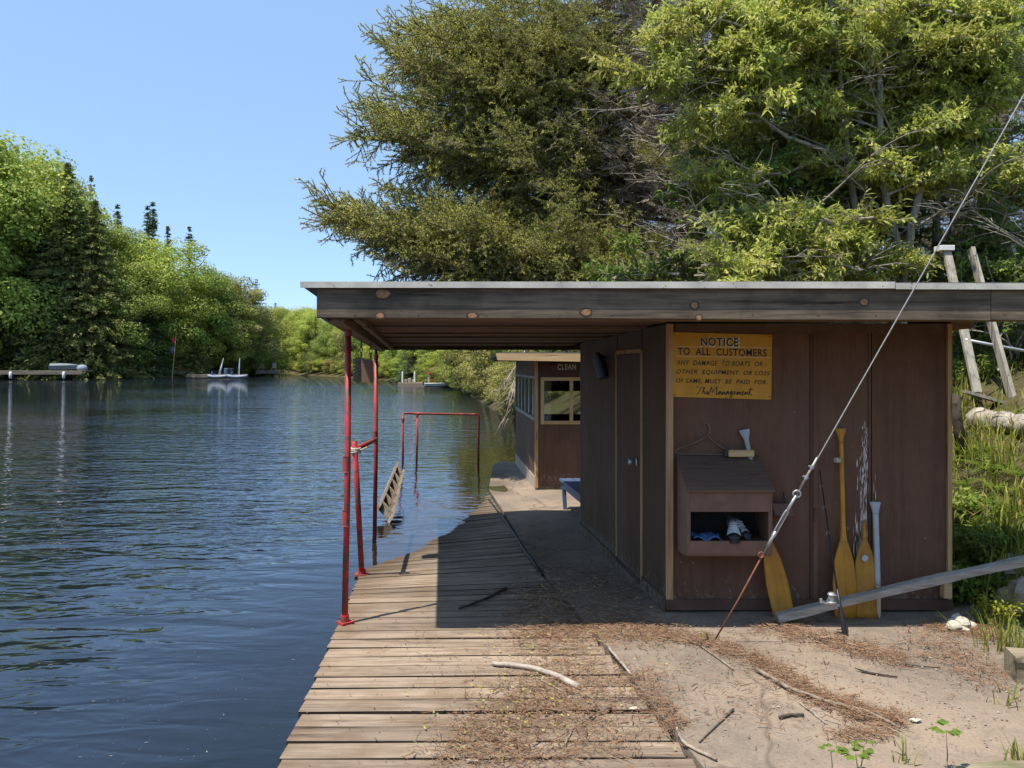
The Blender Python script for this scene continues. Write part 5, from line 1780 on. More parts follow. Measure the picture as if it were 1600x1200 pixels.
def spruce_branch(seed, L, dead=0.35, bright=0.45, dense=1.0, upturn=0.26):
    """a spruce limb along +X: bark, needles, young needles, dead twigs, brown needles"""
    rr, g = random.Random(seed), np.random.default_rng(seed)
    def limb(s):
        return np.array([L * s, L * 0.05 * math.sin(s * 5 + seed) * s, L * (-0.16 * s + upturn * s ** 2.1) + 0.02 * math.sin(s * 11 + seed)])
    mb = MB()
    mb.tube([limb(s) for s in np.linspace(0, 1, 12)], [0.010 * L * (1 - s) + 0.004 for s in np.linspace(0, 1, 12)], 6, True, 0)
    woody, deads, green, young, brown = [], [], [], [], []
    ns = int(52 * L / 2.0 * dense)
    for j in range(ns):
        s = rr.uniform(0.05, 1.0) ** 0.85
        o = limb(s)
        f = limb(min(1, s + 0.02)) - limb(max(0, s - 0.02)); f /= np.linalg.norm(f)
        side = np.array([-f[1], f[0], 0.0]); side /= np.linalg.norm(side)
        sg = rr.choice((-1, 1))
        ang = math.radians(rr.uniform(28, 68))
        l = (L * 0.19 * (1 - s) ** 0.6 + 0.20) * rr.uniform(0.5, 1.35)
        up = rr.gauss(-0.28, 0.45) if s < 0.9 else rr.gauss(0.05, 0.2)
        d = f * math.cos(ang) + side * sg * math.sin(ang) + np.array([0, 0, up])
        d /= np.linalg.norm(d)
        alive = s > dead * rr.uniform(0.7, 1.3)
        k = 5
        pts = [o + d * l * t + np.array([0, 0, -0.10 * l * t + 0.16 * l * t * t]) for t in np.linspace(0, 1, k)]
        for a, b in zip(pts[:-1], pts[1:]):
            (woody if alive else deads).append((a, b))
            if alive:
                green.append((a, b))
        nt = int(l / 0.042)
        for q in range(nt):
            t = (q + rr.random()) / nt
            b0 = o + d * l * t + np.array([0, 0, -0.10 * l * t + 0.16 * l * t * t])
            sd = np.cross(d, [0, 0, 1.0]); sd /= np.linalg.norm(sd) + 1e-9
            d2 = d * rr.uniform(0.3, 1.0) + sd * rr.choice((-1, 1)) * rr.uniform(0.3, 1.0) + np.array([0, 0, rr.gauss(-0.12, 0.4)])
            d2 /= np.linalg.norm(d2)
            l2 = rr.uniform(0.05, 0.15) * (1.15 - 0.5 * t)
            b1 = b0 + d2 * l2
            if not alive:
                if rr.random() < 0.75: deads.append((b0, b1))
                if rr.random() < 0.14: brown.append((b0, b1))
                continue
            woody.append((b0, b1))
            tipness = 0.55 * s + 0.45 * t
            if tipness > 1.0 - bright * rr.uniform(0.6, 1.25) and d2[2] > -0.35:
                young.append((b0, b1))
            elif rr.random() < 0.9:
                green.append((b0, b1))
            else:
                deads.append((b0, b1))
    if woody: thin_tubes(mb, woody, 0.0042, 0.0028, 0)
    if deads: thin_tubes(mb, deads, 0.0038, 0.0022, 3)
    for segs, mi, sp_, ln in ((green, 1, 0.0048, 0.021), (young, 2, 0.0042, 0.022), (brown, 4, 0.008, 0.016)):
        if segs:
            V, F = brush_tris(segs, sp_, ln, 0.0058, g)
            mb.arr(V, F, mi)
    me, _ = mesh_from('spruce_branch', mb, [M_BARK, M_NEEDLE, M_NEWNEEDLE, M_DEADTWIG, M_BROWNNEEDLE], False, (0, 0, 0))
    return me

LIVE = [spruce_branch(100 + i, 3.0, dead=0.36, bright=0.5) for i in range(4)]
SHADY = [spruce_branch(200 + i, 3.0, dead=0.45, bright=0.12) for i in range(3)]
DEAD = [spruce_branch(300 + i, 2.4, dead=1.6, bright=0.0, dense=0.9) for i in range(3)]
BRIGHT = [spruce_branch(400 + i, 3.0, dead=0.22, bright=0.85, dense=1.5, upturn=0.15) for i in range(4)]
BOUGH = [spruce_branch(420 + i, 3.0, dead=0.32, bright=0.5, dense=1.5, upturn=0.13) for i in range(3)]

def aim(p, d, roll, s):
    """matrix placing a +X limb at p along d"""
    x = Vector(d).normalized()
    z = Vector((0, 0, 1)); z = (z - x * z.dot(x)).normalized()
    y = z.cross(x)
    M = Matrix((x, y, z)).transposed().to_4x4()
    return Matrix.Translation(p) @ M @ Matrix.Rotation(roll, 4, 'X') @ Matrix.Scale(s, 4)

def spruce(label, x, Y, h, reach, z_lo, n, seed, kinds=(0.5, 0.25, 0.25), group=None, trunk_r=0.2, extra=(), z0=None):
    rr = random.Random(seed)
    z0 = ground_z(x, Y) - 0.2 if z0 is None else z0
    t = thing('spruce_tree', label, 'tree', (x, Y, z0), group)
    mb = MB()
    pts = [Vector((0.05 * math.sin(i * 1.1 + seed) * (i > 0), 0.05 * math.cos(i * 0.9), h * i / 12.0)) for i in range(13)]
    mb.tube(pts, [trunk_r * (1 - i / 12.5) ** 0.8 + 0.012 for i in range(13)], 14)
    mobj('trunk', mb, M_BARK, t, smooth=True, local=True)
    for i in range(n):
        u = i / n
        z = z_lo + (h * 0.97 - z_lo) * (u ** 1.25)
        az = i * 2.39996 + rr.uniform(-0.4, 0.4)
        f = max(0.0, 1 - (z / h)) ** 0.75
        l = max(0.35, reach * f * rr.uniform(0.72, 1.12))
        kd = rr.random()
        bank_ = LIVE if kd < kinds[0] else SHADY if kd < kinds[0] + kinds[1] else DEAD
        me = rr.choice(bank_)
        base_l = 2.4 if bank_ is DEAD else 3.0
        if bank_ is DEAD: l *= 0.72
        p = Vector((0, 0, z))
        put('branch', me, t, aim(p, (math.cos(az), math.sin(az), rr.uniform(-0.08, 0.22) + 0.25 * (z / h)), rr.uniform(-0.35, 0.35), l / base_l))
    for tip, zb, bank_, roll in extra:
        p = Vector((0, 0, zb - z0))
        d = Vector(tip) - Vector((x, Y, zb))
        put('branch', rr.choice(bank_), t, aim(p, d, roll, d.length / 3.0))
    return t

# the big spruce between the huts, its lit limbs reaching out over the roof
SX, SYY = 3.1, 13.3
def tipx(px, py, Y): return at(px, py, Y)
ex = []
for px, py, Y, zb, bk in ((500, 325, 9.7, 2.7, BRIGHT), (560, 345, 9.2, 2.5, BRIGHT), (600, 372, 9.0, 2.3, BRIGHT), (660, 345, 8.9, 2.5, BRIGHT), (720, 330, 8.7, 2.4, BRIGHT),
                          (590, 425, 9.3, 2.0, LIVE), (690, 385, 8.7, 2.1, BRIGHT), (760, 400, 8.6, 2.0, LIVE), (830, 375, 8.6, 2.2, BRIGHT), (890, 345, 8.6, 2.3, BRIGHT), (950, 395, 8.6, 2.0, BRIGHT), (1030, 400, 8.6, 2.1, LIVE),
                          (562, 172, 10.6, 4.1, LIVE), (590, 110, 10.8, 4.7, LIVE), (615, 40, 10.6, 5.2, BRIGHT), (640, 70, 10.0, 4.9, BRIGHT), (620, 230, 10.4, 3.6, LIVE), (600, 205, 10.0, 3.8, SHADY), (690, 60, 9.5, 5.0, BRIGHT), (655, -40, 10.5, 6.0, LIVE), (650, 150, 9.9, 4.4, BRIGHT),
                          (700, 120, 9.3, 4.4, BRIGHT), (740, 180, 9.2, 4.0, LIVE), (690, 250, 9.6, 3.5, SHADY), (640, 260, 10.8, 3.3, DEAD), (700, 290, 10.4, 3.0, DEAD), (780, 250, 9.3, 3.4, DEAD), (800, 100, 9.0, 4.6, LIVE), (760, 20, 9.2, 5.3, BRIGHT), (820, 200, 8.9, 3.9, DEAD), (860, 280, 9.2, 3.2, DEAD), (900, 150, 8.9, 4.2, DEAD), (930, 240, 8.8, 3.6, DEAD), (860, 40, 8.9, 5.1, LIVE)):
    Y = Y * 1.235
    tp0 = tipx(px, py, Y)
    ex.append((tp0, min(zb, tp0.z + 0.25) if py > 300 else tp0.z - 0.2, bk, R.uniform(-0.3, 0.3)))
for px, py in ((512, 328), (528, 322), (545, 338), (570, 330), (585, 350), (612, 328), (640, 312), (668, 318), (700, 322), (735, 350), (560, 182), (585, 165), (605, 185), (575, 200), (600, 100), (628, 78), (640, 30), (660, 55), (790, 372), (860, 352), (905, 330), (985, 402)):
    tp0 = tipx(px, py, 11.7 + R.uniform(-0.5, 0.5))
    ex.append((tp0, tp0.z - R.uniform(0.15, 0.75), BRIGHT, R.uniform(-0.9, 0.9)))
for i in range(40):                       # boughs on the lake side fill the tree's outline
    py = R.uniform(-90, 400)
    left = float(np.interp(py, [-90, 60, 170, 260, 300, 400], [690, 640, 590, 660, 640, 560]))
    px = left + abs(R.gauss(0, 1)) * 130
    tp0 = tipx(px, py, R.uniform(11.2, 14.2))
    ex.append((tp0, tp0.z + R.uniform(-0.25, 0.35), R.choice([BOUGH, BRIGHT, LIVE] if px < 760 else [DEAD, DEAD, DEAD, LIVE, BRIGHT]), R.uniform(-0.4, 0.4)))
spruce('huge spruce with grey dead inner twigs reaching left over the hut roof', SX, SYY, 21.0, 4.6, 1.7, 210, 5, (0.34, 0.10, 0.56), trunk_r=0.26, extra=ex)
SG = 'spruces crowding the bank behind the huts'
spruce('dark spruce with drooping olive branches on the bank, right edge', 7.0, 11.2, 15.0, 2.6, 0.6, 110, 6, (0.25, 0.6, 0.15), trunk_r=0.2)
for k, (x, Y, h, re_, n) in enumerate(((5.9, 14.6, 17, 3.0, 110), (8.8, 15.0, 17, 3.2, 110), (2.3, 18.5, 15, 2.9, 130), (5.4, 18.5, 18, 3.4, 120), (10.8, 17.5, 18, 3.4, 80), (9.0, 22.0, 20, 3.6, 60), (14.2, 19.5, 18, 3.6, 70), (3.4, 22.0, 17, 3.4, 110), (13.5, 26.0, 22, 4.0, 60), (18.0, 24.0, 22, 4.0, 60), (6.4, 28, 22, 4.0, 60))):
    spruce('shaded dark spruce standing deep in the wood behind the huts', x, Y, h, re_, 0.5, n, 20 + k, (0.22, 0.5, 0.28), SG, 0.17)

spruce('grey twiggy half dead spruce between the big spruce and the willows', 3.25, 10.9, 15.0, 2.3, 1.2, 120, 9, (0.16, 0.08, 0.76), trunk_r=0.15)

# ---- leafy near trees
def leaf_tris(c, d, up, L, W):
    """bent lance-shaped leaves: six points, four triangles each"""
    s = np.cross(d, up); s /= np.linalg.norm(s, axis=1, keepdims=True) + 1e-9
    n2 = np.cross(s, d)
    L, W = L[:, None], W[:, None]
    p0 = c
    m1, m2 = c + d * L * 0.35 - n2 * 0.0, c + d * L * 0.7 - n2 * L * 0.05
    tip = c + d * L - n2 * L * 0.16
    V = np.stack([p0, m1 + s * W / 2 + n2 * W * 0.12, m1 - s * W / 2 + n2 * W * 0.12, m2 + s * W * 0.42, m2 - s * W * 0.42, tip], 1).reshape(-1, 3)
    b = (np.arange(len(c)) * 6)[:, None]
    return V, np.concatenate([b + np.array([[0, 1, 2]])], 0), np.concatenate([b + np.array([[1, 3, 4, 2]])], 0), np.concatenate([b + np.array([[3, 5, 4]])], 0)

def leafy_branch(seed, L, leaf, lw, n_sub, mats, hang=0.2, per=11):
    rr, g = random.Random(seed), np.random.default_rng(seed)
    mb = MB()
    def limb(s): return np.array([L * s, 0.06 * L * math.sin(4 * s + seed), L * (0.10 * s - 0.16 * s * s)])
    mb.tube([limb(s) for s in np.linspace(0, 1, 8)], [0.012 * (1 - s) + 0.003 for s in np.linspace(0, 1, 8)], 5, True, 0)
    C, D, U, segs = [], [], [], []
    for j in range(n_sub):
        s = rr.uniform(0.18, 1.0)
        o = limb(s)
        th = rr.uniform(-1.3, 1.3)
        d = np.array([math.cos(th), math.sin(th), rr.gauss(0.10, 0.35)]); d /= np.linalg.norm(d)
        l = rr.uniform(0.14, 0.34) * (1.2 - 0.5 * s)
        e = o + d * l
        segs.append((o, e))
        for q in range(per):
            t = 0.15 + 0.9 * (q + rr.random() * 0.5) / per
            c = o + (e - o) * min(t, 1.0)
            dd = d * rr.uniform(0.3, 0.9) + g.normal(size=3) * 0.55 + np.array([0, 0, -hang])
            C.append(c); D.append(dd / np.linalg.norm(dd)); U.append(np.array([0, 0, 1.0]) + g.normal(size=3) * 0.45)
    thin_tubes(mb, segs, 0.0045, 0.0022, 0)
    C, D, U = np.array(C), np.array(D), np.array(U)
    n = len(C)
    V, a, b, c3 = leaf_tris(C, D, U, leaf * g.uniform(0.4, 1.45, n), lw * g.uniform(0.55, 1.3, n))
    o = mb.n
    mb.arr(V, a, 1)
    for F in (b, c3):
        mb.f.extend(map(tuple, (F + o).tolist())); mb.m.extend([1] * len(F))
    return mesh_from('leafy_branch', mb, mats, False, (0, 0, 0))[0]

WIL = [leafy_branch(500 + i, 0.75, 0.072, 0.021, 30, [M_BARKGREY, M_WILLOW]) for i in range(5)]
UND = [leafy_branch(520 + i, 0.75, 0.065, 0.034, 20, [M_BARKGREY, M_DARKLEAF], 0.3, 9) for i in range(4)]
BARE = []
for i in range(3):
    rr = random.Random(540 + i)
    mb = MB()
    L = 1.3
    main = [Vector((L * s, 0.10 * math.sin(5 * s + i), 0.25 * s - 0.42 * s * s)) for s in np.linspace(0, 1, 10)]
    mb.tube(main, [0.010 * (1 - s) + 0.0025 for s in np.linspace(0, 1, 10)], 5)
    for j in range(9):
        b = main[rr.randrange(2, 9)]
        th = rr.uniform(-1.2, 1.2)
        d = Vector((math.cos(th), math.sin(th), rr.uniform(-0.6, 0.4)))
        l = rr.uniform(0.12, 0.45)
        mb.tube([b, b + d * l * 0.5 + Vector((0, 0, 0.02)), b + d * l + Vector((0, 0, -0.05))], [0.005, 0.0035, 0.002], 4)
    BARE.append(mesh_from('bare_branch', mb, [M_BARKGREY], True, (0, 0, 0))[0])

def leafy_tree(name, label, base, stems, clumps, bank_, seed, mat, group=None, bare=0, scale=(0.7, 1.25), more=1.0, fwd=0.0):
    """stems: polylines of (px,py,Y); clumps: (px,py,Y,radius in px,count)"""
    rr = random.Random(seed)
    t = thing(name, label, 'tree' if 'tree' in name else 'bush', base, group)
    B = Vector(base)
    for pts, r0, r1 in stems:
        P_ = [at(p[0], p[1], p[2] - fwd) for p in pts]
        Q = []
        for a, b in zip(P_[:-1], P_[1:]):
            for u in (0, 0.25, 0.5, 0.75):
                Q.append(a.lerp(b, u) + Vector((rr.uniform(-1, 1), rr.uniform(-1, 1), 0)) * 0.015)
        Q.append(P_[-1])
        mb = MB()
        mb.tube([q - B for q in Q], [r0 + (r1 - r0) * i / (len(Q) - 1) for i in range(len(Q))], 9)
        mobj('stem', mb, mat, t, smooth=True, local=True)
    for px, py, Y, rad, n in clumps:
        for i in range(int(n * more)):
            a, q = rr.uniform(0, 6.28), rr.random() ** 0.6
            c = at(px + math.cos(a) * q * rad, py + math.sin(a) * q * rad * 0.8, Y + rr.uniform(-1, 1) * rad / FPX * Y * 0.7)
            az = rr.uniform(0, 6.28)
            d = Vector((math.cos(az), math.sin(az) - 0.25, rr.uniform(-0.2, 0.5)))
            put('branch', rr.choice(bank_), t, aim(c - B - d.normalized() * 0.3, d, rr.uniform(-0.5, 0.5), rr.uniform(*scale)))
    for i in range(bare):
        pts, r0, r1 = rr.choice(stems)
        P_ = [at(*p) for p in pts]
        k = rr.randrange(len(P_) - 1)
        c = P_[k].lerp(P_[k + 1], rr.random())
        az = rr.uniform(0, 6.28)
        put('branch', rr.choice(BARE), t, aim(c - B, (math.cos(az), math.sin(az) * 0.6, rr.uniform(0.0, 0.8)), rr.uniform(-0.6, 0.6), rr.uniform(0.7, 1.4)))
    return t

def gnd(px, Y):
    x = (px - 800) / FPX * Y
    return Vector((x, Y, ground_z(x, Y) - 0.1))
g1 = gnd(1352, 8.65)
leafy_tree('willow_tree', 'grey stemmed willow with yellow green leaves rising behind the notice hut', g1,
    [([(1352, 500, 9.4), (1352, 380, 9.4), (1346, 250, 9.4), (1340, 120, 9.3), (1335, -20, 9.2), (1330, -120, 9.2)], 0.062, 0.028),
     ([(1352, 440, 9.4), (1325, 250, 9.2), (1310, 100, 9.0), (1290, -40, 8.9)], 0.045, 0.018),
     ([(1340, 262, 9.3), (1290, 235, 9.0), (1230, 215, 8.8), (1180, 178, 8.7), (1080, 176, 8.5), (1010, 183, 8.4)], 0.030, 0.006),
     ([(1345, 160, 9.3), (1385, 100, 9.1), (1420, 20, 9.0), (1450, -80, 9.0)], 0.035, 0.012)],
    [(1150, 120, 8.6, 62, 34), (1190, 55, 8.7, 55, 20), (1090, 45, 8.6, 55, 16), (1055, 125, 8.5, 32, 9), (1140, 175, 8.5, 40, 10), (1260, 90, 8.9, 60, 24), (1310, 190, 9.0, 55, 26), (1250, 20, 8.9, 70, 24), (1340, 30, 9.1, 70, 26),
     (1400, 90, 9.1, 75, 20), (1380, 160, 9.2, 60, 14), (1120, 230, 8.9, 90, 12), (1200, 150, 9.0, 120, 16), (1330, 250, 9.0, 90, 14), (1060, 60, 8.9, 90, 10), (1010, 140, 8.4, 25, 5), (1300, 120, 9.2, 60, 18)],
    WIL, 61, M_BARKGREY, bare=30, more=0.85, fwd=0.30)
g2 = gnd(1412, 8.5)
leafy_tree('willow_tree', 'forked willow with a curved trunk leaning left above the roof', g2,
    [([(1412, 520, 9.0), (1412, 440, 9.0), (1400, 370, 9.0), (1382, 305, 9.0), (1375, 200, 8.9), (1376, 90, 8.9), (1380, -40, 8.9)], 0.058, 0.02),
     ([(1412, 430, 9.0), (1424, 350, 9.0), (1445, 260, 9.0), (1462, 150, 8.9), (1480, 40, 8.8), (1500, -60, 8.8)], 0.05, 0.016),
     ([(1400, 372, 9.0), (1360, 352, 8.8), (1335, 338, 8.7), (1328, 330, 8.7)], 0.016, 0.006),
     ([(1424, 360, 9.0), (1470, 330, 8.7), (1520, 305, 8.5)], 0.016, 0.005),
     ([(1424, 368, 8.9), (1428, 400, 8.7), (1436, 430, 8.6)], 0.008, 0.004),
     ([(1380, 290, 9.0), (1392, 240, 8.9), (1383, 205, 8.8)], 0.010, 0.004)],
    [(1490, 100, 8.8, 50, 26), (1510, 50, 8.8, 45, 16), (1480, 160, 8.8, 36, 12), (1560, 130, 8.7, 50, 18), (1420, 250, 8.9, 60, 18), (1380, 250, 8.9, 45, 14), (1450, 270, 8.8, 50, 14), (1560, 30, 8.8, 60, 18), (1440, 20, 8.9, 50, 16), (1540, 200, 8.8, 60, 10), (1560, 270, 8.7, 50, 8), (1470, 60, 9.0, 110, 14)],
    WIL, 62, M_BARKGREY, bare=26, more=0.95, fwd=0.22)
g3 = gnd(1250, 8.6)
leafy_tree('willow_bush', 'low yellow green willow bush just above the roof behind the notice', g3,
    [([(1250, 480, 8.6), (1245, 400, 8.6), (1235, 340, 8.5)], 0.02, 0.006), ([(1255, 480, 8.6), (1290, 400, 8.6), (1310, 350, 8.6)], 0.018, 0.006), ([(1240, 480, 8.6), (1190, 400, 8.5), (1170, 370, 8.4)], 0.016, 0.005), ([(1252, 470, 8.6), (1140, 438, 8.3), (1090, 425, 8.2)], 0.014, 0.005)],
    [(1240, 355, 8.4, 42, 18), (1175, 362, 8.4, 24, 8), (1230, 405, 8.4, 50, 20), (1140, 430, 8.2, 55, 16), (1320, 365, 8.5, 40, 12), (1310, 415, 8.5, 50, 16), (1380, 420, 8.7, 30, 8), (1170, 285, 8.4, 26, 5)],
    WIL, 63, M_BARKGREY, bare=14, more=1.0)
g4 = gnd(1470, 10.4)
leafy_tree('understory_tree', 'thin dark green leafy tree filling the gap behind the willows', g4,
    [([(1465, 520, 10.6), (1462, 300, 10.6), (1458, 100, 10.6), (1456, -60, 10.6)], 0.06, 0.03), ([(1500, 520, 10.8), (1482, 380, 10.7), (1500, 200, 10.6)], 0.03, 0.012)],
    [(1420, 130, 10.2, 90, 40), (1500, 220, 10.2, 80, 34), (1330, 300, 10.2, 80, 34), (1250, 250, 10.2, 90, 34), (1400, 330, 10.1, 70, 28), (1180, 230, 10.2, 60, 18), (1560, 300, 10.2, 60, 16), (1510, 410, 10.2, 50, 16), (1570, 420, 10.2, 50, 14), (1260, 140, 10.3, 60, 18), (1400, 20, 10.3, 90, 24)],
    UND, 64, M_BARKGREY, bare=20)
g5 = gnd(1580, 8.6)
leafy_tree('understory_bush', 'broad leaved green bush growing through the tilted old frame', g5,
    [([(1580, 560, 8.6), (1560, 470, 8.6), (1540, 400, 8.6)], 0.014, 0.005), ([(1590, 560, 8.6), (1610, 460, 8.6), (1620, 380, 8.6)], 0.014, 0.005)],
    [(1545, 432, 8.9, 30, 10), (1600, 430, 8.9, 30, 8), (1550, 350, 9.2, 40, 8), (1620, 470, 8.6, 60, 16), (1540, 590, 9.0, 50, 10), (1590, 560, 9.2, 40, 10)],
    UND, 65, M_BARKGREY, bare=14)
g6 = gnd(1130, 9.6)
leafy_tree('understory_bush', 'green bush with round leaves under the spruce trunk above the roof', g6,
    [([(1130, 520, 9.6), (1150, 400, 9.6), (1180, 290, 9.5)], 0.016, 0.006)],
    [(1170, 285, 9.0, 40, 10), (1100, 330, 9.2, 40, 8), (1200, 310, 9.2, 50, 10), (1050, 430, 8.9, 40, 8), (990, 430, 8.9, 40, 6)],
    UND, 66, M_BARKGREY, bare=26)

# ------------------------------------------------------------------ trees farther off: shared crowns of unit height
def crown_dec(seed, n=9000, leaf=0.017, squat=0.36, low=0.06):
    rr, g = random.Random(seed), np.random.default_rng(seed)
    blobs = []
    for i in range(52):
        z = rr.uniform(low + 0.06, 0.93)
        prof = math.sin(math.pi * min(1, max(0, (z - low) / (1.02 - low))) ** 0.8) ** 0.6
        a = rr.uniform(0, 6.28)
        q = squat * prof * rr.uniform(0.35, 0.9)
        blobs.append((q * math.cos(a), q * math.sin(a), z, rr.uniform(0.05, 0.115)))
    C, N = [], []
    per = n // len(blobs)
    for bx_, by_, bz_, br_ in blobs:
        d = g.normal(size=(per, 3)); d /= np.linalg.norm(d, axis=1, keepdims=True)
        q = br_ * (1.12 - 0.5 * g.uniform(0, 1, per)[:, None] ** 2.2)
        C.append(np.array([bx_, by_, bz_]) + d * q * np.array([1.1, 1.1, 0.78])); N.append(d)
    C, N = np.vstack(C), np.vstack(N)
    n = len(C)
    N = N + g.normal(size=(n, 3)) * 0.5 + np.array([0, -0.1, 0.45])
    D, U, W = perp_frames(N)
    s = leaf * g.uniform(0.55, 1.25, n)[:, None]
    a = g.uniform(0, 6.28, n)[:, None]
    e1, e2 = U * np.cos(a) + W * np.sin(a), W * np.cos(a) - U * np.sin(a)
    V = np.stack([C - e1 * s, C + e2 * s * 0.55 + D * s * 0.2, C + e1 * s, C - e2 * s * 0.6 - D * s * 0.1], 1).reshape(-1, 3)
    F = np.arange(n * 4).reshape(-1, 4)
    mb = MB(); mb.arr(V, F)
    return mesh_from('leafy_crown', mb, [FAR_DEC['mid']], False, (0, 0, 0))[0]

def crown_con(seed, n_wh=34, r=0.17, low=0.05, leaf=0.010, droop=0.25, ragged=0.35):
    rr, g = random.Random(seed), np.random.default_rng(seed)
    V, F = [], []
    C, Dd = [], []
    for i in range(n_wh):
        u = (i + 0.5) / n_wh
        u = min(0.997, max(0.0, u + rr.uniform(-1.6, 1.6) / n_wh))
        z = low + (0.985 - low) * u
        rad = r * (1 - u) ** 0.85 + 0.006
        nb = max(3, int(9 * (1 - u) + 3))
        for b in range(nb):
            az = rr.uniform(0, 6.28)
            l = rad * rr.uniform(1 - ragged, 1 + ragged * 0.6)
            m = max(4, int(l / 0.0085))
            for q in range(m):
                t = (q + rr.random()) / m
                for rep in range(4):
                    c = np.array([math.cos(az) * l * t, math.sin(az) * l * t, z - droop * l * t + 0.12 * l * t * t])
                    c = c + g.normal(size=3) * (0.004 + 0.012 * (1 - u) * (1 - t * 0.5)) * np.array([1, 1, 0.6])
                    C.append(c)
                    d = np.array([math.cos(az + rr.gauss(0, 0.8)), math.sin(az + rr.gauss(0, 0.8)), rr.gauss(-0.25, 0.35)])
                    Dd.append(d)
    C, Dd = np.array(C), np.array(Dd)
    n = len(C)
    D, U, W = perp_frames(Dd)
    s = leaf * g.uniform(0.6, 1.3, n)[:, None]
    a = g.uniform(0, 6.28, n)[:, None]
    e = U * np.cos(a) + W * np.sin(a)
    V = np.stack([C - D * s * 0.4 - e * s * 0.35, C + D * s, C - D * s * 0.4 + e * s * 0.35], 1).reshape(-1, 3)
    mb = MB(); mb.arr(V, np.arange(n * 3).reshape(-1, 3))
    return mesh_from('conifer_crown', mb, [FAR_CON['dark']], False, (0, 0, 0))[0]

DECS = [crown_dec(600 + i, 26000, 0.0085) for i in range(5)]
DECFINE = [crown_dec(620 + i, 24000, 0.0105, 0.42, 0.02) for i in range(3)]
CONS = [crown_con(640 + i, 60) for i in range(3)]
SPIRE = [crown_con(650 + i, 130, 0.105, 0.04, 0.008, 0.3, 0.4) for i in range(2)]
HEML = [crown_con(660 + i, 110, 0.27, 0.02, 0.0125, 0.34, 0.6) for i in range(2)]
SPARSE = [crown_con(670 + i, 60, 0.16, 0.10, 0.010, 0.05, 0.7) for i in range(2)]
mb = MB()
mb.tube([(0, 0, -0.02), (0.004, 0.002, 0.3), (-0.003, 0.004, 0.6), (0, 0, 0.93)], [0.018, 0.013, 0.008, 0.002], 7)
for a, z in ((0.4, 0.28), (2.3, 0.36), (4.2, 0.45), (5.5, 0.55), (1.4, 0.62)):
    mb.tube([(0, 0, z), (0.10 * math.cos(a), 0.10 * math.sin(a), z + 0.10), (0.14 * math.cos(a), 0.14 * math.sin(a), z + 0.15)], [0.006, 0.004, 0.002], 5)
FTRUNK = mesh_from('far_trunk', mb, [M_BARKGREY], True, (0, 0, 0))[0]
FTRUNKD = FTRUNK.copy(); FTRUNKD.materials.clear(); FTRUNKD.materials.append(M_BARK)

def far_tree(name, label, px, Y, top_py, bank_, mat, width=1.0, group=None, seed=None, base=None, cat='tree'):
    rr = random.Random(int(px * 7 + Y * 13 + top_py))
    x = (px - 800) / FPX * Y
    z0 = ground_z(x, Y) - 0.2 if base is None else base
    h = EYE + (HOR - top_py) / FPX * Y - z0
    t = thing(name, label, cat, (x, Y, z0), group)
    t.rotation_euler = (0, 0, rr.uniform(0, 6.28))
    c = bpy.data.objects.new('crown', rr.choice(bank_))
    COL.objects.link(c); c.parent = t
    c.scale = (h * width, h * width, h)
    c.material_slots[0].link = 'OBJECT'
    c.material_slots[0].material = mat
    k = bpy.data.objects.new('trunk', FTRUNKD if bank_ in (CONS, SPIRE, HEML, SPARSE) else FTRUNK)
    COL.objects.link(k); k.parent = t
    k.scale = (h * 0.85, h * 0.85, h)
    return t
D_, K_ = FAR_DEC, FAR_CON
def fx0(px, Y): return (px - 800) / FPX * Y
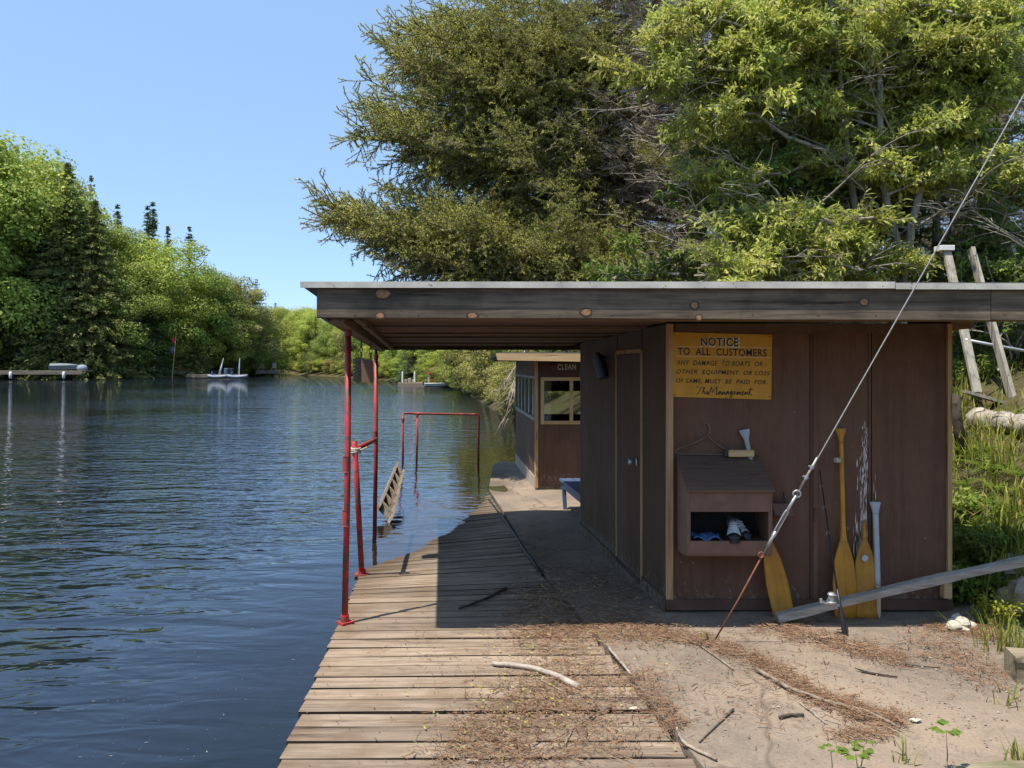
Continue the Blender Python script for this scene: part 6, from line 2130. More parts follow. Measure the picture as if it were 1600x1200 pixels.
# the left shore, named one by one
for a in (
    ('maple_tree', 'tall light green maple at the left picture edge on the far shore', 12, 97, 222, DECS, D_['light'], 1.1),
    ('maple_tree', 'light green maple crown just left of the big dark hemlock', 62, 101, 250, DECS, D_['light'], 0.9),
    ('hemlock_tree', 'broad dark hemlock with layered branches by the left dock', 106, 95.5, 250, HEML, K_['hemlock'], 0.85),
    ('hemlock_tree', 'second dark hemlock right behind the broad hemlock', 148, 96, 305, HEML, K_['hemlock'], 0.9),
    ('pine_tree', 'thin sparse pine top poking up right of the broad hemlock', 142, 112, 268, SPARSE, K_['hemlock'], 0.7),
    ('spire_tree', 'single narrow dark spire above the left shore crowns', 184, 118, 316, SPIRE, K_['dark'], 1.0),
    ('spire_tree', 'left one of the tallest twin dark spires on the left shore', 231, 118, 318, SPIRE, K_['dark'], 1.0),
    ('spire_tree', 'right one of the tallest twin dark spires on the left shore', 239, 118, 312, SPIRE, K_['dark'], 1.0),
    ('spire_tree', 'short dark spire right of the twin spires', 262, 118, 350, SPIRE, K_['dark'], 1.0),
    ('pine_tree', 'ragged dark pine top right of the short spire', 296, 116, 349, SPARSE, K_['dark'], 1.0),
    ('ash_tree', 'mid green round tree below the single narrow spire', 186, 103, 352, DECS, D_['mid'], 1.05),
    ('ash_tree', 'pale green feathery tree beneath the twin spires', 218, 105, 372, DECS, D_['light'], 1.0),
    ('maple_tree', 'bright green rounded maple behind the flagpole', 282, 106, 378, DECS, D_['light'], 1.15),
    ('spire_tree', 'small dark conifer top in front of the bright rounded maple', 256, 106, 398, SPIRE, K_['dark'], 1.1),
    ('oak_tree', 'green oak right of the bright rounded maple', 325, 109, 420, DECS, D_['mid'], 1.1),
    ('oak_tree', 'rusty tinged oak left of the last shore pine', 358, 112, 425, DECS, D_['rust'], 1.05),
    ('oak_tree', 'rusty green lower tree at the end of the left shore', 385, 114, 446, DECS, D_['rust'], 1.1),
    ('pine_tree', 'last ragged pine at the end of the left shore', 400, 117, 434, SPARSE, K_['hemlock'], 1.3),
    ('birch_tree', 'yellow green low tree beside the far docks', 412, 119, 478, DECS, D_['yellow'], 1.2),
    ('maple_tree', 'dark green maple low before the tall shore trees at left', 25, 96, 370, DECS, D_['mid'], 1.1),
    ('cedar_tree', 'low dark cedar leaning over the water behind the left dock', 84, 97.5, 420, HEML, K_['dark'], 1.1),
    ('cedar_tree', 'dark cedar right of the small boat on the left shore', 150, 99, 400, HEML, K_['hemlock'], 1.1),
    ('ash_tree', 'round mid green tree hanging low over the shore left of flagpole', 200, 99, 430, DECS, D_['mid'], 1.3),
    ('cedar_tree', 'dark narrow cedar just left of the flagpole', 247, 103, 430, CONS, K_['dark'], 1.1),
    ('maple_tree', 'yellow green maple low to the right of the flagpole', 300, 106, 450, DECS, D_['yellow'], 1.4),
    ('oak_tree', 'green tree low over the docks with the kayaks', 350, 111, 462, DECS, D_['light'], 1.4),
    ('hemlock_tree', 'dark hemlock filling the shore just left of the broad hemlock', 72, 96, 300, HEML, K_['dark'], 0.8),
    ('hemlock_tree', 'dark hemlock filling the shore just right of the broad hemlock', 132, 97, 318, HEML, K_['hemlock'], 0.8),
    ('cedar_tree', 'low dark cedar between the ash and the flagpole', 228, 101, 420, HEML, K_['dark'], 0.9),
    ('cedar_tree', 'dark cedar low behind the orange covered thing', 300, 104, 470, HEML, K_['hemlock'], 1.0),
    ('maple_tree', 'half seen light maple cut by the left picture edge', -30, 93, 205, DECS, D_['light'], 1.1),
):
    far_tree(*a)
BG = 'bushes along the left shore'
ORD = 'first second third fourth fifth sixth seventh eighth ninth tenth eleventh twelfth thirteenth fourteenth fifteenth'.split()
for i, px in enumerate((-90, -60, 84, 95, 130, 165, 195, 225, 262, 300, 322, 342, 365, 388, 408)):
    Y = float(np.interp(px, [-40, 100, 200, 420], [91, 94.5, 98, 117]))
    far_tree('shore_bush', 'dark green shore bush, %s of the row counted from the left picture edge' % ORD[i], px, Y, R.uniform(515, 552), DECS, D_[R.choice(['mid', 'mid', 'olive'])], 1.7, BG, cat='bush')
for i in range(26):
    px = -70 + i * 19
    Y = float(np.interp(px, [-70, 150, 420], [104, 112, 126])) + R.uniform(-3, 6)
    tp_ = float(np.interp(px, [-70, 20, 120, 190, 300, 360, 420], [215, 250, 300, 372, 412, 450, 490])) + R.uniform(8, 40)
    far_tree('wood_tree', 'tree in the wood behind the left shore front row', px, Y, tp_, DECS if i % 3 else HEML, D_[R.choice(['mid', 'light', 'olive'])] if i % 3 else K_['hemlock'], 1.0, 'trees filling the left shore wood')
lt = Vector((fx0(8, 94), 94, 0.2))
t = thing('leaning_tree', 'leaning bare trunk arching over the left shore behind the long dock', 'tree', lt)
mb = MB()
mb.tube([lt * 0.0 + at(2, 562, 94) - lt, at(22, 553, 94) - lt, at(38, 530, 94) - lt, at(48, 500, 94) - lt, at(60, 470, 94.5) - lt], [0.45, 0.40, 0.34, 0.28, 0.16], 9)
mobj('trunk', mb, M_BARKGREY, t, smooth=True, local=True)
mb = MB()
mb.tube([at(24, 552, 94) - lt, at(34, 566, 93.5) - lt, at(30, 578, 93) - lt], [0.12, 0.10, 0.06], 6)
mb.tube([at(50, 492, 94) - lt, at(75, 505, 93.5) - lt, at(95, 512, 93) - lt], [0.12, 0.08, 0.04], 6)
mobj('limb', mb, M_BARKGREY, t, smooth=True, local=True)
for i, (px, Y, tp_) in enumerate(((-95, 92, 195), (-150, 90, 210), (-205, 86, 190), (-265, 83, 200), (-330, 80, 180), (-400, 77, 195), (-120, 99, 170), (-230, 95, 160), (-350, 90, 150))):
    far_tree('wood_tree', 'tree in the wood behind the left shore front row', px, Y, tp_, DECS if i % 3 else HEML, D_[('mid', 'light', 'olive')[i % 3]] if i % 3 else K_['hemlock'], 1.0, 'trees filling the left shore wood')
# the far end of the lake
FG = {'light': 'light green trees at the far end', 'yellow': 'yellow green trees at the far end', 'olive': 'olive trees at the far end', 'mid': 'mid green trees at the far end', 'rust': 'rusty trees at the far end', 'con': 'dark conifers at the far end'}
NICE = {'light': 'light green', 'yellow': 'bright yellow green', 'olive': 'olive', 'mid': 'mid green', 'rust': 'rusty tinged', 'con': 'dark pointed'}
SHORE_PX = [418, 450, 500, 560, 640, 690, 720, 745, 770, 800]
SHORE_Y = [135, 137, 118, 98, 76, 62, 57, 46, 36, 31]
px, i = 416, 0
while px < 770:
    Y0 = float(np.interp(px, SHORE_PX, SHORE_Y))
    for row in range(3):
        kd = R.choice(['light', 'mid', 'olive', 'mid', 'light', 'con', 'con', 'yellow', 'con'])
        Y = Y0 + 2.5 + row * 5.5 + R.uniform(0, 3)
        tp_ = R.uniform(478, 506) + (20 if row == 0 else 0) if px < 520 else R.uniform(478, 515) if px < 680 else R.uniform(440, 500)
        if kd == 'con': tp_ -= 8
        bank_, mat = (CONS, K_[R.choice(['dark', 'hemlock'])]) if kd == 'con' else (DECS, D_[kd])
        far_tree('far_pine' if kd == 'con' else 'far_tree', '%s tree in the row at the far end of the lake' % NICE[kd], px + R.uniform(-6, 6), Y, tp_, bank_, mat, R.uniform(0.8, 1.2) if kd != 'con' else 1.3, FG[kd])
    px += R.uniform(11, 16) if px < 640 else R.uniform(16, 24)
    i += 1
for k, px in enumerate(np.linspace(425, 765, 30)):
    Y = float(np.interp(px, SHORE_PX, SHORE_Y)) + 1.6
    far_tree('shore_bush', 'low bush at the waterline of the far end', px, Y, HOR - (1.2 + R.uniform(0, 1.6)) * FPX / Y * 0.5, DECS, D_[R.choice(['olive', 'light', 'yellow', 'mid'])], 2.0, 'bushes along the far waterline', cat='bush')
for k in range(34):
    px = -60 + k * 27
    Y = R.uniform(150, 185)
    far_tree('horizon_tree', 'tree of the distant wood closing the view behind the shores', px, Y, R.uniform(500, 528), DECS, D_[R.choice(['mid', 'light', 'olive'])], 1.2, 'trees of the distant wood')
# the nearer right shore past the second hut
for a in (
    ('alder_tree', 'bright yellow green tree at the waterline right of the red canopy', 708, 68, 470, DECFINE, D_['yellow'], 1.0),
    ('alder_tree', 'olive alder overhanging the water left of the second hut', 742, 46, 455, DECFINE, D_['olive'], 1.0),
    ('alder_tree', 'tangled olive alder nearest the second hut roof', 785, 33, 430, DECFINE, D_['olive'], 1.0),
    ('alder_tree', 'low grey green alder over the bank beside the second hut', 768, 38.5, 500, DECFINE, D_['rust'], 1.2),
    ('alder_tree', 'mid green alder behind the second hut', 830, 30, 400, DECFINE, D_['mid'], 1.0),
    ('alder_tree', 'light green alder seen through the hut windows', 880, 27, 380, DECFINE, D_['light'], 1.0),
    ('alder_tree', 'dark green alder right behind the window hut', 930, 25, 360, DECFINE, D_['mid'], 1.0),
    ('far_pine', 'dark spreading pine left of the red canopy', 655, 72, 470, HEML, K_['dark'], 1.0),
):
    far_tree(*a)
for k, (px, Y, tp_) in enumerate(((722, 56, 560), (738, 49, 568), (752, 42, 566), (765, 37, 575), (778, 33, 580), (792, 30.2, 575), (806, 28, 560), (820, 24, 540))):
    far_tree('shore_bush', 'grey olive waterside bush past the second hut, %s counted from the red canopy' % ORD[k], px, Y, tp_, DECFINE, D_[('olive', 'rust')[k % 2]], 1.4, 'bushes along the right shore', cat='bush')
# dead grey branch trailing into the water by the second hut
dl = Vector(at(822, 560, 17.5))
t = thing('dead_branch', 'bare grey dead branch drooping to the water beside the second hut', 'branch', dl)
rr = random.Random(77)
for k in range(6):
    tip = at(rr.uniform(766, 800), rr.uniform(600, 660), 16.8 + rr.uniform(-0.8, 0.8))
    tip.z = max(tip.z, WATER + 0.02)
    P_ = [Vector((0, 0, rr.uniform(-0.15, 0.35)))]
    tv = tip - dl
    P_ += [tv * 0.35 + Vector((0, 0, 0.12)), tv * 0.7 + Vector((0, 0, 0.05)), tv]
    mb = MB()
    mb.tube(P_, [0.018, 0.013, 0.008, 0.004], 5)
    for q in range(14):
        u = rr.uniform(0.25, 1.0)
        b = tv * u + Vector((0, 0, 0.08 * (1 - u)))
        d = tv.normalized() * 0.4 + Vector((rr.uniform(-1, 0.6), rr.uniform(-1, 1), rr.uniform(-1.0, 0.1)))
        l = rr.uniform(0.15, 0.45)
        mb.tube([b, b + d * l * 0.5, b + d * l + Vector((0, 0, -0.05))], [0.006, 0.0045, 0.003], 3)
    mobj('twig', mb, M_DEADTWIG, t, smooth=True, local=True)

# ------------------------------------------------------------------ ground plants on the right bank
def on_bank(px, py):
    return on_ground(px, py)
n = 9000
gx_ = rng.uniform(2.85, 9.0, n * 3); gy_ = rng.uniform(4.6, 11.5, n * 3)
PP = np.stack([gx_, gy_], 1)
dd = sdist(PP)
dens = np.clip(0.25 + 0.75 * np.sin(gx_ * 2.3 + gy_) * np.sin(gy_ * 1.9 - gx_ * 0.7), 0.08, 1)
keep = (dd > 0.12) & (rng.uniform(0, 1, len(dd)) < dens) & (gx_ / gy_ > 0.5)
PP = PP[keep][:n]; n = len(PP)
zz_ = terr(PP)
Hh = rng.uniform(0.10, 0.34, n); az = rng.uniform(0, 6.28, n); bend = rng.uniform(0.1, 0.7, n); W_ = rng.uniform(0.004, 0.009, n)
b0_ = np.column_stack([PP, zz_ - 0.01])
dv = np.stack([np.cos(az), np.sin(az), np.zeros(n)], 1); sv = np.stack([-np.sin(az), np.cos(az), np.zeros(n)], 1)
mid_ = b0_ + dv * (Hh * bend * 0.3)[:, None] + np.array([0, 0, 1]) * (Hh * 0.6)[:, None]
tp3 = b0_ + dv * (Hh * bend)[:, None] + np.array([0, 0, 1]) * (Hh * (1 - 0.3 * bend))[:, None]
w3 = sv * W_[:, None]
V = np.stack([b0_ - w3, b0_ + w3, mid_ - w3 * 0.8, mid_ + w3 * 0.8, tp3], 1).reshape(-1, 3)
bi = (np.arange(n) * 5)[:, None]
mb = MB()
mb.arr(V, bi + np.array([[0, 1, 3, 2]]))
mb.f.extend(map(tuple, (bi + np.array([[2, 3, 4]])).tolist())); mb.m.extend([0] * n)
mobj('bank_grass', mb, M_GRASS, kind='stuff', label='mixed grass covering the bank right of the hut', cat='grass')

def fern_mesh(seed, fronds=8, L=0.36):
    rr = random.Random(seed)
    mb = MB()
    for f in range(fronds):
        az = 6.28 * f / fronds + rr.uniform(-0.3, 0.3)
        l = L * rr.uniform(0.7, 1.15)
        el = rr.uniform(0.6, 1.2)
        pts = []
        for s in np.linspace(0, 1, 12):
            r = l * (s * math.cos(el) + 0.35 * s * s)
            z = l * (math.sin(el) * s - 0.55 * s * s)
            pts.append(np.array([math.cos(az) * r, math.sin(az) * r, z]))
        sd = np.array([-math.sin(az), math.cos(az), 0])
        for i in range(1, 12):
            s = i / 11
            w = l * 0.26 * math.sin(math.pi * min(1, s * 0.85 + 0.13)) 
            ax_ = pts[i] - pts[i - 1]; ax_ /= np.linalg.norm(ax_)
            for sg in (-1, 1):
                d = sd * sg * 0.9 + ax_ * 0.45 + np.array([0, 0, -0.15])
                e = pts[i] + d * w
                h_ = ax_ * l * 0.030
                mb.add([pts[i] - h_, pts[i] + h_, e], [(0, 1, 2)])
        for a, b in zip(pts[:-1], pts[1:]):
            mb.add([a - sd * 0.0015, a + sd * 0.0015, b + sd * 0.0012, b - sd * 0.0012], [(0, 1, 2, 3)])
    return mesh_from('fern', mb, [M_FERN], False, (0, 0, 0))[0]
FERN = [fern_mesh(700 + i) for i in range(3)]
fern_spots = [(1505, 745), (1530, 770), (1498, 790), (1560, 752), (1520, 815), (1580, 790), (1548, 832), (1502, 850), (1575, 850), (1530, 880), (1560, 900), (1500, 905), (1590, 730), (1545, 720), (1512, 700), (1595, 830), (1540, 690)]
for k, (px, py) in enumerate(fern_spots):
    p = on_bank(px, py + 18)
    o = bpy.data.objects.new('fern', FERN[k % 3])
    COL.objects.link(o)
    o.location = p
    o.rotation_euler = (0, 0, R.uniform(0, 6.28))
    s = R.uniform(0.7, 1.2)
    o.scale = (s, s, s)
    tag(o, 'yellow green fern clump growing on the bank right of the hut', 'fern', 'ferns on the bank')

def shrub(name, label, c, rad, hgt, m, seed, n=420, leaf=0.03):
    g = np.random.default_rng(seed); rr = random.Random(seed)
    t = thing(name, label, 'plant', c)
    mb = MB()
    C, D = [], []
    for k in range(9):
        az = rr.uniform(0, 6.28)
        e = Vector((math.cos(az) * rad * rr.uniform(.3, .9), math.sin(az) * rad * rr.uniform(.3, .9), hgt * rr.uniform(0.6, 1.0)))
        mb.tube([Vector((0, 0, -0.01)), e * 0.5 + Vector((0, 0, 0.03)), e], [0.004, 0.003, 0.0018], 5)
        for q in range(n // 9):
            u = rr.uniform(0.25, 1.02)
            C.append(np.array(e * u) + g.normal(size=3) * leaf * 0.7); D.append(g.normal(size=3) * 0.7 + np.array([math.cos(az), math.sin(az), 0.4]))
    mobj('stem', mb, M_TWIG, t, local=True)
    C, D = np.array(C), np.array(D); D /= np.linalg.norm(D, axis=1, keepdims=True)
    V, a, b, c3 = leaf_tris(C, D, np.tile([[0, 0, 1.0]], (len(C), 1)) + g.normal(size=(len(C), 3)) * 0.3, leaf * g.uniform(0.7, 1.3, len(C)), leaf * 0.42 * g.uniform(0.8, 1.2, len(C)))
    mb = MB(); mb.arr(V, a)
    for F in (b, c3):
        mb.f.extend(map(tuple, F.tolist())); mb.m.extend([0] * len(F))
    mobj('foliage', mb, m, t, local=True, kind='stuff')
    return t
p = on_ground(1552, 985)
p = p + Vector((0.06, 0.05, 0))
shrub('yellow_shrub', 'bright yellow green shrub beside the white stones near the hut corner', p, 0.16, 0.20, M_YELLOWSHRUB, 81, 600, 0.03)
p = on_ground(1532, 975)
shrub('small_shrub', 'small yellow green sprig just left of the bright shrub', p, 0.07, 0.10, M_YELLOWSHRUB, 82, 160, 0.026)
for k, (px, py, lab) in enumerate(((1500, 930, 'dark leafy plant in the shade right of the hut corner'), (1545, 875, 'dark leafy plant just above the slanting plank end'), (1500, 810, 'dark leafy plant against the hut right wall, middle height'))):
    shrub('leafy_plant', lab, on_ground(px, py + 12), 0.22, 0.26, M_DARKLEAF, 90 + k, 420, 0.055)

def grass_tuft(label, c, n, h, seed, m=M_GRASS, spread=0.04, w=0.004):
    rr = random.Random(seed)
    mb = MB()
    for i in range(n):
        az = rr.uniform(0, 6.28); b = rr.uniform(0.1, 0.6); hh = h * rr.uniform(0.5, 1.1)
        o = Vector((rr.gauss(0, spread), rr.gauss(0, spread), -0.005))
        d = Vector((math.cos(az), math.sin(az), 0)); s = Vector((-d.y, d.x, 0)) * w * rr.uniform(0.6, 1.2)
        P_ = [o + d * hh * b * u * u + Vector((0, 0, hh * (u - 0.25 * b * u * u))) for u in (0, 0.35, 0.7, 1.0)]
        mb.add([P_[0] - s, P_[0] + s, P_[1] + s, P_[1] - s, P_[2] + s * 0.8, P_[2] - s * 0.8, P_[3]], [(0, 1, 2, 3), (3, 2, 4, 5), (5, 4, 6)])
    o = mobj('grass_tuft', mb, m, local=True, label=label, cat='grass')
    o.location = c
    return o
for k, (px, py, n_, h, lab) in enumerate(((1112, 1004, 9, 0.10, 'sparse green tuft at the foot of the guy wire'), (1575, 1020, 70, 0.24, 'tall grass tuft before the pale boulder'), (1578, 1002, 40, 0.16, 'dry grass tuft beside the bright yellow shrub'),
        (1500, 880, 40, 0.30, 'tall green grass blades against the hut corner'), (1590, 890, 40, 0.34, 'tall grass blades above the slanting plank end'), (1530, 940, 36, 0.28, 'grass blades under the slanting plank'),
        (1502, 640, 60, 0.42, 'tall grass round the dark stake'), (1560, 730, 60, 0.38, 'bright grass below the fallen log'), (1590, 1110, 26, 0.12, 'short grass below the mossy timber'),
        (1420, 1196, 12, 0.13, 'thin grass blades at the bottom edge between the weeds'), (1588, 1190, 16, 0.13, 'thin grass at the bottom right corner'))):
    grass_tuft(lab, on_ground(px, py), n_, h, 900 + k, spread=0.03 if n_ < 20 else 0.07)

def weed(label, c, stems):
    t = thing('weed', label, 'plant', c)
    B = Vector(c)
    for tip, nl, ls in stems:
        tip = Vector(tip)
        mb = MB()
        mb.tube([Vector((0, 0, -0.01)) + (tip - B) * 0.0, (tip - B) * 0.5 + Vector((0.006, 0, 0)), tip - B], [0.0028, 0.0022, 0.0015], 6)
        mobj('stem', mb, M_TWIG, t, local=True)
        g = np.random.default_rng(int(abs(tip.x) * 1000))
        for k in range(nl):
            az = 6.28 * k / nl + g.uniform(-0.4, 0.4)
            d = np.array([math.cos(az), math.sin(az), g.uniform(-0.1, 0.4)]); d /= np.linalg.norm(d)
            C = np.array([tip - B]) + d * 0.012
            mb = MB()
            for off in (-0.55, 0, 0.55):
                d3 = np.array([math.cos(az + off), math.sin(az + off), d[2]])
                V, a, b, c3 = leaf_tris(C + d * ls * 0.25, d3[None], np.array([[0, 0, 1.0]]), np.array([ls * (1 if off == 0 else 0.8)]), np.array([ls * 0.5]))
                o = mb.n
                mb.arr(V, a)
                for F in (b, c3):
                    mb.f.extend(map(tuple, (F + o).tolist())); mb.m.extend([0] * len(F))
            mobj('leaf', mb, M_WEED, t, local=True)
    return t
YW = 2.95
def wp(px, py): return at(px, py, YW)
def wb(px): 
    p = at(px, 1215, YW); p.z = 0.0
    return p
weed('tall weed with one lobed leaf cluster on a bare red stem', wb(1478), [(wp(1478, 1140), 7, 0.042)])
weed('low weed with bright lobed leaves at the bottom edge', wb(1338), [(wp(1337, 1178), 8, 0.045), (wp(1350, 1165), 5, 0.03)])
weed('smallest weed at the bottom edge left of the others', wb(1298), [(wp(1298, 1172), 6, 0.030)])

# ------------------------------------------------------------------ docks, boats and flag across the lake
def far_dock(label, x0, x1, Y, zt, depth, nb, m=M_GREYDOCK):
    t = thing('far_dock', label, 'dock', ((x0 + x1) / 2, Y, zt))
    w = (x1 - x0) / nb
    for i in range(nb):
        mb = MB()
        mb.cbox((x0 + i * w, Y, zt - 0.10), (x0 + (i + 1) * w - 0.03, Y + depth, zt + R.uniform(-0.01, 0.01)), 0.01)
        mobj('board', mb, m, t)
    mb = MB()
    mb.cbox((x0, Y - 0.05, zt - 0.42), (x1, Y - 0.002, zt - 0.03), 0.01)
    mobj('side_rail', mb, m, t)
    mb = MB()
    for i in range(4):
        x = x0 + (x1 - x0) * (0.06 + i * 0.29)
        mb.tube([(x, Y + 0.3, -1.5), (x, Y + 0.3, zt + 0.05)], 0.07, 7)
    mobj('pile', mb, M_STRINGER, t)
    return t
def fx(px, Y): return (px - 800) / FPX * Y
Yd = 85.0
d1 = far_dock('long grey dock on the left shore with white bumpers', fx(-40, Yd), fx(128, Yd), Yd, 0.95, 2.2, 26)
for px in (18, 101):
    mb = MB()
    x = fx(px, Yd)
    mb.tube([(x, Yd - 0.16, 0.05), (x, Yd - 0.16, 0.12), (x, Yd - 0.16, 0.75), (x, Yd - 0.16, 0.85)], [0.08, 0.16, 0.16, 0.06], 9)
    mobj('bumper', mb, M_WHITE, d1, smooth=True)
def small_boat(label, c, L, W, H, yaw, m, cover=None):
    t = thing('small_boat', label, 'boat', c, rot=(0, 0, yaw))
    mb = MB()
    rings = []
    for s in np.linspace(0, 1, 9):
        w = W / 2 * (1 - max(0, s - 0.45) ** 1.8 / 0.55 ** 1.8 * 0.92)
        z0 = 0.02 + 0.35 * H * max(0, s - 0.5) ** 2 * 4
        x = L * (s - 0.5)
        rings.append([(x, -w, H * (1 + 0.15 * s)), (x, -w * 0.8, z0 + 0.1), (x, 0, z0), (x, w * 0.8, z0 + 0.1), (x, w, H * (1 + 0.15 * s)), (x, w * 0.9, H * 0.96), (x, 0, H * 0.45), (x, -w * 0.9, H * 0.96)])
    mb.loft(rings)
    mobj('hull', mb, m, t, local=True)
    mb = MB()
    for s in (-0.28, 0.05):
        mb.cbox((L * s - 0.12, -W * 0.42, H * 0.7), (L * s + 0.12, W * 0.42, H * 0.78), 0.01)
    mobj('bench_seat', mb, m, t, local=True)
    if cover:
        mb = MB()
        rings = [[(x, -W * 0.46 * k, H), (x, -W * 0.25 * k, H + 0.26 * k), (x, W * 0.25 * k, H + 0.26 * k), (x, W * 0.46 * k, H)] for x, k in ((-L * 0.48, 1), (-L * 0.2, 1.05), (L * 0.1, 0.9), (L * 0.42, 0.2))]
        mb.loft(rings)
        mobj('cover', mb, cover, t, local=True)
    mb = MB()
    mb.cbox((-L * 0.54, -0.15, H * 0.5), (-L * 0.49, 0.15, H * 1.5), 0.02)
    mobj('outboard_motor', mb, M_BLACK, t, local=True)
    return t
small_boat('overturned looking grey boat lying on the left dock', (fx(94, Yd) , Yd + 1.3, 0.95), 3.4, 1.2, 0.55, 0.1, M_ALU, M_ALU)
mb = MB()
x = fx(119, Yd)
rings = []
for i, (w, z) in enumerate(((0.55, 0.96), (0.60, 1.25), (0.45, 1.52), (0.12, 1.62))):
    rings.append([(x + w * math.cos(a), Yd + 1.2 + w * 0.8 * math.sin(a), z) for a in np.linspace(0, 6.28, 11)[:-1]])
mb.loft(rings)
mobj('covered_heap', mb, M_TARP, smooth=True, label='white tarpaulin covered heap at the end of the left dock', cat='tarpaulin')
# flag pole
Yf = 100.0
xf = fx(270, Yf)
zf = ground_z(xf, Yf)
fp = thing('flagpole', 'wooden flagpole with two small flags on the left shore', 'flagpole', (xf, Yf, 0.2))
mb = MB()
ptop = at(275, 524, Yf)
mb.tube([(xf - 0.1, Yf, -0.3), ptop], 0.06, 8)
mobj('pole', mb, M_TRIM, fp)
for nm, py0, py1, m, w in (('red_flag', 527, 536, M_REDCANVAS, 0.45), ('blue_flag', 541, 552, M_BLUE, 0.6)):
    mb = MB()
    a, b = at(273, py0, Yf), at(273, py1, Yf)
    V, F = [], []
    for i in range(7):
        for j in range(4):
            V.append((a.x - w * i / 6, Yf + 0.08 * math.sin(i * 1.1 + j * 0.3), a.z + (b.z - a.z) * j / 3 - 0.22 * (i / 6) ** 1.5))
    for i in range(6):
        for j in range(3):
            q = i * 4 + j
            F.append((q, q + 4, q + 5, q + 1))
    mb.add(V, F)
    o = mobj('flag', mb, m, fp, smooth=True, label='red flag' if nm == 'red_flag' else 'blue flag')
    o.modifiers.new('thickness', 'SOLIDIFY').thickness = 0.01
Y2 = 102.0
far_dock('low brown dock beneath the flagpole on the left shore', fx(250, Y2), fx(290, Y2), Y2, 0.75, 2.0, 8)
far_dock('long low dock where the two small sailing kayaks lie', fx(291, 100), fx(382, 100), 100, 0.35, 1.6, 16)
far_dock('distant dock with chairs near the end of the left shore', fx(400, 112), fx(438, 112), 112, 0.75, 1.8, 8)
mb = MB()
for i in range(6):
    a0 = R.uniform(0, 6)
c = at(281, 580, 103)
rings = [[(c.x + w * math.cos(a), 103 + w * math.sin(a), c.z + z) for a in np.linspace(0, 6.28, 9)[:-1]] for w, z in ((0.45, -0.2), (0.5, 0.3), (0.35, 0.9), (0.22, 1.3), (0.1, 1.6))]
mb.loft(rings)
mobj('orange_chair_cover', mb, M_ORANGE, smooth=True, label='orange covered thing standing beside the flagpole', cat='cover')
def sail_kayak(label, px, lean):
    Yk = 97.5
    c = Vector((fx(px, Yk), Yk, WATER))
    t = thing('sail_kayak', label, 'kayak', c)
    mb = MB()
    rings = []
    for s in np.linspace(0, 1, 9):
        w = 0.42 * math.sin(math.pi * (0.06 + 0.88 * s)) ** 0.7
        rings.append([(2.5 * (s - 0.5), w * math.cos(a), 0.22 + 0.2 * math.sin(a) + 0.12 * abs(2 * s - 1) ** 2) for a in np.linspace(0, 6.28, 9)[:-1]])
    mb.loft(rings)
    mobj('hull', mb, M_TARP, t, smooth=True, local=True)
    mb = MB()
    mb.tube([(0.2, 0, 0.3), (0.2 + lean, 0, 2.6)], [0.07, 0.05], 7)
    mobj('mast', mb, M_WHITE, t, local=True)
    mb = MB()
    mb.tube([(0.2 - 0.12 + lean * 0.2, 0.05, 0.5), (0.14 + lean * 0.6, 0.04, 1.5), (0.2 + lean, 0, 2.5)], [0.14, 0.10, 0.03], 7)
    mobj('furled_sail', mb, M_WHITE if lean > 0.1 else M_CLOTH, t, smooth=True, local=True)
    mb = MB()
    mb.cbox((-0.7, -0.22, 0.38), (-0.25, 0.22, 0.46), 0.02); mb.cbox((-0.72, -0.22, 0.46), (-0.64, 0.22, 0.9), 0.02)
    mobj('seat', mb, M_CLOTH, t, local=True)
    return t
sail_kayak('small sailing kayak with its mast leaning right, beside the long dock', 340, 0.55)
sail_kayak('small sailing kayak with an upright mast at the long dock end', 371, 0.10)
for k, (px, lab) in enumerate(((354, 'blue barrel standing between the two sailing kayaks'), (362, 'dark chest on the long dock beside the upright mast'))):
    c = Vector((fx(px, 100.6), 100.6, 0.36))
    mb = MB()
    mb.tube([c, c + Vector((0, 0, 0.1)), c + Vector((0, 0, 0.7)), c + Vector((0, 0, 0.8))], [0.28, 0.32, 0.32, 0.26], 10)
    mobj('barrel', mb, (M_BLUE, M_BLACK)[k], label=lab, cat='barrel')
for k, px in enumerate((408, 428)):
    c = Vector((fx(px, 112.8), 112.8, 0.75))
    t = thing('dock_chair', ('left', 'right')[k] + ' pale armchair on the distant dock', 'chair', c)
    for nm, lo, hi in (('seat', (-.3, -.3, .35), (.3, .3, .42)), ('backrest', (-.3, .24, .43), (.3, .32, 1.1))):
        mb = MB(); mb.cbox(lo, hi, 0.01); mobj(nm, mb, M_OLDWOOD, t, local=True)
    for sx in (-.26, .26):
        for sy in (-.26, .26):
            mb = MB(); mb.cbox((sx - .03, sy - .03, 0), (sx + .03, sy + .03, .349), 0.005); mobj('leg', mb, M_OLDWOOD, t, local=True)
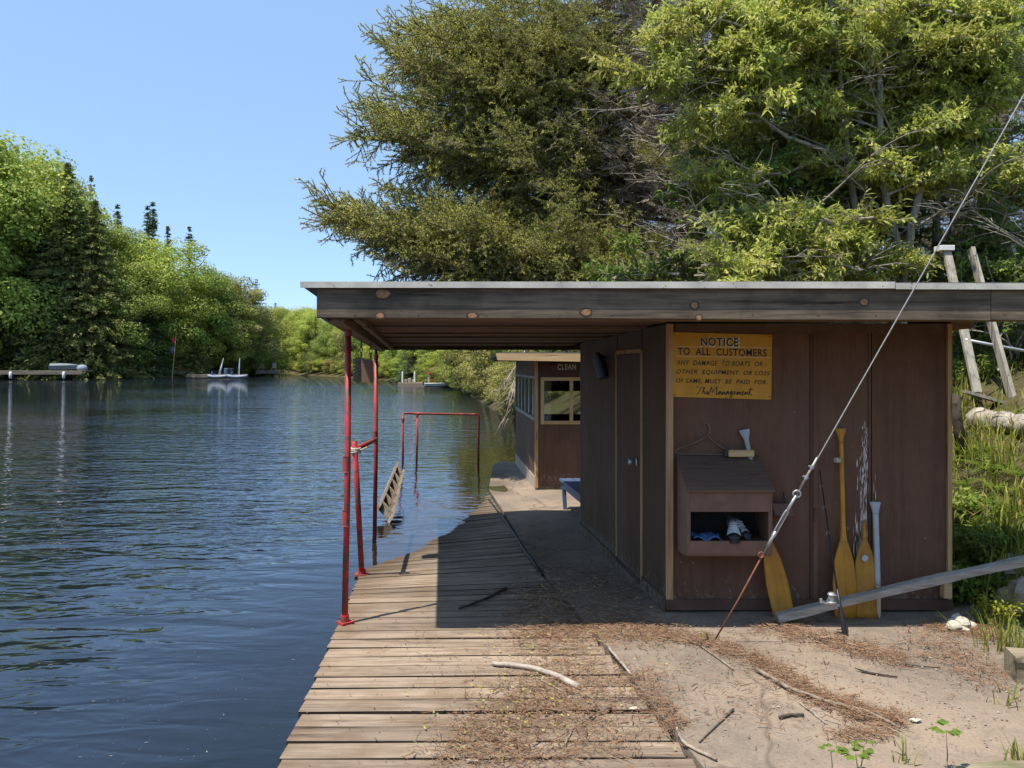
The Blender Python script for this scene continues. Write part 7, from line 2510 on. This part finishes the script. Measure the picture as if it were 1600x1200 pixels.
# right far dock with the red canopy
Y3 = 59.5
far_dock('brown dock on the far right shore below the red canopy', fx(622, Y3), fx(692, Y3), Y3, 0.22, 1.8, 14, M_LADDER)
for k, (px, lab) in enumerate(((629, 'left white post on the far right dock'), (648, 'right white post on the far right dock'))):
    c = Vector((fx(px, Y3 + 0.3), Y3 + 0.3, 0.22))
    mb = MB()
    mb.tube([c, c + Vector((0, 0, 0.8)), c + Vector((0.02, 0, 0.84))], [0.07, 0.07, 0.03], 7)
    mobj('mooring_post', mb, M_WHITE, label=lab, cat='post')
CZ = -0.42
cn = thing('garden_canopy', 'small red canopy over yellow seats on the far right dock', 'canopy', (fx(680, Y3 + 1), Y3 + 1.0, 0.22))
cx_, cy_ = fx(680, Y3 + 1), Y3 + 1.0
mb = MB()
mb.hexa([(cx_ - 0.62, cy_ - 0.5, 1.30 + CZ), (cx_ + 0.55, cy_ - 0.5, 1.36 + CZ), (cx_ + 0.55, cy_ + 0.5, 1.36 + CZ), (cx_ - 0.62, cy_ + 0.5, 1.30 + CZ)], [(cx_ - 0.55, cy_ - 0.45, 1.42 + CZ), (cx_ + 0.5, cy_ - 0.45, 1.50 + CZ), (cx_ + 0.5, cy_ + 0.45, 1.50 + CZ), (cx_ - 0.55, cy_ + 0.45, 1.42 + CZ)])
mobj('awning', mb, M_REDCANVAS, cn)
for dx, dy in ((-0.5, -0.4), (0.45, -0.4), (-0.5, 0.4), (0.45, 0.4)):
    mb = MB(); mb.tube([(cx_ + dx, cy_ + dy, 0.2), (cx_ + dx, cy_ + dy, 1.33 + CZ)], 0.03, 6); mobj('pole', mb, M_WHITE, cn)
mb = MB(); mb.cbox((cx_ - 0.45, cy_ - 0.1, 0.22), (cx_ + 0.1, cy_ + 0.35, 0.5), 0.03); mobj('seat', mb, M_YELLOW, cn)
mb = MB(); mb.cbox((cx_ - 0.45, cy_ + 0.36, 0.22), (cx_ + 0.1, cy_ + 0.42, 0.78), 0.02); mobj('backrest', mb, M_YELLOW, cn)
small_boat('pale little boat at the foot of the far right dock', (fx(683, Y3 - 1), Y3 - 1.0, WATER), 2.0, 0.8, 0.32, 0.2, M_WHITE)
c = at(640, 594, Y3 + 0.8)
mb = MB()
for i in range(3):
    mb.cbox((c.x - 0.4 + i * 0.3, Y3 + 0.6, 0.23), (c.x - 0.16 + i * 0.3, Y3 + 1.0, 0.45 + 0.1 * (i % 2)), 0.02)
mobj('dock_crates', mb, M_OLDWOOD, label='pale low crates between the white posts of the far dock', cat='crates', kind='stuff')
